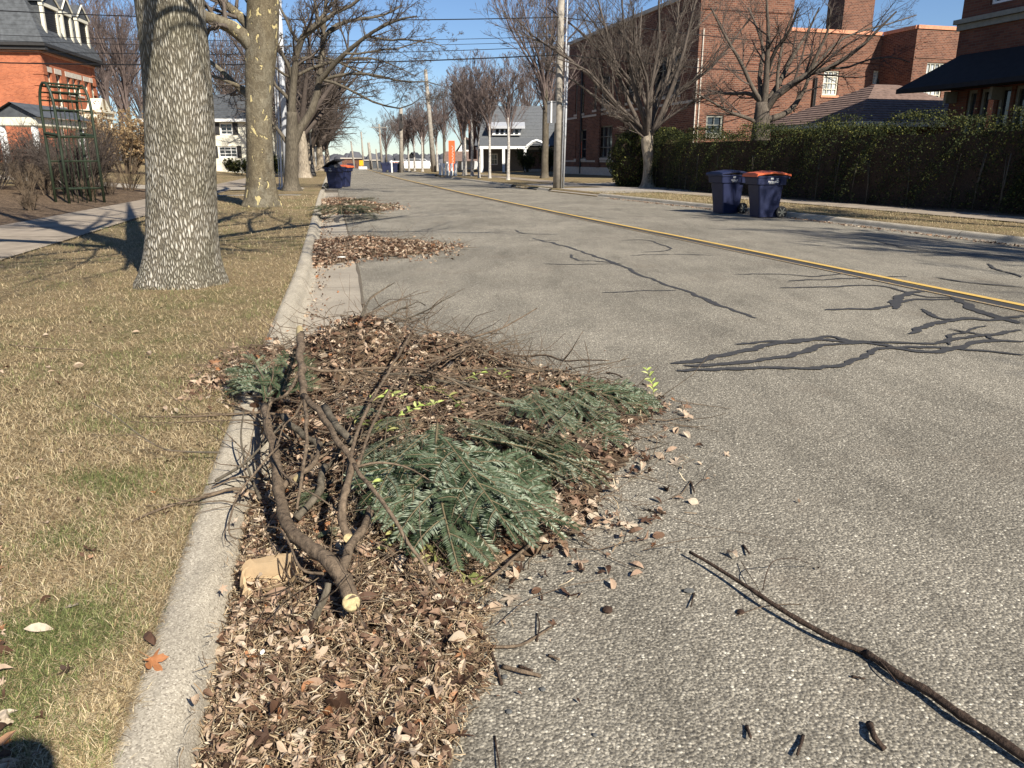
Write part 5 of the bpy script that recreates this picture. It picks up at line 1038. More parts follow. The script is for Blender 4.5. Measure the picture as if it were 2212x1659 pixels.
for k, (u_, v_, h, w_, lab) in enumerate(((105, 428, 1.1, .9, 'small dead perennial clump left of the arbor base'), (60, 430, .9, 1., 'low dead stems near the left border'), (235, 420, .8, 1.1, 'small bare clump right of the arbor base'), (66, 452, .5, .6, 'tiny dark twig clump at the mulch edge'), (280, 412, .9, 1.3, 'bare clump in front of the dense shrubs'), (195, 432, .7, .6, 'thorny rose stem at the arbor foot'))):
    q = g(u_, v_, .2); shrub('dead_perennial', lab, (q[0], q[1], gzf(q[0], q[1])), h, w_, 'branch_brown', 60+k, 14, 'plant', 'dead stems in the mulch bed', up=.2, rm=.004)
q = at(262, 300, 52); shrub('beech_hedge', 'tan leaved beech hedge behind the brown shrubs', (q[0], 52, gzf(q[0], 52)), 3.4, 5, 'branch_brown', 71, 40, leaf=('tan_leaf', 5200, .16))
q = at(216, 300, 54); shrub('beech_shrub', 'tan leaved bush beside the house corner', (q[0], 54, gzf(q[0], 54)), 3.0, 3.2, 'branch_brown', 72, 30, leaf=('tan_leaf', 2400, .16))
for k, (u_, v_, h, w_, lab) in enumerate(((514, 356, 1.2, 2.2, 'dark evergreen bush left of the plane tree trunk'), (590, 358, 1.3, 2.0, 'evergreen bush between plane tree and forked tree'), (608, 354, 1.6, 3., 'reddish bush behind the silvery pole'), (1137, 378, 1.9, 1.7, 'clipped round bush left of the porch steps'), (1182, 377, 2.0, 1.8, 'dark bush right of the porch steps'))):
    Y = 70 if u_ < 700 else 80; q = at(u_, v_, Y); shrub('evergreen_bush', lab, (q[0], Y, gzf(q[0], Y)), h, w_, 'hedge_leaf', 80+k, 20, leaf=('hedge_leaf', 2600, .14))
# ------------------------------------------------------------ hedge
HG = [(float(rk(y))+5.0+.25*math.sin(y*.7), y) for y in np.arange(9, 42.6, .8)]
hb = empty('hedge', (HG[0][0], HG[0][1], .12), 'tall dark evergreen hedge along the pavement on the right', 'hedge')
rg = np.random.default_rng(5); nH = 135000; t = rg.uniform(0, len(HG)-1.001, nH); 
t = np.where(rg.random(nH) < .35, rg.uniform(0, 14, nH), t)
i = t.astype(int); fr = t-i; HGa = np.array(HG); hx = HGa[i, 0]*(1-fr)+HGa[i+1, 0]*fr; hy = HGa[i, 1]*(1-fr)+HGa[i+1, 1]*fr
hH = 2.42+.16*np.sin(hy*1.7)+.12*np.sin(hy*4.1)+.10*np.sin(hy*9.3+1); hW = 1.25
ph = rg.random(nH); face = ph < .50; topf = (ph >= .50) & (ph < .78); rest = ph >= .78
zz = np.where(face, rg.uniform(.01, 1, nH)**.85*hH, np.where(topf, hH-np.abs(rg.normal(0, .08, nH)), rg.uniform(.03, 1, nH)*hH)); across = np.where(face, np.abs(rg.normal(0, .14, nH)), rg.uniform(0, hW, nH))
bulge = .16*np.sin(hy*2.3+zz*1.9)+.10*np.sin(hy*5.1+3*zz)+.07*np.sin(hy*11+zz*6); rnd_top = np.clip((zz-(hH-.5))/.5, 0, 1)**2*.28
gap = (np.sin(hy*3.1+1.3)*np.sin(hy*1.3+zz*2.2) > .72) & (zz < 1.1) & face
px_ = hx+across-bulge*face+rnd_top*face; pz_ = .1+zz; spike = rg.random(nH) < .05; pz_ = pz_+spike*topf*rg.uniform(0, .25, nH)
keep = ~gap; pos = np.stack([px_, hy, pz_], 1)[keep]; nn = keep.sum()
sprig = (np.array([(-.5, 0, 0), (-.12, .5, .1), (0, 1.1, 0), (.15, .45, .12), (.5, .1, 0), (.1, -.2, -.05), (-.15, -.2, .05)]), [np.array([(0, 5, 6), (0, 1, 6), (1, 2, 3), (1, 3, 5), (1, 5, 6), (3, 4, 5)])])
tl = np.clip((pz_[keep]-.1)/hH[keep], 0, 1)
scatter('foliage', [sprig], pos, rots(nn, .9, rg), rg.uniform(.028, .062, nn), 'hedge_leaf', hb, {'rnd': np.clip(rg.beta(1.6, 2.2, nn), 0, 1)})
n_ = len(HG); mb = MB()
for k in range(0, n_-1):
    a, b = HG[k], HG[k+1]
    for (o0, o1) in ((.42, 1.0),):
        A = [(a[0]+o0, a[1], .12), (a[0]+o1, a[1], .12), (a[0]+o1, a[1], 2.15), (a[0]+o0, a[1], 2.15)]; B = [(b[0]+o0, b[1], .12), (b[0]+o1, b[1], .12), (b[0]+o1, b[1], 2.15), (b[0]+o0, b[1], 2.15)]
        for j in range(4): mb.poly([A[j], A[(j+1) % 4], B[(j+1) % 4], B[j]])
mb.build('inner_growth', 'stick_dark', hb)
for k in range(34):
    y = 9.5+k*.97+random.uniform(-.4, .4); x = float(np.interp(y, HGa[:, 1], HGa[:, 0]))+random.uniform(.1, .5)
    for j in range(random.choice((1, 2))):
        a = random.uniform(-.25, .25); mb = MB(); mb.tube([(x, y, 0), (x+a*.3, y+a*.7, .7), (x+a*.2, y+a*1.6, 1.6)], [.028, .02, .012], 5); mb.build('stem', 'bark_grey', hb, smooth=True)
# round evergreen at the far end of the hedge
def conifer(label, c_, rx, h, n, seed):
    rg = np.random.default_rng(seed); o = empty('evergreen_bush', (c_[0], c_[1], .12), label, 'shrub'); th = rg.uniform(0, 6.28, n); t = rg.random(n); z = h*t; pr_ = np.sin(np.pi*np.clip(.12+t*.86, 0, 1))**.55*(1+.12*np.sin(th*5+z*4)); r = rx*pr_*rg.uniform(.8, 1.04, n)
    pos = np.stack([c_[0]+r*np.cos(th), c_[1]+r*np.sin(th), .12+z], 1); scatter('foliage', [sprig], pos, rots(n, .9, rg), rg.uniform(.05, .10, n), 'hedge_leaf', o, {'rnd': rg.beta(1.6, 2.4, n)})
    mb = MB(); mb.frus([[(c_[0]+r_*rx*math.cos(a), c_[1]+r_*rx*math.sin(a), .12+z_*h) for a in [2*math.pi*j/10 for j in range(10)]] for r_, z_ in ((.3, 0), (.72, .2), (.78, .55), (.5, .85), (.1, .95))]); mb.build('inner_growth', 'stick_dark', o)
q = at(1364, 400, 40.5); conifer('dark round evergreen at the far end of the hedge behind the vase shaped tree', (q[0], 40.5), 1.15, 2.75, 9000, 6)
q = at(1440, 400, 41); conifer('second dark evergreen joining the hedge right of the vase shaped tree', (q[0], 41.4), 1.3, 2.9, 9000, 7)
# ------------------------------------------------------------ grass on the near left verge and yards
def maskn(x, y): return np.array([noise.noise((a*.7, b*.7, 3.))*.45+noise.noise((a*2.8, b*2.8, 7.))*.6 for a, b in zip(x, y)])
def grassfield(name, n, y0, y1, sz, label, seed, right=False, pw=1.):
    rg = np.random.default_rng(seed); u_ = rg.random(n); y = 1/(1/y0+(1/y1-1/y0)*u_) if not right else rg.uniform(y0, y1, n)
    if right: x = rk(y)+.2+rg.random(n)*2.75
    else:
        xl = np.maximum(-.70*y-.35, lk(y)-4.35-np.interp(y, [5, 11, 18, 30], [0, 0, 0, 0])); x = xl+(lk(y)-.20-xl)*rg.random(n)
        edge = rg.random(n) < .03; x = np.where(edge, lk(y)-.215+rg.normal(0, .02, n), x)
    keep = (x > lk(y)-4.3) | right; x, y = x[keep], y[keep]; n = len(x)
    m = maskn(x, y) if not right else np.zeros(n); near = np.clip(1.15-(y-1.2)/3.2, 0, 1)
    grn = (rg.random(n) < np.clip((m*1.9+.03+.42*np.clip(1.25-(y-1.2)/2.4, 0, 1)-.35*np.clip((x+2.2-y*.1)/.6, 0, 1)*0), .04, .82)).astype(float)*(0.75+.25*rg.random(n)) if not right else (rg.random(n) < .2)*.8
    V = []; k = 4; 
    for t, w_ in ((0, 1), (.35, .95), (.7, .7)): V += [(-.5*w_*.04, t*.95, .32*t*(1-t)*2.2), (.5*w_*.04, t*.95, .32*t*(1-t)*2.2)]
    V.append((0, 1, .05)); tp = (np.array(V), [np.array([(0, 1, 3, 2), (2, 3, 5, 4)]), np.array([(4, 5, 6)])])
    V2_ = np.array(V); V2_[:, 0] += .25*V2_[:, 1]**2; tp2 = (V2_, tp[1]); V3 = np.array(V); V3[:, 0] -= .35*V3[:, 1]**2; tp3 = (V3, tp[1])
    z = gz(x, y)+.004+rg.random(n)*.012; pos = np.stack([x, y, z+.0], 1); az = rg.uniform(0, 6.28, n); tlt = np.where(grn > 0, rg.uniform(.25, 1.1, n), np.abs(rg.normal(.16, .3, n))-.05)
    ca, sa = np.cos(az), np.sin(az); ct, st_ = np.cos(tlt), np.sin(tlt); o_, i_ = np.zeros(n), np.ones(n)
    rot = np.stack([ca, -sa, o_, sa, ca, o_, o_, o_, i_], 1).reshape(-1, 3, 3) @ np.stack([i_, o_, o_, o_, ct, -st_, o_, st_, ct], 1).reshape(-1, 3, 3)
    s = sz*rg.uniform(.5, 1.3, n)*(1+np.clip(y-2, 0, 26)*.10); s = np.where(grn > 0, s*.8, s)
    o = scatter(name, [tp, tp2, tp3], pos, rot, s, 'grass', attrs={'rnd': rg.random(n), 'grn': grn}, kind='stuff'); o['label'] = label; return o
grassfield('grass', 235000, 1.25, 30, .038, 'matted straw coloured winter grass with green tufts on the near left verge', 31)
grassfield('grass', 26000, 12, 34, .032, 'short dry grass on the verge across the road behind the carts', 32, right=True)
# ------------------------------------------------------------ leaf piles
BL = [(-.98, 4.9, .55, .46, .44), (-.42, 4.7, .46, .42, .37), (.24, 4.42, .40, .30, .18), (-.62, 4.2, .55, .6, .20), (-.35, 3.3, .50, .55, .17), (-.3, 2.75, .30, .3, .05), (-1.45, 4.9, .35, .5, .16), (.1, 3.7, .4, .35, .09), (-.85, 3.3, .25, .7, .08), (-1.75, 5.0, .25, .35, .05)]
def h0(x, y): x = np.asarray(x, float); y = np.asarray(y, float); return np.maximum(np.where(x < lk(y)-.02, .135, .005+.13*np.clip((lk(y)-x)/.1+.2, 0, 1)), 0)
def hp(x, y):
    x = np.asarray(x, float); y = np.asarray(y, float); h = np.zeros(np.broadcast(x, y).shape)
    for a, b, sx, sy, hh_ in BL: h = np.maximum(h, hh_*np.exp(-(((x-a)/sx)**2+((y-b)/sy)**2)*.9)) if True else h
    h = h*np.where(x < lk(y)+.02, np.clip((y-3.9)/.5, 0, 1), 1.)
    strip = .055*np.clip((x-(lk(y)-.03))/.06, 0, 1)*np.clip((-.08-.02*(y-1.6)-x+.05*np.sin(y*7))/.12, 0, 1)*np.clip((3.4-y)/.5, 0, 1); return np.maximum(h, strip)
def hz(x, y): return np.maximum(h0(x, y), hp(x, y)+.004) if True else 0
def maple(seed, curl=.5):
    rg = np.random.default_rng(seed); A = []; 
    lob = [(90, 1.), (38, .86), (142, .86), (-18, .58), (198, .58)]
    pts = []
    for a, r in sorted(((a % 360, r) for a, r in lob)): pts += [(a-17, r*.62), (a-9, r*.80), (a, r*(.95+.1*rg.random())), (a+9, r*.78), (a+17, r*.60), (a+26, r*.34)]
    pts = [(a, r*rg.uniform(.9, 1.08)) for a, r in pts]; n = len(pts); ph = rg.uniform(0, 6.28, 3)
    f_ = lambda x, y: curl*(.55*x*x*rg.uniform(.9, 1.1)-.3*y*y)+.10*curl*math.sin(5*x+ph[0])+.10*curl*math.sin(6*y+ph[1])
    V = [(0, -.05, 0)]+[(.5*r*math.cos(R(a))*.42, .5*r*math.sin(R(a))*.42, 0) for a, r in pts[::3]]+[(.5*r*math.cos(R(a)), .5*r*math.sin(R(a)), 0) for a, r in pts]
    V = [(x, y, f_(x*2, y*2)*.5) for x, y, z in V]; m = n//3; F_ = [(0, 1+k, 1+(k+1) % m) for k in range(m)]
    for k in range(m):
        o = 1+m+3*k; F_ += [(1+k, o, o+1), (1+k, o+1, o+2), (1+k, o+2, 1+(k+1) % m), (1+(k+1) % m, o+2, 1+m+(3*k+3) % n)]
    b = len(V); V += [(-.012, -.1, V[0][2]), (.012, -.1, V[0][2]), (.01+.1*rg.normal(), -.62, V[0][2]+.06)]; F_.append((b, b+1, b+2)); return (np.array(V), [np.array(F_)])
MAPLE = [maple(k, c) for k, c in ((1, .5), (2, -.7), (3, 1.1), (4, .25), (5, -1.2), (6, 1.6))]
BROWN = [oval(4, .5, .35, .7), oval(4, .44, -.6, 1.), oval(4, .55, 1., -.8), oval(4, .36, .2, .3)]
STRAW = []
for k in range(4):
    bnd = [.0, .18, -.25, .1][k]; V = []
    for t in (0, .5, 1): V += [(-.03+bnd*4*t*(1-t)*.5, t-.5, .05*math.sin(t*3)), (.03+bnd*4*t*(1-t)*.5, t-.5, .05*math.sin(t*3+.3))]
    STRAW.append((np.array(V), [np.array([(0, 1, 3, 2), (2, 3, 5, 4)])]))
def sample(n, box, hf, thr, rg, ypow=None, dens=None):
    X, Y = [], []; c = 0
    while c < n:
        x = rg.uniform(box[0], box[1], 4*n); y = rg.uniform(box[2], box[3], 4*n) if ypow is None else box[2]+(box[3]-box[2])*rg.random(4*n)**ypow
        h = hf(x, y); k = rg.random(4*n) < np.clip(h/thr, 0, 1)*(1 if dens is None else dens(x, y)); X.append(x[k]); Y.append(y[k]); c += k.sum()
    return np.concatenate(X)[:n], np.concatenate(Y)[:n]
def leafpile(loc, label, box, hf, zf, nm, nb, ns, ntw, seed, sz=.08, thr=.03, ypow=None, parts=0, res=70, slope=True):
    rg = np.random.default_rng(seed); root = empty('leaf_pile', loc, label, 'leaf pile')
    xs = np.linspace(box[0], box[1], res); yy = np.linspace(box[2], box[3], res); XX, YY = np.meshgrid(xs, yy, indexing='ij'); H = hf(XX, YY); Z = zf(XX, YY)-.018+np.array([noise.noise((a*14, b*14, 0)) for a, b in zip(XX.ravel(), YY.ravel())]).reshape(res, res)*.014
    i, j = np.meshgrid(np.arange(res-1), np.arange(res-1), indexing='ij'); a = (i*res+j).ravel(); hm = np.minimum(np.minimum(H.ravel()[a], H.ravel()[a+1]), np.minimum(H.ravel()[a+res], H.ravel()[a+res+1])); a = a[hm > .02]
    me = np_mesh('leaf_mass', np.stack([XX.ravel(), YY.ravel(), Z.ravel()], 1), [np.stack([a, a+res, a+res+1, a+1], 1)], ['mulch'], smooth=True); shift(me, loc); link('leaf_mass', me, root)
    def put(n, tm, s0, s1, tilt, m, nm_, lift=.03, th=thr, yp=ypow):
        x, y = sample(n, box, hf, th, rg, yp); z = zf(x, y); pos = np.stack([x, y, z+rg.uniform(-.008, lift, n)*np.clip(hf(x, y)/.05, .15, 1)], 1); e = .04
        return pos, rots(n, tilt, rg), rg.uniform(s0, s1, n)
    if parts:
        q, r, s = put(parts*14, None, sz*.7, sz*1.7, .26, None, None, .035); o = np.argsort(q[:, 1]+rg.normal(0, .12, len(q))*3); o = o[:int(len(o)*.55)]; o = rg.permutation(o)[:parts]
        ms = []
        for k, (tv, tf) in enumerate(MAPLE+BROWN[:3]): ms.append(np_mesh('leaf', tv*(1 if k < 6 else .95), tf, ['dead_leaf'], smooth=False))
        for c_, k in enumerate(o):
            lf = link('leaf', ms[rg.integers(0, len(ms)) if c_ % 3 == 0 else rg.integers(0, 6)], root); mt_ = Matrix(r[k].tolist()).to_4x4(); mt_.translation = Vector(q[k])-Vector(loc)+Vector((0, 0, .008)); lf.matrix_basis = mt_ @ Matrix.Diagonal((s[k],)*3+(1,))
    if nm: q, r, s = put(nm, 0, sz*.6, sz*1.25, .36, 0, 0); scatter('leaf_litter', MAPLE, q, r, s*rg.uniform(.6, 1.25, nm), 'dead_leaf', root, kind='stuff', attrs={'rnd': rg.beta(1.5, 1.1, nm)})
    if nb: q, r, s = put(nb, 0, sz*.25, sz*.8, .42, 0, 0); scatter('curled_leaves', BROWN, q, r, s, 'dead_leaf', root, kind='stuff')
    if ns: q, r, s = put(ns, 0, sz*.3, sz*.9, .45, 0, 0, .035, thr*.6); scatter('chaff', STRAW, q, r, s, 'chaff', root, kind='stuff')
    if ntw:
        q, r, s = put(ntw, 0, 1, 1, .3, 0, 0, .085); az = rg.uniform(0, 6.28, ntw); L = rg.uniform(.10, .48, ntw)*(sz/.08)**.5; el = rg.normal(.05, .28, ntw); d = np.stack([np.cos(az)*np.cos(el), np.sin(az)*np.cos(el), np.sin(el)], 1); P = [q]
        for t in range(3): d = d+rg.normal(0, .24, d.shape); d /= np.linalg.norm(d, axis=1, keepdims=True); P.append(P[-1]+d*(L/3)[:, None])
        P = np.stack(P, 1); P[:, :, 2] = np.maximum(P[:, :, 2], zf(P[:, :, 0], P[:, :, 1])+.004); ok_ = ~((P[:, :, 0] < lk(P[:, :, 1])+.0).any(1) & ((P[:, 0, 1] < 4.5) | (P[:, 0, 1] > 8))); P = P[ok_]; rr_ = rg.uniform(.0011, .003, len(P))*(sz/.08)**.5; V, F_ = batch_tubes(P, rr_[:, None]*np.array([[1, .85, .7, .45]]), 4); me = np_mesh('twigs', V, [F_], ['branch_brown'], smooth=True); shift(me, loc); link('twigs', me, root)['kind'] = 'stuff'
    return root
strip = lambda x, y: np.where(y < 3.0, hp(x, y), 0)*np.where(x > -1.5, 1, 0)
main = leafpile((-.5, 3.6, .005), 'big heap of brown leaves and garden clippings in the gutter at the centre', (-2.1, 1.1, 2.1, 6.3), hp, hz, 3200, 3400, 2600, 1700, 51, .086, .05, None, 40, 150)
leafpile((-.5, 1.9, .005), 'flat bed of brown maple leaves and chaff filling the gutter in the foreground', (-1.15, -.05, .95, 3.1), hp, hz, 1100, 2600, 26000, 30, 52, .058, .03, 1.0, 250, 90)
def pile2(x, y): return np.where(x < lk(y)-.02, 0, 1)*(.17*np.exp(-(((x+2.55+(y-12.6)*.05)/1.0)**2+((y-13.1)/.85)**2))+.10*np.exp(-(((x+2.95)/.42)**2+((y-11.7)/.8)**2)))
def pile3(x, y): return np.where(x < lk(y)-.02, 0, 1)*(.24*np.exp(-(((x+4.95)/.85)**2+((y-24.0)/1.5)**2))+.12*np.exp(-(((x+6.4)/.5)**2+((y-27.5)/2)**2)))
zf2 = lambda x, y: np.maximum(h0(x, y), pile2(x, y)); zf3 = lambda x, y: np.maximum(h0(x, y), pile3(x, y))
leafpile((-2.6, 12.8, 0), 'flat brown leaf pile in the gutter halfway to the left carts', (-4.3, -.7, 10.4, 15.2), pile2, zf2, 700, 2600, 1800, 260, 53, .105, .05, res=60)
leafpile((-5., 24.2, 0), 'leaf pile with a green fir bough in the gutter before the left driveway', (-7.4, -3., 20.5, 31), pile3, zf3, 500, 2000, 800, 260, 54, .15, .06, res=60)
# loose leaves and scraps on verge, kerb and road
rg = np.random.default_rng(77); n = 160; y = 1.3+rg.random(n)**1.6*5; x = lk(y)-.25-rg.random(n)**.8*(.3+.55*y); x = np.maximum(x, -.66*y-.2)
q = np.stack([x, y, gz(x, y)+.03], 1); o = scatter('fallen_leaves', MAPLE+BROWN, q, rots(n, .3, rg), rg.uniform(.03, .065, n), 'dead_leaf', kind='stuff', attrs={'rnd': rg.uniform(.2, .8, n)}); o['label'] = 'scattered brown leaf fragments lying in the near grass'
n = 110; y = 1.4+rg.random(n)**1.2*4.5; x = -.1+rg.normal(0, .35, n)+.1*y; x = np.where(rg.random(n) < .3, rg.uniform(-.2, 1.9, n)*(.35+y*.16), x); q = np.stack([x, y, np.full(n, .012)], 1); s_ok = hp(x, y) < .03
o = scatter('debris', BROWN+STRAW+STRAW, q[s_ok], rots(s_ok.sum(), .35, rg), rg.uniform(.006, .022, s_ok.sum()), 'dead_leaf', kind='stuff'); o['label'] = 'small crumbs of leaf and bark scattered on the asphalt by the pile'
for k, (u_, v_, s_, lab, rz) in enumerate(((195, 1195, .085, 'curled reddish leaf in the grass left of the kerb', .3), (85, 1368, .075, 'tan lobed leaf in the grass at the left border', 1.9), (150, 1455, .06, 'single brown oval leaf standing in the near grass', 2.5), (325, 1390, .07, 'brown curled leaf at the edge of the kerb', .8), (330, 1435, .10, 'jagged brown leaf lying against the kerb top', 4.1), (600, 1300, .1, 'big tan maple leaf beside the paper bag', 2.), (550, 1320, .09, 'pale tan maple leaf against the kerb below the bag', .4), (790, 1310, .09, 'orange brown leaf behind the cut branch end', 5.), (555, 1510, .055, 'whitish maple leaf in the gutter bed', 1.2))):
    x_, y_ = g(u_, v_, .14 if u_ < 400 else .06); tv, tf = (MAPLE+BROWN)[(k*5+2) % 10]; me = np_mesh('leaf', tv*s_, tf, ['dead_leaf']); z_ = (.155 if u_ < 400 else float(hz(x_, y_))+.03); o = link('fallen_leaf', me, None, (x_, y_, z_)); o.rotation_euler = (.25*math.sin(k), .3*math.cos(k*2), rz); tag(o, lab, 'leaf')
# ------------------------------------------------------------ branches lying on the heap
def bl(name, label, parts, cat='branch', m='branch_brown', tip=None, group=None, sides=8, cut_at=None, loc=None):
    """parts: list of (points(u,v,z), r0, r1)"""
    P0 = gp(*parts[0][0][0]) if loc is None else loc; root = empty(name, P0, label, cat, group)
    for i, (pts, r0, r1) in enumerate(parts):
        P = spline([gp(*p) for p in pts], 5); n = len(P); rr_ = [(r0+(r1-r0)*k/(n-1))*(1+.07*math.sin(k*2.1+i)+(.16 if k % 5 == 0 else 0)) for k in range(n)]; P = [p+Vector((noise.noise(p*9), noise.noise(p*9+Vector((5, 5, 5))), noise.noise(p*7)*.5))*r0*.9 for p in P]
        mb = MB(); mb.tube(P, rr_, sides if r0 > .006 else 5); mb.build('stem' if i == 0 else 'side_branch', m, root, smooth=True)
    if cut_at:
        for (a, b, r) in cut_at:
            A, B = Vector(gp(*a)), Vector(gp(*b)); d = (B-A).normalized(); mb = MB(); d = (B-A) if (B-A).length > .012 else d*.006; mb.tube([A, A+d*.8, A+d], [r*1.0, r*1.0, r*.9], 14); mb.build('cut_face', 'fresh_wood', root)
    return root
bl('thick_branch', 'thick brown branch curving down to a pale sawn end in the gutter', [([(572, 880, .24), (582, 925, .25), (594, 985, .25), (602, 1050, .23), (612, 1115, .21), (640, 1158, .2), (680, 1190, .2), (718, 1222, .2), (742, 1255, .18), (758, 1300, .15)], .019, .026), ([(735, 1240, .19), (752, 1195, .2), (778, 1150, .2), (797, 1105, .18), (800, 1060, .15)], .017, .012), ([(700, 1240, .17), (660, 1235, .17), (640, 1215, .2), (620, 1165, .22), (598, 1140, .2), (545, 1138, .17), (490, 1145, .16)], .005, .002), ([(608, 1060, .22), (630, 1035, .25), (680, 1000, .27), (690, 950, .25)], .012, .009)], cut_at=[((758, 1304, .152), (759, 1300, .164), .027), ((640, 1035, .26), (648, 1028, .26), .012)])
bl('broken_stick', 'grey stick with a peeled tip leaning out of the gutter leaves', [([(709, 1262, .15), (700, 1290, .12), (685, 1325, .09), (662, 1365, .07), (640, 1390, .065)], .012, .010)], m='bark_grey')
bl('broken_stick', 'short grey stick half buried in the leaf bed, pale tip', [([(600, 1418, .075), (570, 1430, .07), (535, 1450, .06)], .009, .008)], m='bark_grey', cut_at=[((537, 1449, .061), (532, 1452, .06), .0085)])
bl('forked_branch', 'upright cut branch with a pale broken top splitting into long forks', [([(647, 722, .50), (649, 760, .50), (651, 800, .48), (655, 855, .44)], .021, .016), ([(655, 855, .44), (695, 895, .42), (735, 955, .38), (762, 1005, .34)], .014, .011), ([(655, 850, .44), (662, 910, .40), (658, 980, .34), (650, 1040, .28), (640, 1100, .2)], .009, .005), ([(762, 1005, .34), (800, 1050, .32), (845, 1110, .28), (880, 1170, .22), (925, 1235, .15), (975, 1310, .07), (1005, 1350, .03)], .009, .003), ([(760, 1000, .34), (745, 1060, .30), (738, 1120, .24), (752, 1165, .18)], .013, .015), ([(765, 1010, .34), (820, 1000, .34), (880, 1010, .32), (940, 1045, .28)], .006, .003),
    ([(650, 800, .48), (620, 850, .44), (585, 870, .38), (575, 910, .33), (585, 960, .3), (610, 1020, .27), (680, 1070, .25), (740, 1110, .2)], .007, .003), ([(652, 790, .47), (690, 800, .45), (740, 800, .42), (820, 795, .40), (900, 797, .40), (960, 815, .38), (1020, 850, .3)], .008, .004), ([(655, 860, .43), (640, 895, .40), (615, 920, .36), (600, 960, .32)], .006, .003)], cut_at=[((647, 727, .50), (647, 709, .51), .0195), ((753, 1164, .192), (753.5, 1161, .2), .018)])
bl('long_shoot', 'long reddish shoot slanting up to the right from the middle of the heap', [([(745, 1060, .27), (757, 985, .34), (790, 890, .38), (830, 820, .42), (865, 760, .46), (905, 690, .5)], .009, .005), ([(835, 812, .42), (880, 740, .46), (940, 695, .46)], .004, .002)], cat='branch', m='branch_brown')
bl('long_shoot', 'second slanting shoot just right of the first, shorter', [([(770, 1010, .3), (800, 930, .34), (835, 855, .36), (872, 800, .37)], .007, .005)])
bl('arching_twig', 'thin dark twig arching over the kerb on the left of the heap', [([(605, 960, .30), (560, 1010, .28), (520, 1060, .25), (500, 1110, .2), (495, 1150, .16), (510, 1165, .14)], .005, .0025), ([(500, 1115, .2), (485, 1150, .16), (487, 1175, .14)], .002, .001)])
bl('arching_twig', 'thin twig looping above the far side of the heap by the gutter', [([(720, 760, .34), (705, 715, .42), (700, 690, .46), (715, 665, .5), (745, 655, .5)], .004, .0015)])
bl('arching_twig', 'wispy twigs sticking up at the top of the heap', [([(790, 740, .34), (800, 690, .46), (840, 655, .54), (880, 648, .56)], .004, .0015), ([(775, 740, .34), (780, 700, .42), (785, 660, .52), (800, 640, .56)], .003, .001)])
bl('arching_twig', 'thin bare twig pointing up at the right end of the heap', [([(1205, 800, .16), (1225, 765, .2), (1250, 738, .26)], .003, .001), ([(1210, 790, .17), (1215, 760, .2)], .002, .001)])
bl('thin_stick', 'long thin twig lying across the grass beside the heap', [([(500, 850, .17), (600, 862, .24), (690, 880, .3)], .004, .003)])
bl('vine_piece', 'curved yellow brown vine on the asphalt in front of the heap', [([(1255, 1150, .03), (1190, 1152, .04), (1140, 1180, .06), (1090, 1225, .07), (1040, 1262, .04), (985, 1278, .02)], .007, .004), ([(1250, 1150, .02), (1215, 1145, .03)], .006, .006)], cat='twig')
bl('fallen_branch', 'long dark rough stick lying alone on the asphalt at lower right', [([(1490, 1192, .03), (1560, 1232, .03), (1640, 1285, .035), (1720, 1335, .03), (1800, 1380, .025), (1870, 1410, .012)], .0055, .011), ([(1868, 1412, .014), (1930, 1452, .02), (2000, 1490, .025), (2080, 1545, .028), (2160, 1600, .025), (2290, 1690, .02)], .011, .0125), ([(1648, 1275, .03), (1655, 1240, .08), (1672, 1212, .10), (1715, 1206, .09), (1752, 1220, .02)], .0022, .001), ([(1880, 1410, .01), (1910, 1440, .03), (1940, 1478, .02)], .003, .002)], m='stick_dark', cat='branch')
rg = np.random.default_rng(9)
gt = 'bare clippings tangled in the heap'
for k in range(80):     # more forked clippings
    x_ = rg.uniform(-1.35, .45); y_ = rg.uniform(2.9, 5.4) if x_ < -.3 else rg.uniform(3.9, 5.2); z_ = float(hz(x_, y_))+.05; az = rg.uniform(0, 6.28); L = rg.uniform(.35, .9); d = Vector((math.cos(az), math.sin(az), rg.uniform(-.1, .25))); P = [Vector((x_, y_, z_))]; 
    for j in range(5): P.append(P[-1]+d*L/5); d = (d+Vector(rg.normal(0, .16, 3))).normalized()
    P = [Vector((p.x, p.y, max(p.z, float(hz(p.x, p.y))+.015))) for p in P]; r0 = rg.uniform(.003, .009); root = empty('clipping', P[0], 'bare twiggy clipping tangled among the leaves of the central heap', 'twig', gt); mb = MB(); mb.tube(spline(P, 3), list(np.linspace(r0, r0*.4, 16)), 6); mb.build('stem', ('branch_brown', 'bark_grey', 'branch_brown')[k % 3], root, smooth=True)
    for j in (1, 2, 3):
        dd = (P[j+1]-P[j]).normalized(); dd = (dd+Vector(rg.normal(0, .5, 3))).normalized(); Q = [P[j]]
        for i in range(3): Q.append(Q[-1]+dd*L*.12); dd = (dd+Vector(rg.normal(0, .2, 3))).normalized()
        Q = [Vector((p.x, p.y, max(p.z, float(hz(p.x, p.y))+.01))) for p in Q]; mb = MB(); mb.tube(Q, [r0*.5, r0*.4, r0*.3, r0*.2], 4); mb.build('side_twig', 'branch_brown', root, smooth=True)
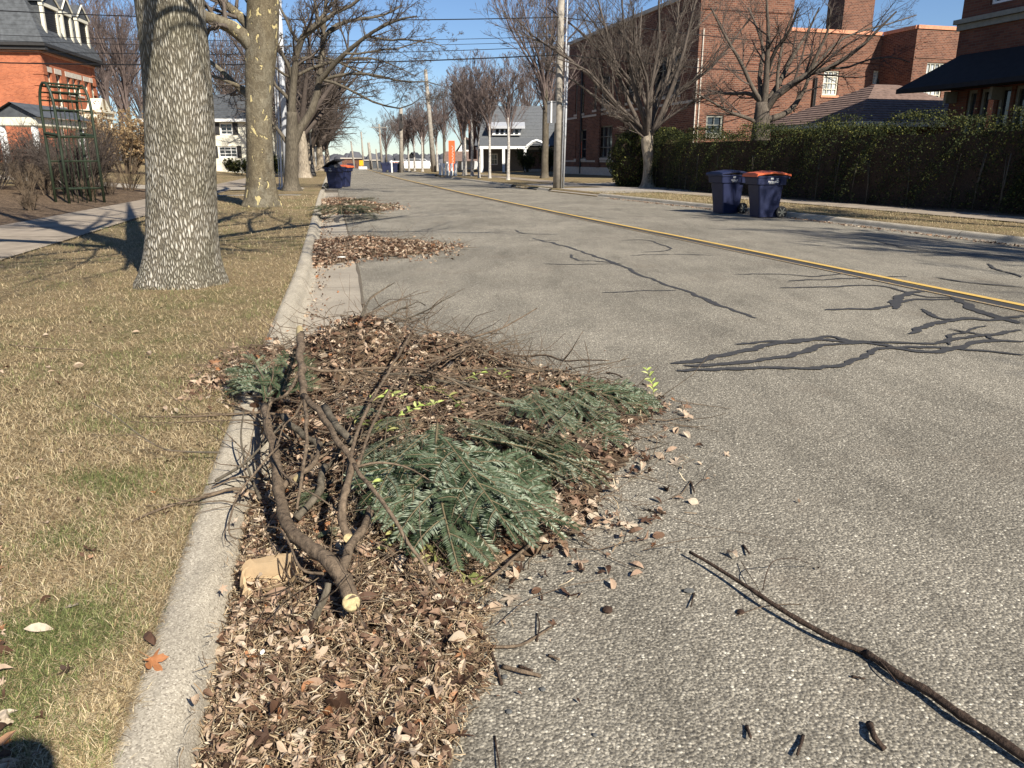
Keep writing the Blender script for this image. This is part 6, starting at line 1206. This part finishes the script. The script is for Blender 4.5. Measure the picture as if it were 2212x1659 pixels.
# thick grey pieces deep in the heap
for k, (pts, r, lab) in enumerate((([(700, 1010, .18), (690, 1060, .17), (640, 1120, .12)], .016, 'grey offcut lying low behind the thick branch'), ([(830, 1020, .2), (812, 1060, .2), (800, 1110, .16)], .014, 'grey offcut left of the fir boughs'), ([(700, 880, .3), (740, 930, .28), (760, 960, .25)], .018, 'short thick log under the forked branch'), ([(610, 900, .22), (640, 930, .2), (690, 960, .2)], .017, 'dark log beside the kerb end of the heap'), ([(1085, 960, .2), (1150, 965, .15)], .01, 'dark stick under the right fir boughs'), ([(1230, 960, .09), (1265, 968, .08), (1290, 975, .06)], .02, 'dark rotten stub at the right edge of the heap'), ([(960, 815, .33), (1040, 840, .28), (1115, 868, .2)], .0075, 'pale straight stick on top of the right slope'))):
    bl('offcut', lab, [(pts, r, r*.85)], m='bark_grey' if k != 5 else 'stick_dark')
# ------------------------------------------------------------ fir boughs
def firbough(seed, L=1., sh=13):
    rg = np.random.default_rng(seed); st = []; P0 = [np.array([.04*math.sin(t*3), t, .08*math.sin(t*2.4)]) for t in np.linspace(0, 1, 10)]; shoots = [(P0, .0065, True)]
    for k in range(sh):
        t = .08+.84*k/sh; s = (-1)**k; b = np.array([.04*math.sin(t*3), t, .08*math.sin(t*2.4)]); ln = (.50*(1-t)**.8+.10)*rg.uniform(.8, 1.1); a = R(90-48*s*1) if s > 0 else R(90+48); d = np.array([math.cos(a), math.sin(a), .1*rg.normal()]); Q = [b]
        for j in range(5): Q.append(Q[-1]+d*ln/5); d = d+np.array([-.04*s, .09, -.05]); d /= np.linalg.norm(d)
        shoots.append((Q, .0035, True))
        if ln > .3:
            for t2 in (.4, .62):
                b2 = Q[int(t2*5)]; 
                for s2 in (-1, 1):
                    a2 = a+s2*R(45); d2 = np.array([math.cos(a2), math.sin(a2), .0]); shoots.append(([b2, b2+d2*ln*.14, b2+d2*ln*.3+np.array([0, .01, -.01])], .0028, True))
    SV, SF, nn = [], [], 0; NV = []; NR = []; 
    for Q, r, _ in shoots:
        tone = rg.uniform(.05, .8); Q = np.array(resample(Q, 8)); V, F_ = batch_tubes(Q[None], np.linspace(r, r*.5, 8)[None], 4); SV.append(V); SF.append(F_+nn); nn += len(V); seg = np.linalg.norm(np.diff(Q, axis=0), axis=1); Lq = seg.sum(); m = int(Lq/.0072); cs = np.concatenate([[0], np.cumsum(seg)]); tt = np.linspace(.01, Lq, m); C_ = np.stack([np.interp(tt, cs, Q[:, i]) for i in range(3)], 1); T = np.gradient(C_, axis=0); T /= np.linalg.norm(T, axis=1, keepdims=True)+1e-9
        S = np.cross(T, [0, 0, 1.]); S /= np.linalg.norm(S, axis=1, keepdims=True)+1e-9
        for s in (-1, 1):
            nl = .047*(1-.35*(tt/Lq)**3)*rg.uniform(.85, 1.1, m); D = S*s*.80+T*.55+np.array([0, 0, 1.])*rg.normal(.06, .10, m)[:, None]; D /= np.linalg.norm(D, axis=1, keepdims=True); W = np.cross(D, [0, 0, 1.]); W /= np.linalg.norm(W, axis=1, keepdims=True)+1e-9; w_ = .0036
            NV.append(np.stack([C_, C_+D*nl[:, None]*.5+W*w_, C_+D*nl[:, None], C_+D*nl[:, None]*.5-W*w_], 1)); NR.append(np.clip(tone+rg.normal(0, .13, m)+.12*s, 0, 1))
    NV = np.concatenate(NV); n = len(NV); F_ = np.arange(n*4).reshape(n, 4); return (np.concatenate(SV), np.concatenate(SF)), (NV.reshape(-1, 3), F_, np.concatenate(NR))
FB = []
for k in range(3):
    (sv, sf), (nv, nf, nr_) = firbough(200+k, sh=(10, 9, 12)[k]); a = np_mesh('stem', sv, [sf], ['twig_tan'], smooth=True); b = np_mesh('needles', nv, [nf], ['needle'], {'rnd': nr_*(.95, .75, 1.)[k]}); FB.append((a, b))
def bough(p0, p1, lab, grp, k, sc_=1., roll=0.):
    A, B = Vector(gp(*p0)), Vector(gp(*p1)); d = B-A; L = d.length*1.05*sc_; yv = d.normalized(); up = Vector((0, 0, 1)); xv = yv.cross(up).normalized(); zv = xv.cross(yv); q = Matrix.Rotation(roll, 3, yv); xv, zv = q @ xv, q @ zv
    o = empty('fir_bough', A, lab, 'fir branch', grp); mt_ = Matrix((( xv.x, yv.x, zv.x), (xv.y, yv.y, zv.y), (xv.z, yv.z, zv.z))).to_4x4(); mt_.translation = A; o.matrix_basis = mt_ @ Matrix.Diagonal((L, L, L, 1))
    link('stem', FB[k % 3][0], o); link('needles', FB[k % 3][1], o)
for k, (a, b, lab) in enumerate((((945, 915, .31), (985, 1195, .10), 'longest silvery fir bough hanging straight down the front of the heap'), ((930, 930, .30), (835, 1075, .20), 'fir bough pointing down left beside the red shoot'), ((955, 940, .30), (1085, 1150, .12), 'fir bough fanning down right from the centre of the front cluster'), ((1000, 950, .28), (1185, 1140, .06), 'fir bough reaching the asphalt at the lower right of the cluster'), ((1010, 940, .28), (1275, 1030, .05), 'fir bough whose silvery tip lies alone on the asphalt at right'), ((1010, 920, .28), (1220, 990, .1), 'green fir bough along the upper right of the front cluster'), ((905, 925, .30), (790, 1005, .24), 'fir bough at the upper left of the front cluster'), ((930, 1010, .25), (880, 1165, .12), 'low fir bough above the laurel sprigs'), ((970, 900, .30), (1130, 960, .2), 'dark green fir bough at the top of the front cluster'), ((1040, 1040, .2), (1165, 1120, .06), 'short fir bough near the right asphalt edge of the cluster'), ((960, 1080, .2), (1000, 1200, .08), 'lowest fir tip just above the leafy laurel'), ((900, 900, .30), (810, 935, .27), 'dark fir bough behind the slanting shoots'))): bough(a, b, lab, 'fir boughs on the front of the heap', k, 1.1, .3*math.sin(k*2.3))
for k, (a, b, lab) in enumerate((((1100, 960, .2), (1230, 1010, .06), 'fir bough trailing between the two fir clusters'), ((1270, 830, .14), (1400, 885, .04), 'fir bough reaching the pointed right tip'), ((1140, 830, .24), (1290, 905, .12), 'fir bough crossing the middle of the right slope'), ((1150, 915, .18), (1250, 985, .08), 'low dark fir bough above the rotten stub'), ((1190, 820, .2), (1355, 880, .07), 'upper fir bough pointing at the right tip of the heap'), ((1240, 870, .16), (1330, 960, .05), 'fir bough at the right end of the slope'), ((1150, 850, .23), (1210, 940, .16), 'short fir bough beside the orange leaves on the right slope'))): bough(a, b, lab, 'fir boughs on the right slope', k+1, 1.1, .4*math.sin(k*1.7))
for k, (a, b, lab) in enumerate((((575, 870, .2), (545, 785, .34), 'bluish fir sprig standing left of the kerb face'), ((600, 865, .22), (632, 775, .36), 'bluish fir sprig standing right beside the broken branch top'), ((570, 855, .2), (515, 805, .26), 'fir sprig reaching left over the grass edge'))): bough(a, b, lab, 'fir sprigs beside the kerb', k, 1.1, .5*math.sin(k*3))
for k, (a, b, lab) in enumerate((((745, 880, .27), (830, 900, .25), 'small fir sprig between the fork and the slanting shoots'), ((700, 1050, .16), (660, 1100, .13), 'small fir sprig low behind the thick branch'), ((740, 1140, .12), (690, 1160, .1), 'small silvery sprig beside the cut forks'))): bough(a, b, lab, 'small fir sprigs among branches', k)
for k, (a, b, lab) in enumerate((((735, 450, .2), (825, 452, .2), 'green fir bough pointing right on the far gutter pile'), ((760, 448, .22), (745, 470, .1), 'green fir bough hanging to the front of the far gutter pile'), ((740, 440, .25), (790, 440, .3), 'green fir bough on top of the far gutter pile'))): bough(a, b, lab, 'fir boughs on the far gutter pile', k, 1.2)
# ------------------------------------------------------------ leafy sprigs
def sprig_(name, label, pts, nl, ls, m, seed, r=.0022, grp=None):
    rg = np.random.default_rng(seed); P = spline([gp(*p) for p in pts], 5); root = empty(name, P[0], label, 'sprig', grp); mb = MB(); mb.tube(P, [r]*len(P), 5); mb.build('stem', 'olive_leaf', root)
    ms = [np_mesh('leaf', t[0], t[1], [m], {'rnd': [rg.random()]*len(t[1][0])}) for t in (oval(4, .42, .3, .4), oval(4, .36, -.3, .6), oval(4, .46, .5, -.3))]
    for k in range(nl):
        t = (k+1)/nl; i = min(len(P)-2, int(t*(len(P)-1))); p = P[i]; d = (P[i+1]-P[i]).normalized(); sd_ = d.cross(Vector((0, 0, 1))).normalized()*((-1)**k); dr = (d*.55+sd_*.8+Vector((0, 0, rg.normal(.15, .25)))).normalized(); s_ = ls*rg.uniform(.7, 1.15); xv = dr.cross(Vector((rg.normal(0, .3), rg.normal(0, .3), 1))).normalized(); zv = xv.cross(dr)
        mt_ = Matrix(((xv.x, dr.x, zv.x), (xv.y, dr.y, zv.y), (xv.z, dr.z, zv.z))).to_4x4(); mt_.translation = p+dr*s_*.5-P[0]; o = link('leaf', ms[k % 3], root); o.matrix_basis = mt_ @ Matrix.Diagonal((s_, s_, s_, 1))
    return root
gl = 'leafy olive sprigs at the front of the heap'
for k, (pts, n, s_, m, lab) in enumerate((([(870, 1150, .12), (930, 1190, .1), (1000, 1240, .05), (1045, 1265, .02)], 16, .05, 'olive_leaf', 'olive leaved laurel sprig pointing right in front of the fir'), ([(900, 1170, .12), (960, 1185, .1), (1020, 1180, .08)], 11, .045, 'olive_leaf', 'laurel sprig touching the lowest fir tip'), ([(880, 1190, .1), (930, 1225, .07), (985, 1270, .03)], 13, .048, 'olive_leaf', 'lowest laurel sprig lying on the asphalt edge'), ([(830, 1040, .24), (812, 1075, .2), (820, 1120, .15)], 12, .045, 'lime_leaf', 'pale yellow green leafy twig beside the cut forks'), ([(850, 1130, .16), (850, 1160, .13), (830, 1190, .1)], 9, .042, 'olive_leaf', 'dark olive sprig below the pale leafy twig'), ([(860, 900, .3), (900, 880, .32), (945, 870, .3)], 12, .05, 'lime_leaf', 'lime leaved twig near the top of the heap'), ([(1000, 820, .28), (1060, 800, .27), (1100, 820, .22)], 10, .05, 'lime_leaf', 'pale green leaves on the right crest of the heap'), ([(760, 900, .28), (800, 920, .28), (850, 930, .3)], 12, .05, 'olive_leaf', 'dark green leafy twig left of the fir boughs'), ([(1412, 855, .01), (1408, 825, .08), (1395, 795, .14)], 10, .05, 'lime_leaf', 'bright lime sprig standing on the road right of the heap'), ([(900, 830, .33), (960, 850, .3), (1000, 880, .27)], 10, .045, 'olive_leaf', 'olive sprig among leaves at the centre of the heap'), ([(790, 880, .3), (830, 850, .33), (870, 860, .33)], 8, .05, 'lime_leaf', 'yellowish leaves beside the slanting shoots'))):
    sprig_('leafy_sprig', lab, pts, n, s_, m, 300+k, grp=gl)
# ------------------------------------------------------------ paper bag, scraps, pebbles and sticks on the road
x_, y_ = g(590, 1255, .08); zb_ = .075; mb = MB(); W_, D_, Hh = .085, .035, .075
rgb = np.random.default_rng(4); rings = []
for k in range(7):
    t = k/6; ring = []
    for j in range(28):
        a = 2*math.pi*j/28; sx = abs(math.cos(a))**.45*math.copysign(1, math.cos(a)); sy = abs(math.sin(a))**.45*math.copysign(1, math.sin(a)); cr = (noise.noise((math.cos(a)*4, t*5, math.sin(a)*4))*.014+noise.noise((math.cos(a)*11, t*9, math.sin(a)*11))*.008)*(.4+t)
        ring.append((x_+sx*(W_*(.92+.12*t))+cr, y_+sy*(.022+D_*t)+cr*.8+t*.01, zb_+Hh*1.1*t+cr-.012*sy*t+(.02*noise.noise((a*1.6, 3, 1)) if k == 6 else 0)))
    rings.append(ring)
n0 = len(rings[0])
for r_ in rings: mb.v += r_
for k in range(6):
    for j in range(n0): mb.face([k*n0+j, k*n0+(j+1) % n0, (k+1)*n0+(j+1) % n0, (k+1)*n0+j])
mb.face(list(range(n0))[::-1]); mb.t = [t for t in mb.t]
o = mb.build('paper_bag', 'paper_tan', loc=(x_, y_, zb_)); o.rotation_euler = (R(42), R(-8), R(14)); tag(o, 'small crumpled open tan paper bag beside the kerb in the leaves', 'paper bag')
def lump(name, label, u_, v_, s_, m, cat, seed, sq=(1, 1, .6)):
    rg = np.random.default_rng(seed); x, y = g(u_, v_, 0); mb = MB(); rings = []
    for k in range(5):
        p = math.pi*(k+.5)/5; rings.append([(x+s_*sq[0]*math.sin(p)*math.cos(a)*(1+rg.normal(0, .14)), y+s_*sq[1]*math.sin(p)*math.sin(a)*(1+rg.normal(0, .14)), s_*sq[2]*(1-math.cos(p))*.9) for a in [2*math.pi*j/9 for j in range(9)]])
    mb.frus(rings); o = mb.build(name, m, loc=(x, y, 0)); return tag(o, label, cat)
lump('dirt_clod', 'dark brown clod of soil alone on the asphalt', 1312, 1322, .018, 'soil_lump', 'clod', 1); lump('stone', 'flat dark grey stone chip left of the long stick', 1488, 1280, .019, 'stone_grey', 'stone', 2, (1.1, .6, .45)); lump('dirt_clod', 'small reddish clod beside the pale straw near the stick', 1600, 1325, .013, 'soil_lump', 'clod', 3)
for k, (u_, v_, s_) in enumerate(((1090, 1465, .010), (1172, 1492, .009), (870, 1360, .012), (1045, 1375, .012), (1100, 1540, .009), (1285, 1590, .007))): lump('pebble', ('dark pebble below the heap near the leaf bed', 'small pebble right of the broken twigs', 'pebble hidden at the leaf bed edge', 'round brown pebble by the curled bark', 'flat grey pebble on the lower asphalt', 'tiny dark pebble at the bottom of the road')[k], u_, v_, s_, 'stone_grey', 'pebble', 10+k)
o = lump('red_scrap', 'bright red scrap under the right edge of the heap', 1258, 991, .02, 'red_plastic', 'scrap', 21, (1.6, .5, .25)); o = lump('paper_scrap', 'small white paper scrap on the far leaf pile', 740, 575, .05, 'pale_scrap', 'scrap', 22, (1.2, .6, .2)); o.location.z = .12
o = lump('paper_scrap', 'tiny white scrap in the gutter leaf bed', 573, 1467, .008, 'pale_scrap', 'scrap', 23, (.8, 1.6, .3)); o.location.z = .09
st_ = [([(1063, 1395), (1068, 1430), (1085, 1478)], .006, 'dark crooked twig standing out below the heap'), ([(1050, 1395), (1110, 1395), (1150, 1380), (1190, 1355)], .006, 'orange brown split twig between heap and asphalt'), ([(1160, 1385), (1165, 1350), (1160, 1325)], .003, 'short upright twig on the orange one'), ([(1085, 1440), (1130, 1452), (1170, 1462)], .007, 'flat grey bark strip below the heap'), ([(1120, 1440), (1150, 1450)], .005, 'dark bark chip beside the bark strip'), ([(1185, 1415), (1210, 1425)], .005, 'reddish bark chip on the open asphalt'), ([(1490, 1040), (1500, 1063)], .005, 'short dark twig alone in mid road'), ([(1605, 1178), (1620, 1195)], .005, 'little dark twig above the long stick'), ([(1875, 1565), (1888, 1590), (1912, 1618)], .009, 'stubby dark twig at the lower right'), ([(1735, 1590), (1725, 1632)], .005, 'thin curved dark twig at the bottom right'), ([(1612, 1568), (1622, 1592)], .005, 'small brown twig at the bottom centre right'), ([(1300, 1015), (1325, 1018)], .004, 'small red brown twig right of the heap'), ([(1165, 1270), (1172, 1290)], .003, 'tiny hooked twig in front of the vine'), ([(1310, 805), (1330, 808), (1345, 815)], .006, 'dark twig on the road behind the heap'), ([(1500, 1282), (1492, 1310)], .003, 'tiny twig below the grey stone chip'), ([(1590, 1330), (1660, 1308), (1730, 1305)], .002, 'pale straw crossing under the long stick'), ([(1840, 1462), (1868, 1466)], .004, 'little bark chip left of the stick split'), ([(1070, 1590), (1080, 1659)], .003, 'thin curved stem at the bottom of the frame'), ([(1400, 905), (1440, 908), (1475, 902)], .004, 'reddish twig at the pointed right tip of the heap'), ([(1350, 925), (1395, 945), (1440, 925)], .004, 'pale twig sticking out of the right tip of the heap'), ([(22, 745), (90, 752), (200, 757)], .005, 'long straw coloured stalk lying on the left lawn')]
for k, (pts, r, lab) in enumerate(st_): bl('twig', lab, [([(*p, r*.9+(.012 if i == 1 else 0)+(.14 if p[0] < 400 else 0)) for i, p in enumerate(pts)], r, r*.7)], cat='twig', m=('stick_dark', 'branch_brown')[(k in (1, 3, 5, 11, 15, 18, 19, 20))])
# crumbs of twig on the right kerb line
rg = np.random.default_rng(91); n = 900; y = rg.uniform(12, 31, n); q = np.stack([rk(y)-np.abs(rg.normal(0, .12, n))-.04, y, np.full(n, .012)], 1); o = scatter('gutter_leaves', BROWN, q, rots(n, .4, rg), rg.uniform(.03, .07, n), 'dead_leaf', kind='stuff'); o['label'] = 'dry leaves collected along the far kerb behind the carts'
y = rg.uniform(6.5, 24, 900); q = np.stack([lk(y)+np.abs(rg.normal(0, .14, 900))+.03, y, np.full(900, .014)], 1); o = scatter('gutter_leaves', BROWN+STRAW, q, rots(900, .4, rg), rg.uniform(.02, .055, 900), 'dead_leaf', kind='stuff'); o['label'] = 'leaf bits lying in the left gutter between the piles'

# ------------------------------------------------------------ the photographer, standing behind the lens: only the head's shadow reaches the picture
PX, PY = .06, -.36
J = {'pelvis': ((0, 0, 1.0), .15), 'waist': ((0, .01, 1.16), .14), 'chest': ((0, .0, 1.40), .165), 'neck': ((0, .02, 1.58), .062), 'jaw': ((0, .045, 1.66), .085), 'head': ((0, .04, 1.76), .105), 'crown': ((0, .03, 1.83), .07)}
E_ = [('pelvis', 'waist'), ('waist', 'chest'), ('chest', 'neck'), ('neck', 'jaw'), ('jaw', 'head'), ('head', 'crown')]
for s_, q in ((-1, 'l'), (1, 'r')):
    J.update({'sh'+q: ((s_*.20, 0, 1.47), .07), 'el'+q: ((s_*.25, .06, 1.22), .048), 'wr'+q: ((s_*.12+.05, .17, 1.36), .03), 'pa'+q: ((s_*.08+.08, .20, 1.39), .032), 'hip'+q: ((s_*.10, 0, .93), .10), 'kn'+q: ((s_*.12, .02, .50), .062), 'an'+q: ((s_*.13, -.01, .09), .045), 'to'+q: ((s_*.15, .17, .04), .04)})
    E_ += [('chest', 'sh'+q), ('sh'+q, 'el'+q), ('el'+q, 'wr'+q), ('wr'+q, 'pa'+q), ('pelvis', 'hip'+q), ('hip'+q, 'kn'+q), ('kn'+q, 'an'+q), ('an'+q, 'to'+q)]
    for f_ in range(4):
        b_ = 'f%d%s' % (f_, q); J[b_+'a'] = ((s_*.085+.08, .215, 1.355+.022*f_), .0095); J[b_+'b'] = ((s_*.055+.08, .232, 1.355+.022*f_), .0085); J[b_+'c'] = ((s_*.035+.08, .225, 1.355+.022*f_), .0075); E_ += [('pa'+q, b_+'a'), (b_+'a', b_+'b'), (b_+'b', b_+'c')]
    J['t0'+q] = ((s_*.07+.08, .185, 1.41), .011); J['t1'+q] = ((s_*.045+.08, .18, 1.42), .009); E_ += [('pa'+q, 't0'+q), ('t0'+q, 't1'+q)]
nm = list(J); me = bpy.data.meshes.new('person'); me.from_pydata([J[k][0] for k in nm], [(nm.index(a), nm.index(b)) for a, b in E_], []); me.materials.append(M['siding_blue'])
po_ = bpy.data.objects.new('person', me); COL.objects.link(po_); po_.location = (PX, PY-.02, .02)
sk = po_.modifiers.new('skin', 'SKIN'); sk.use_smooth_shade = True
for k, sv in enumerate(me.skin_vertices[0].data): sv.radius = (J[nm[k]][1],)*2; sv.use_root = (k == 0)
po_.modifiers.new('sub', 'SUBSURF').levels = 1
tag(po_, 'person in blue standing behind the viewpoint with both hands raised to a phone', 'person')
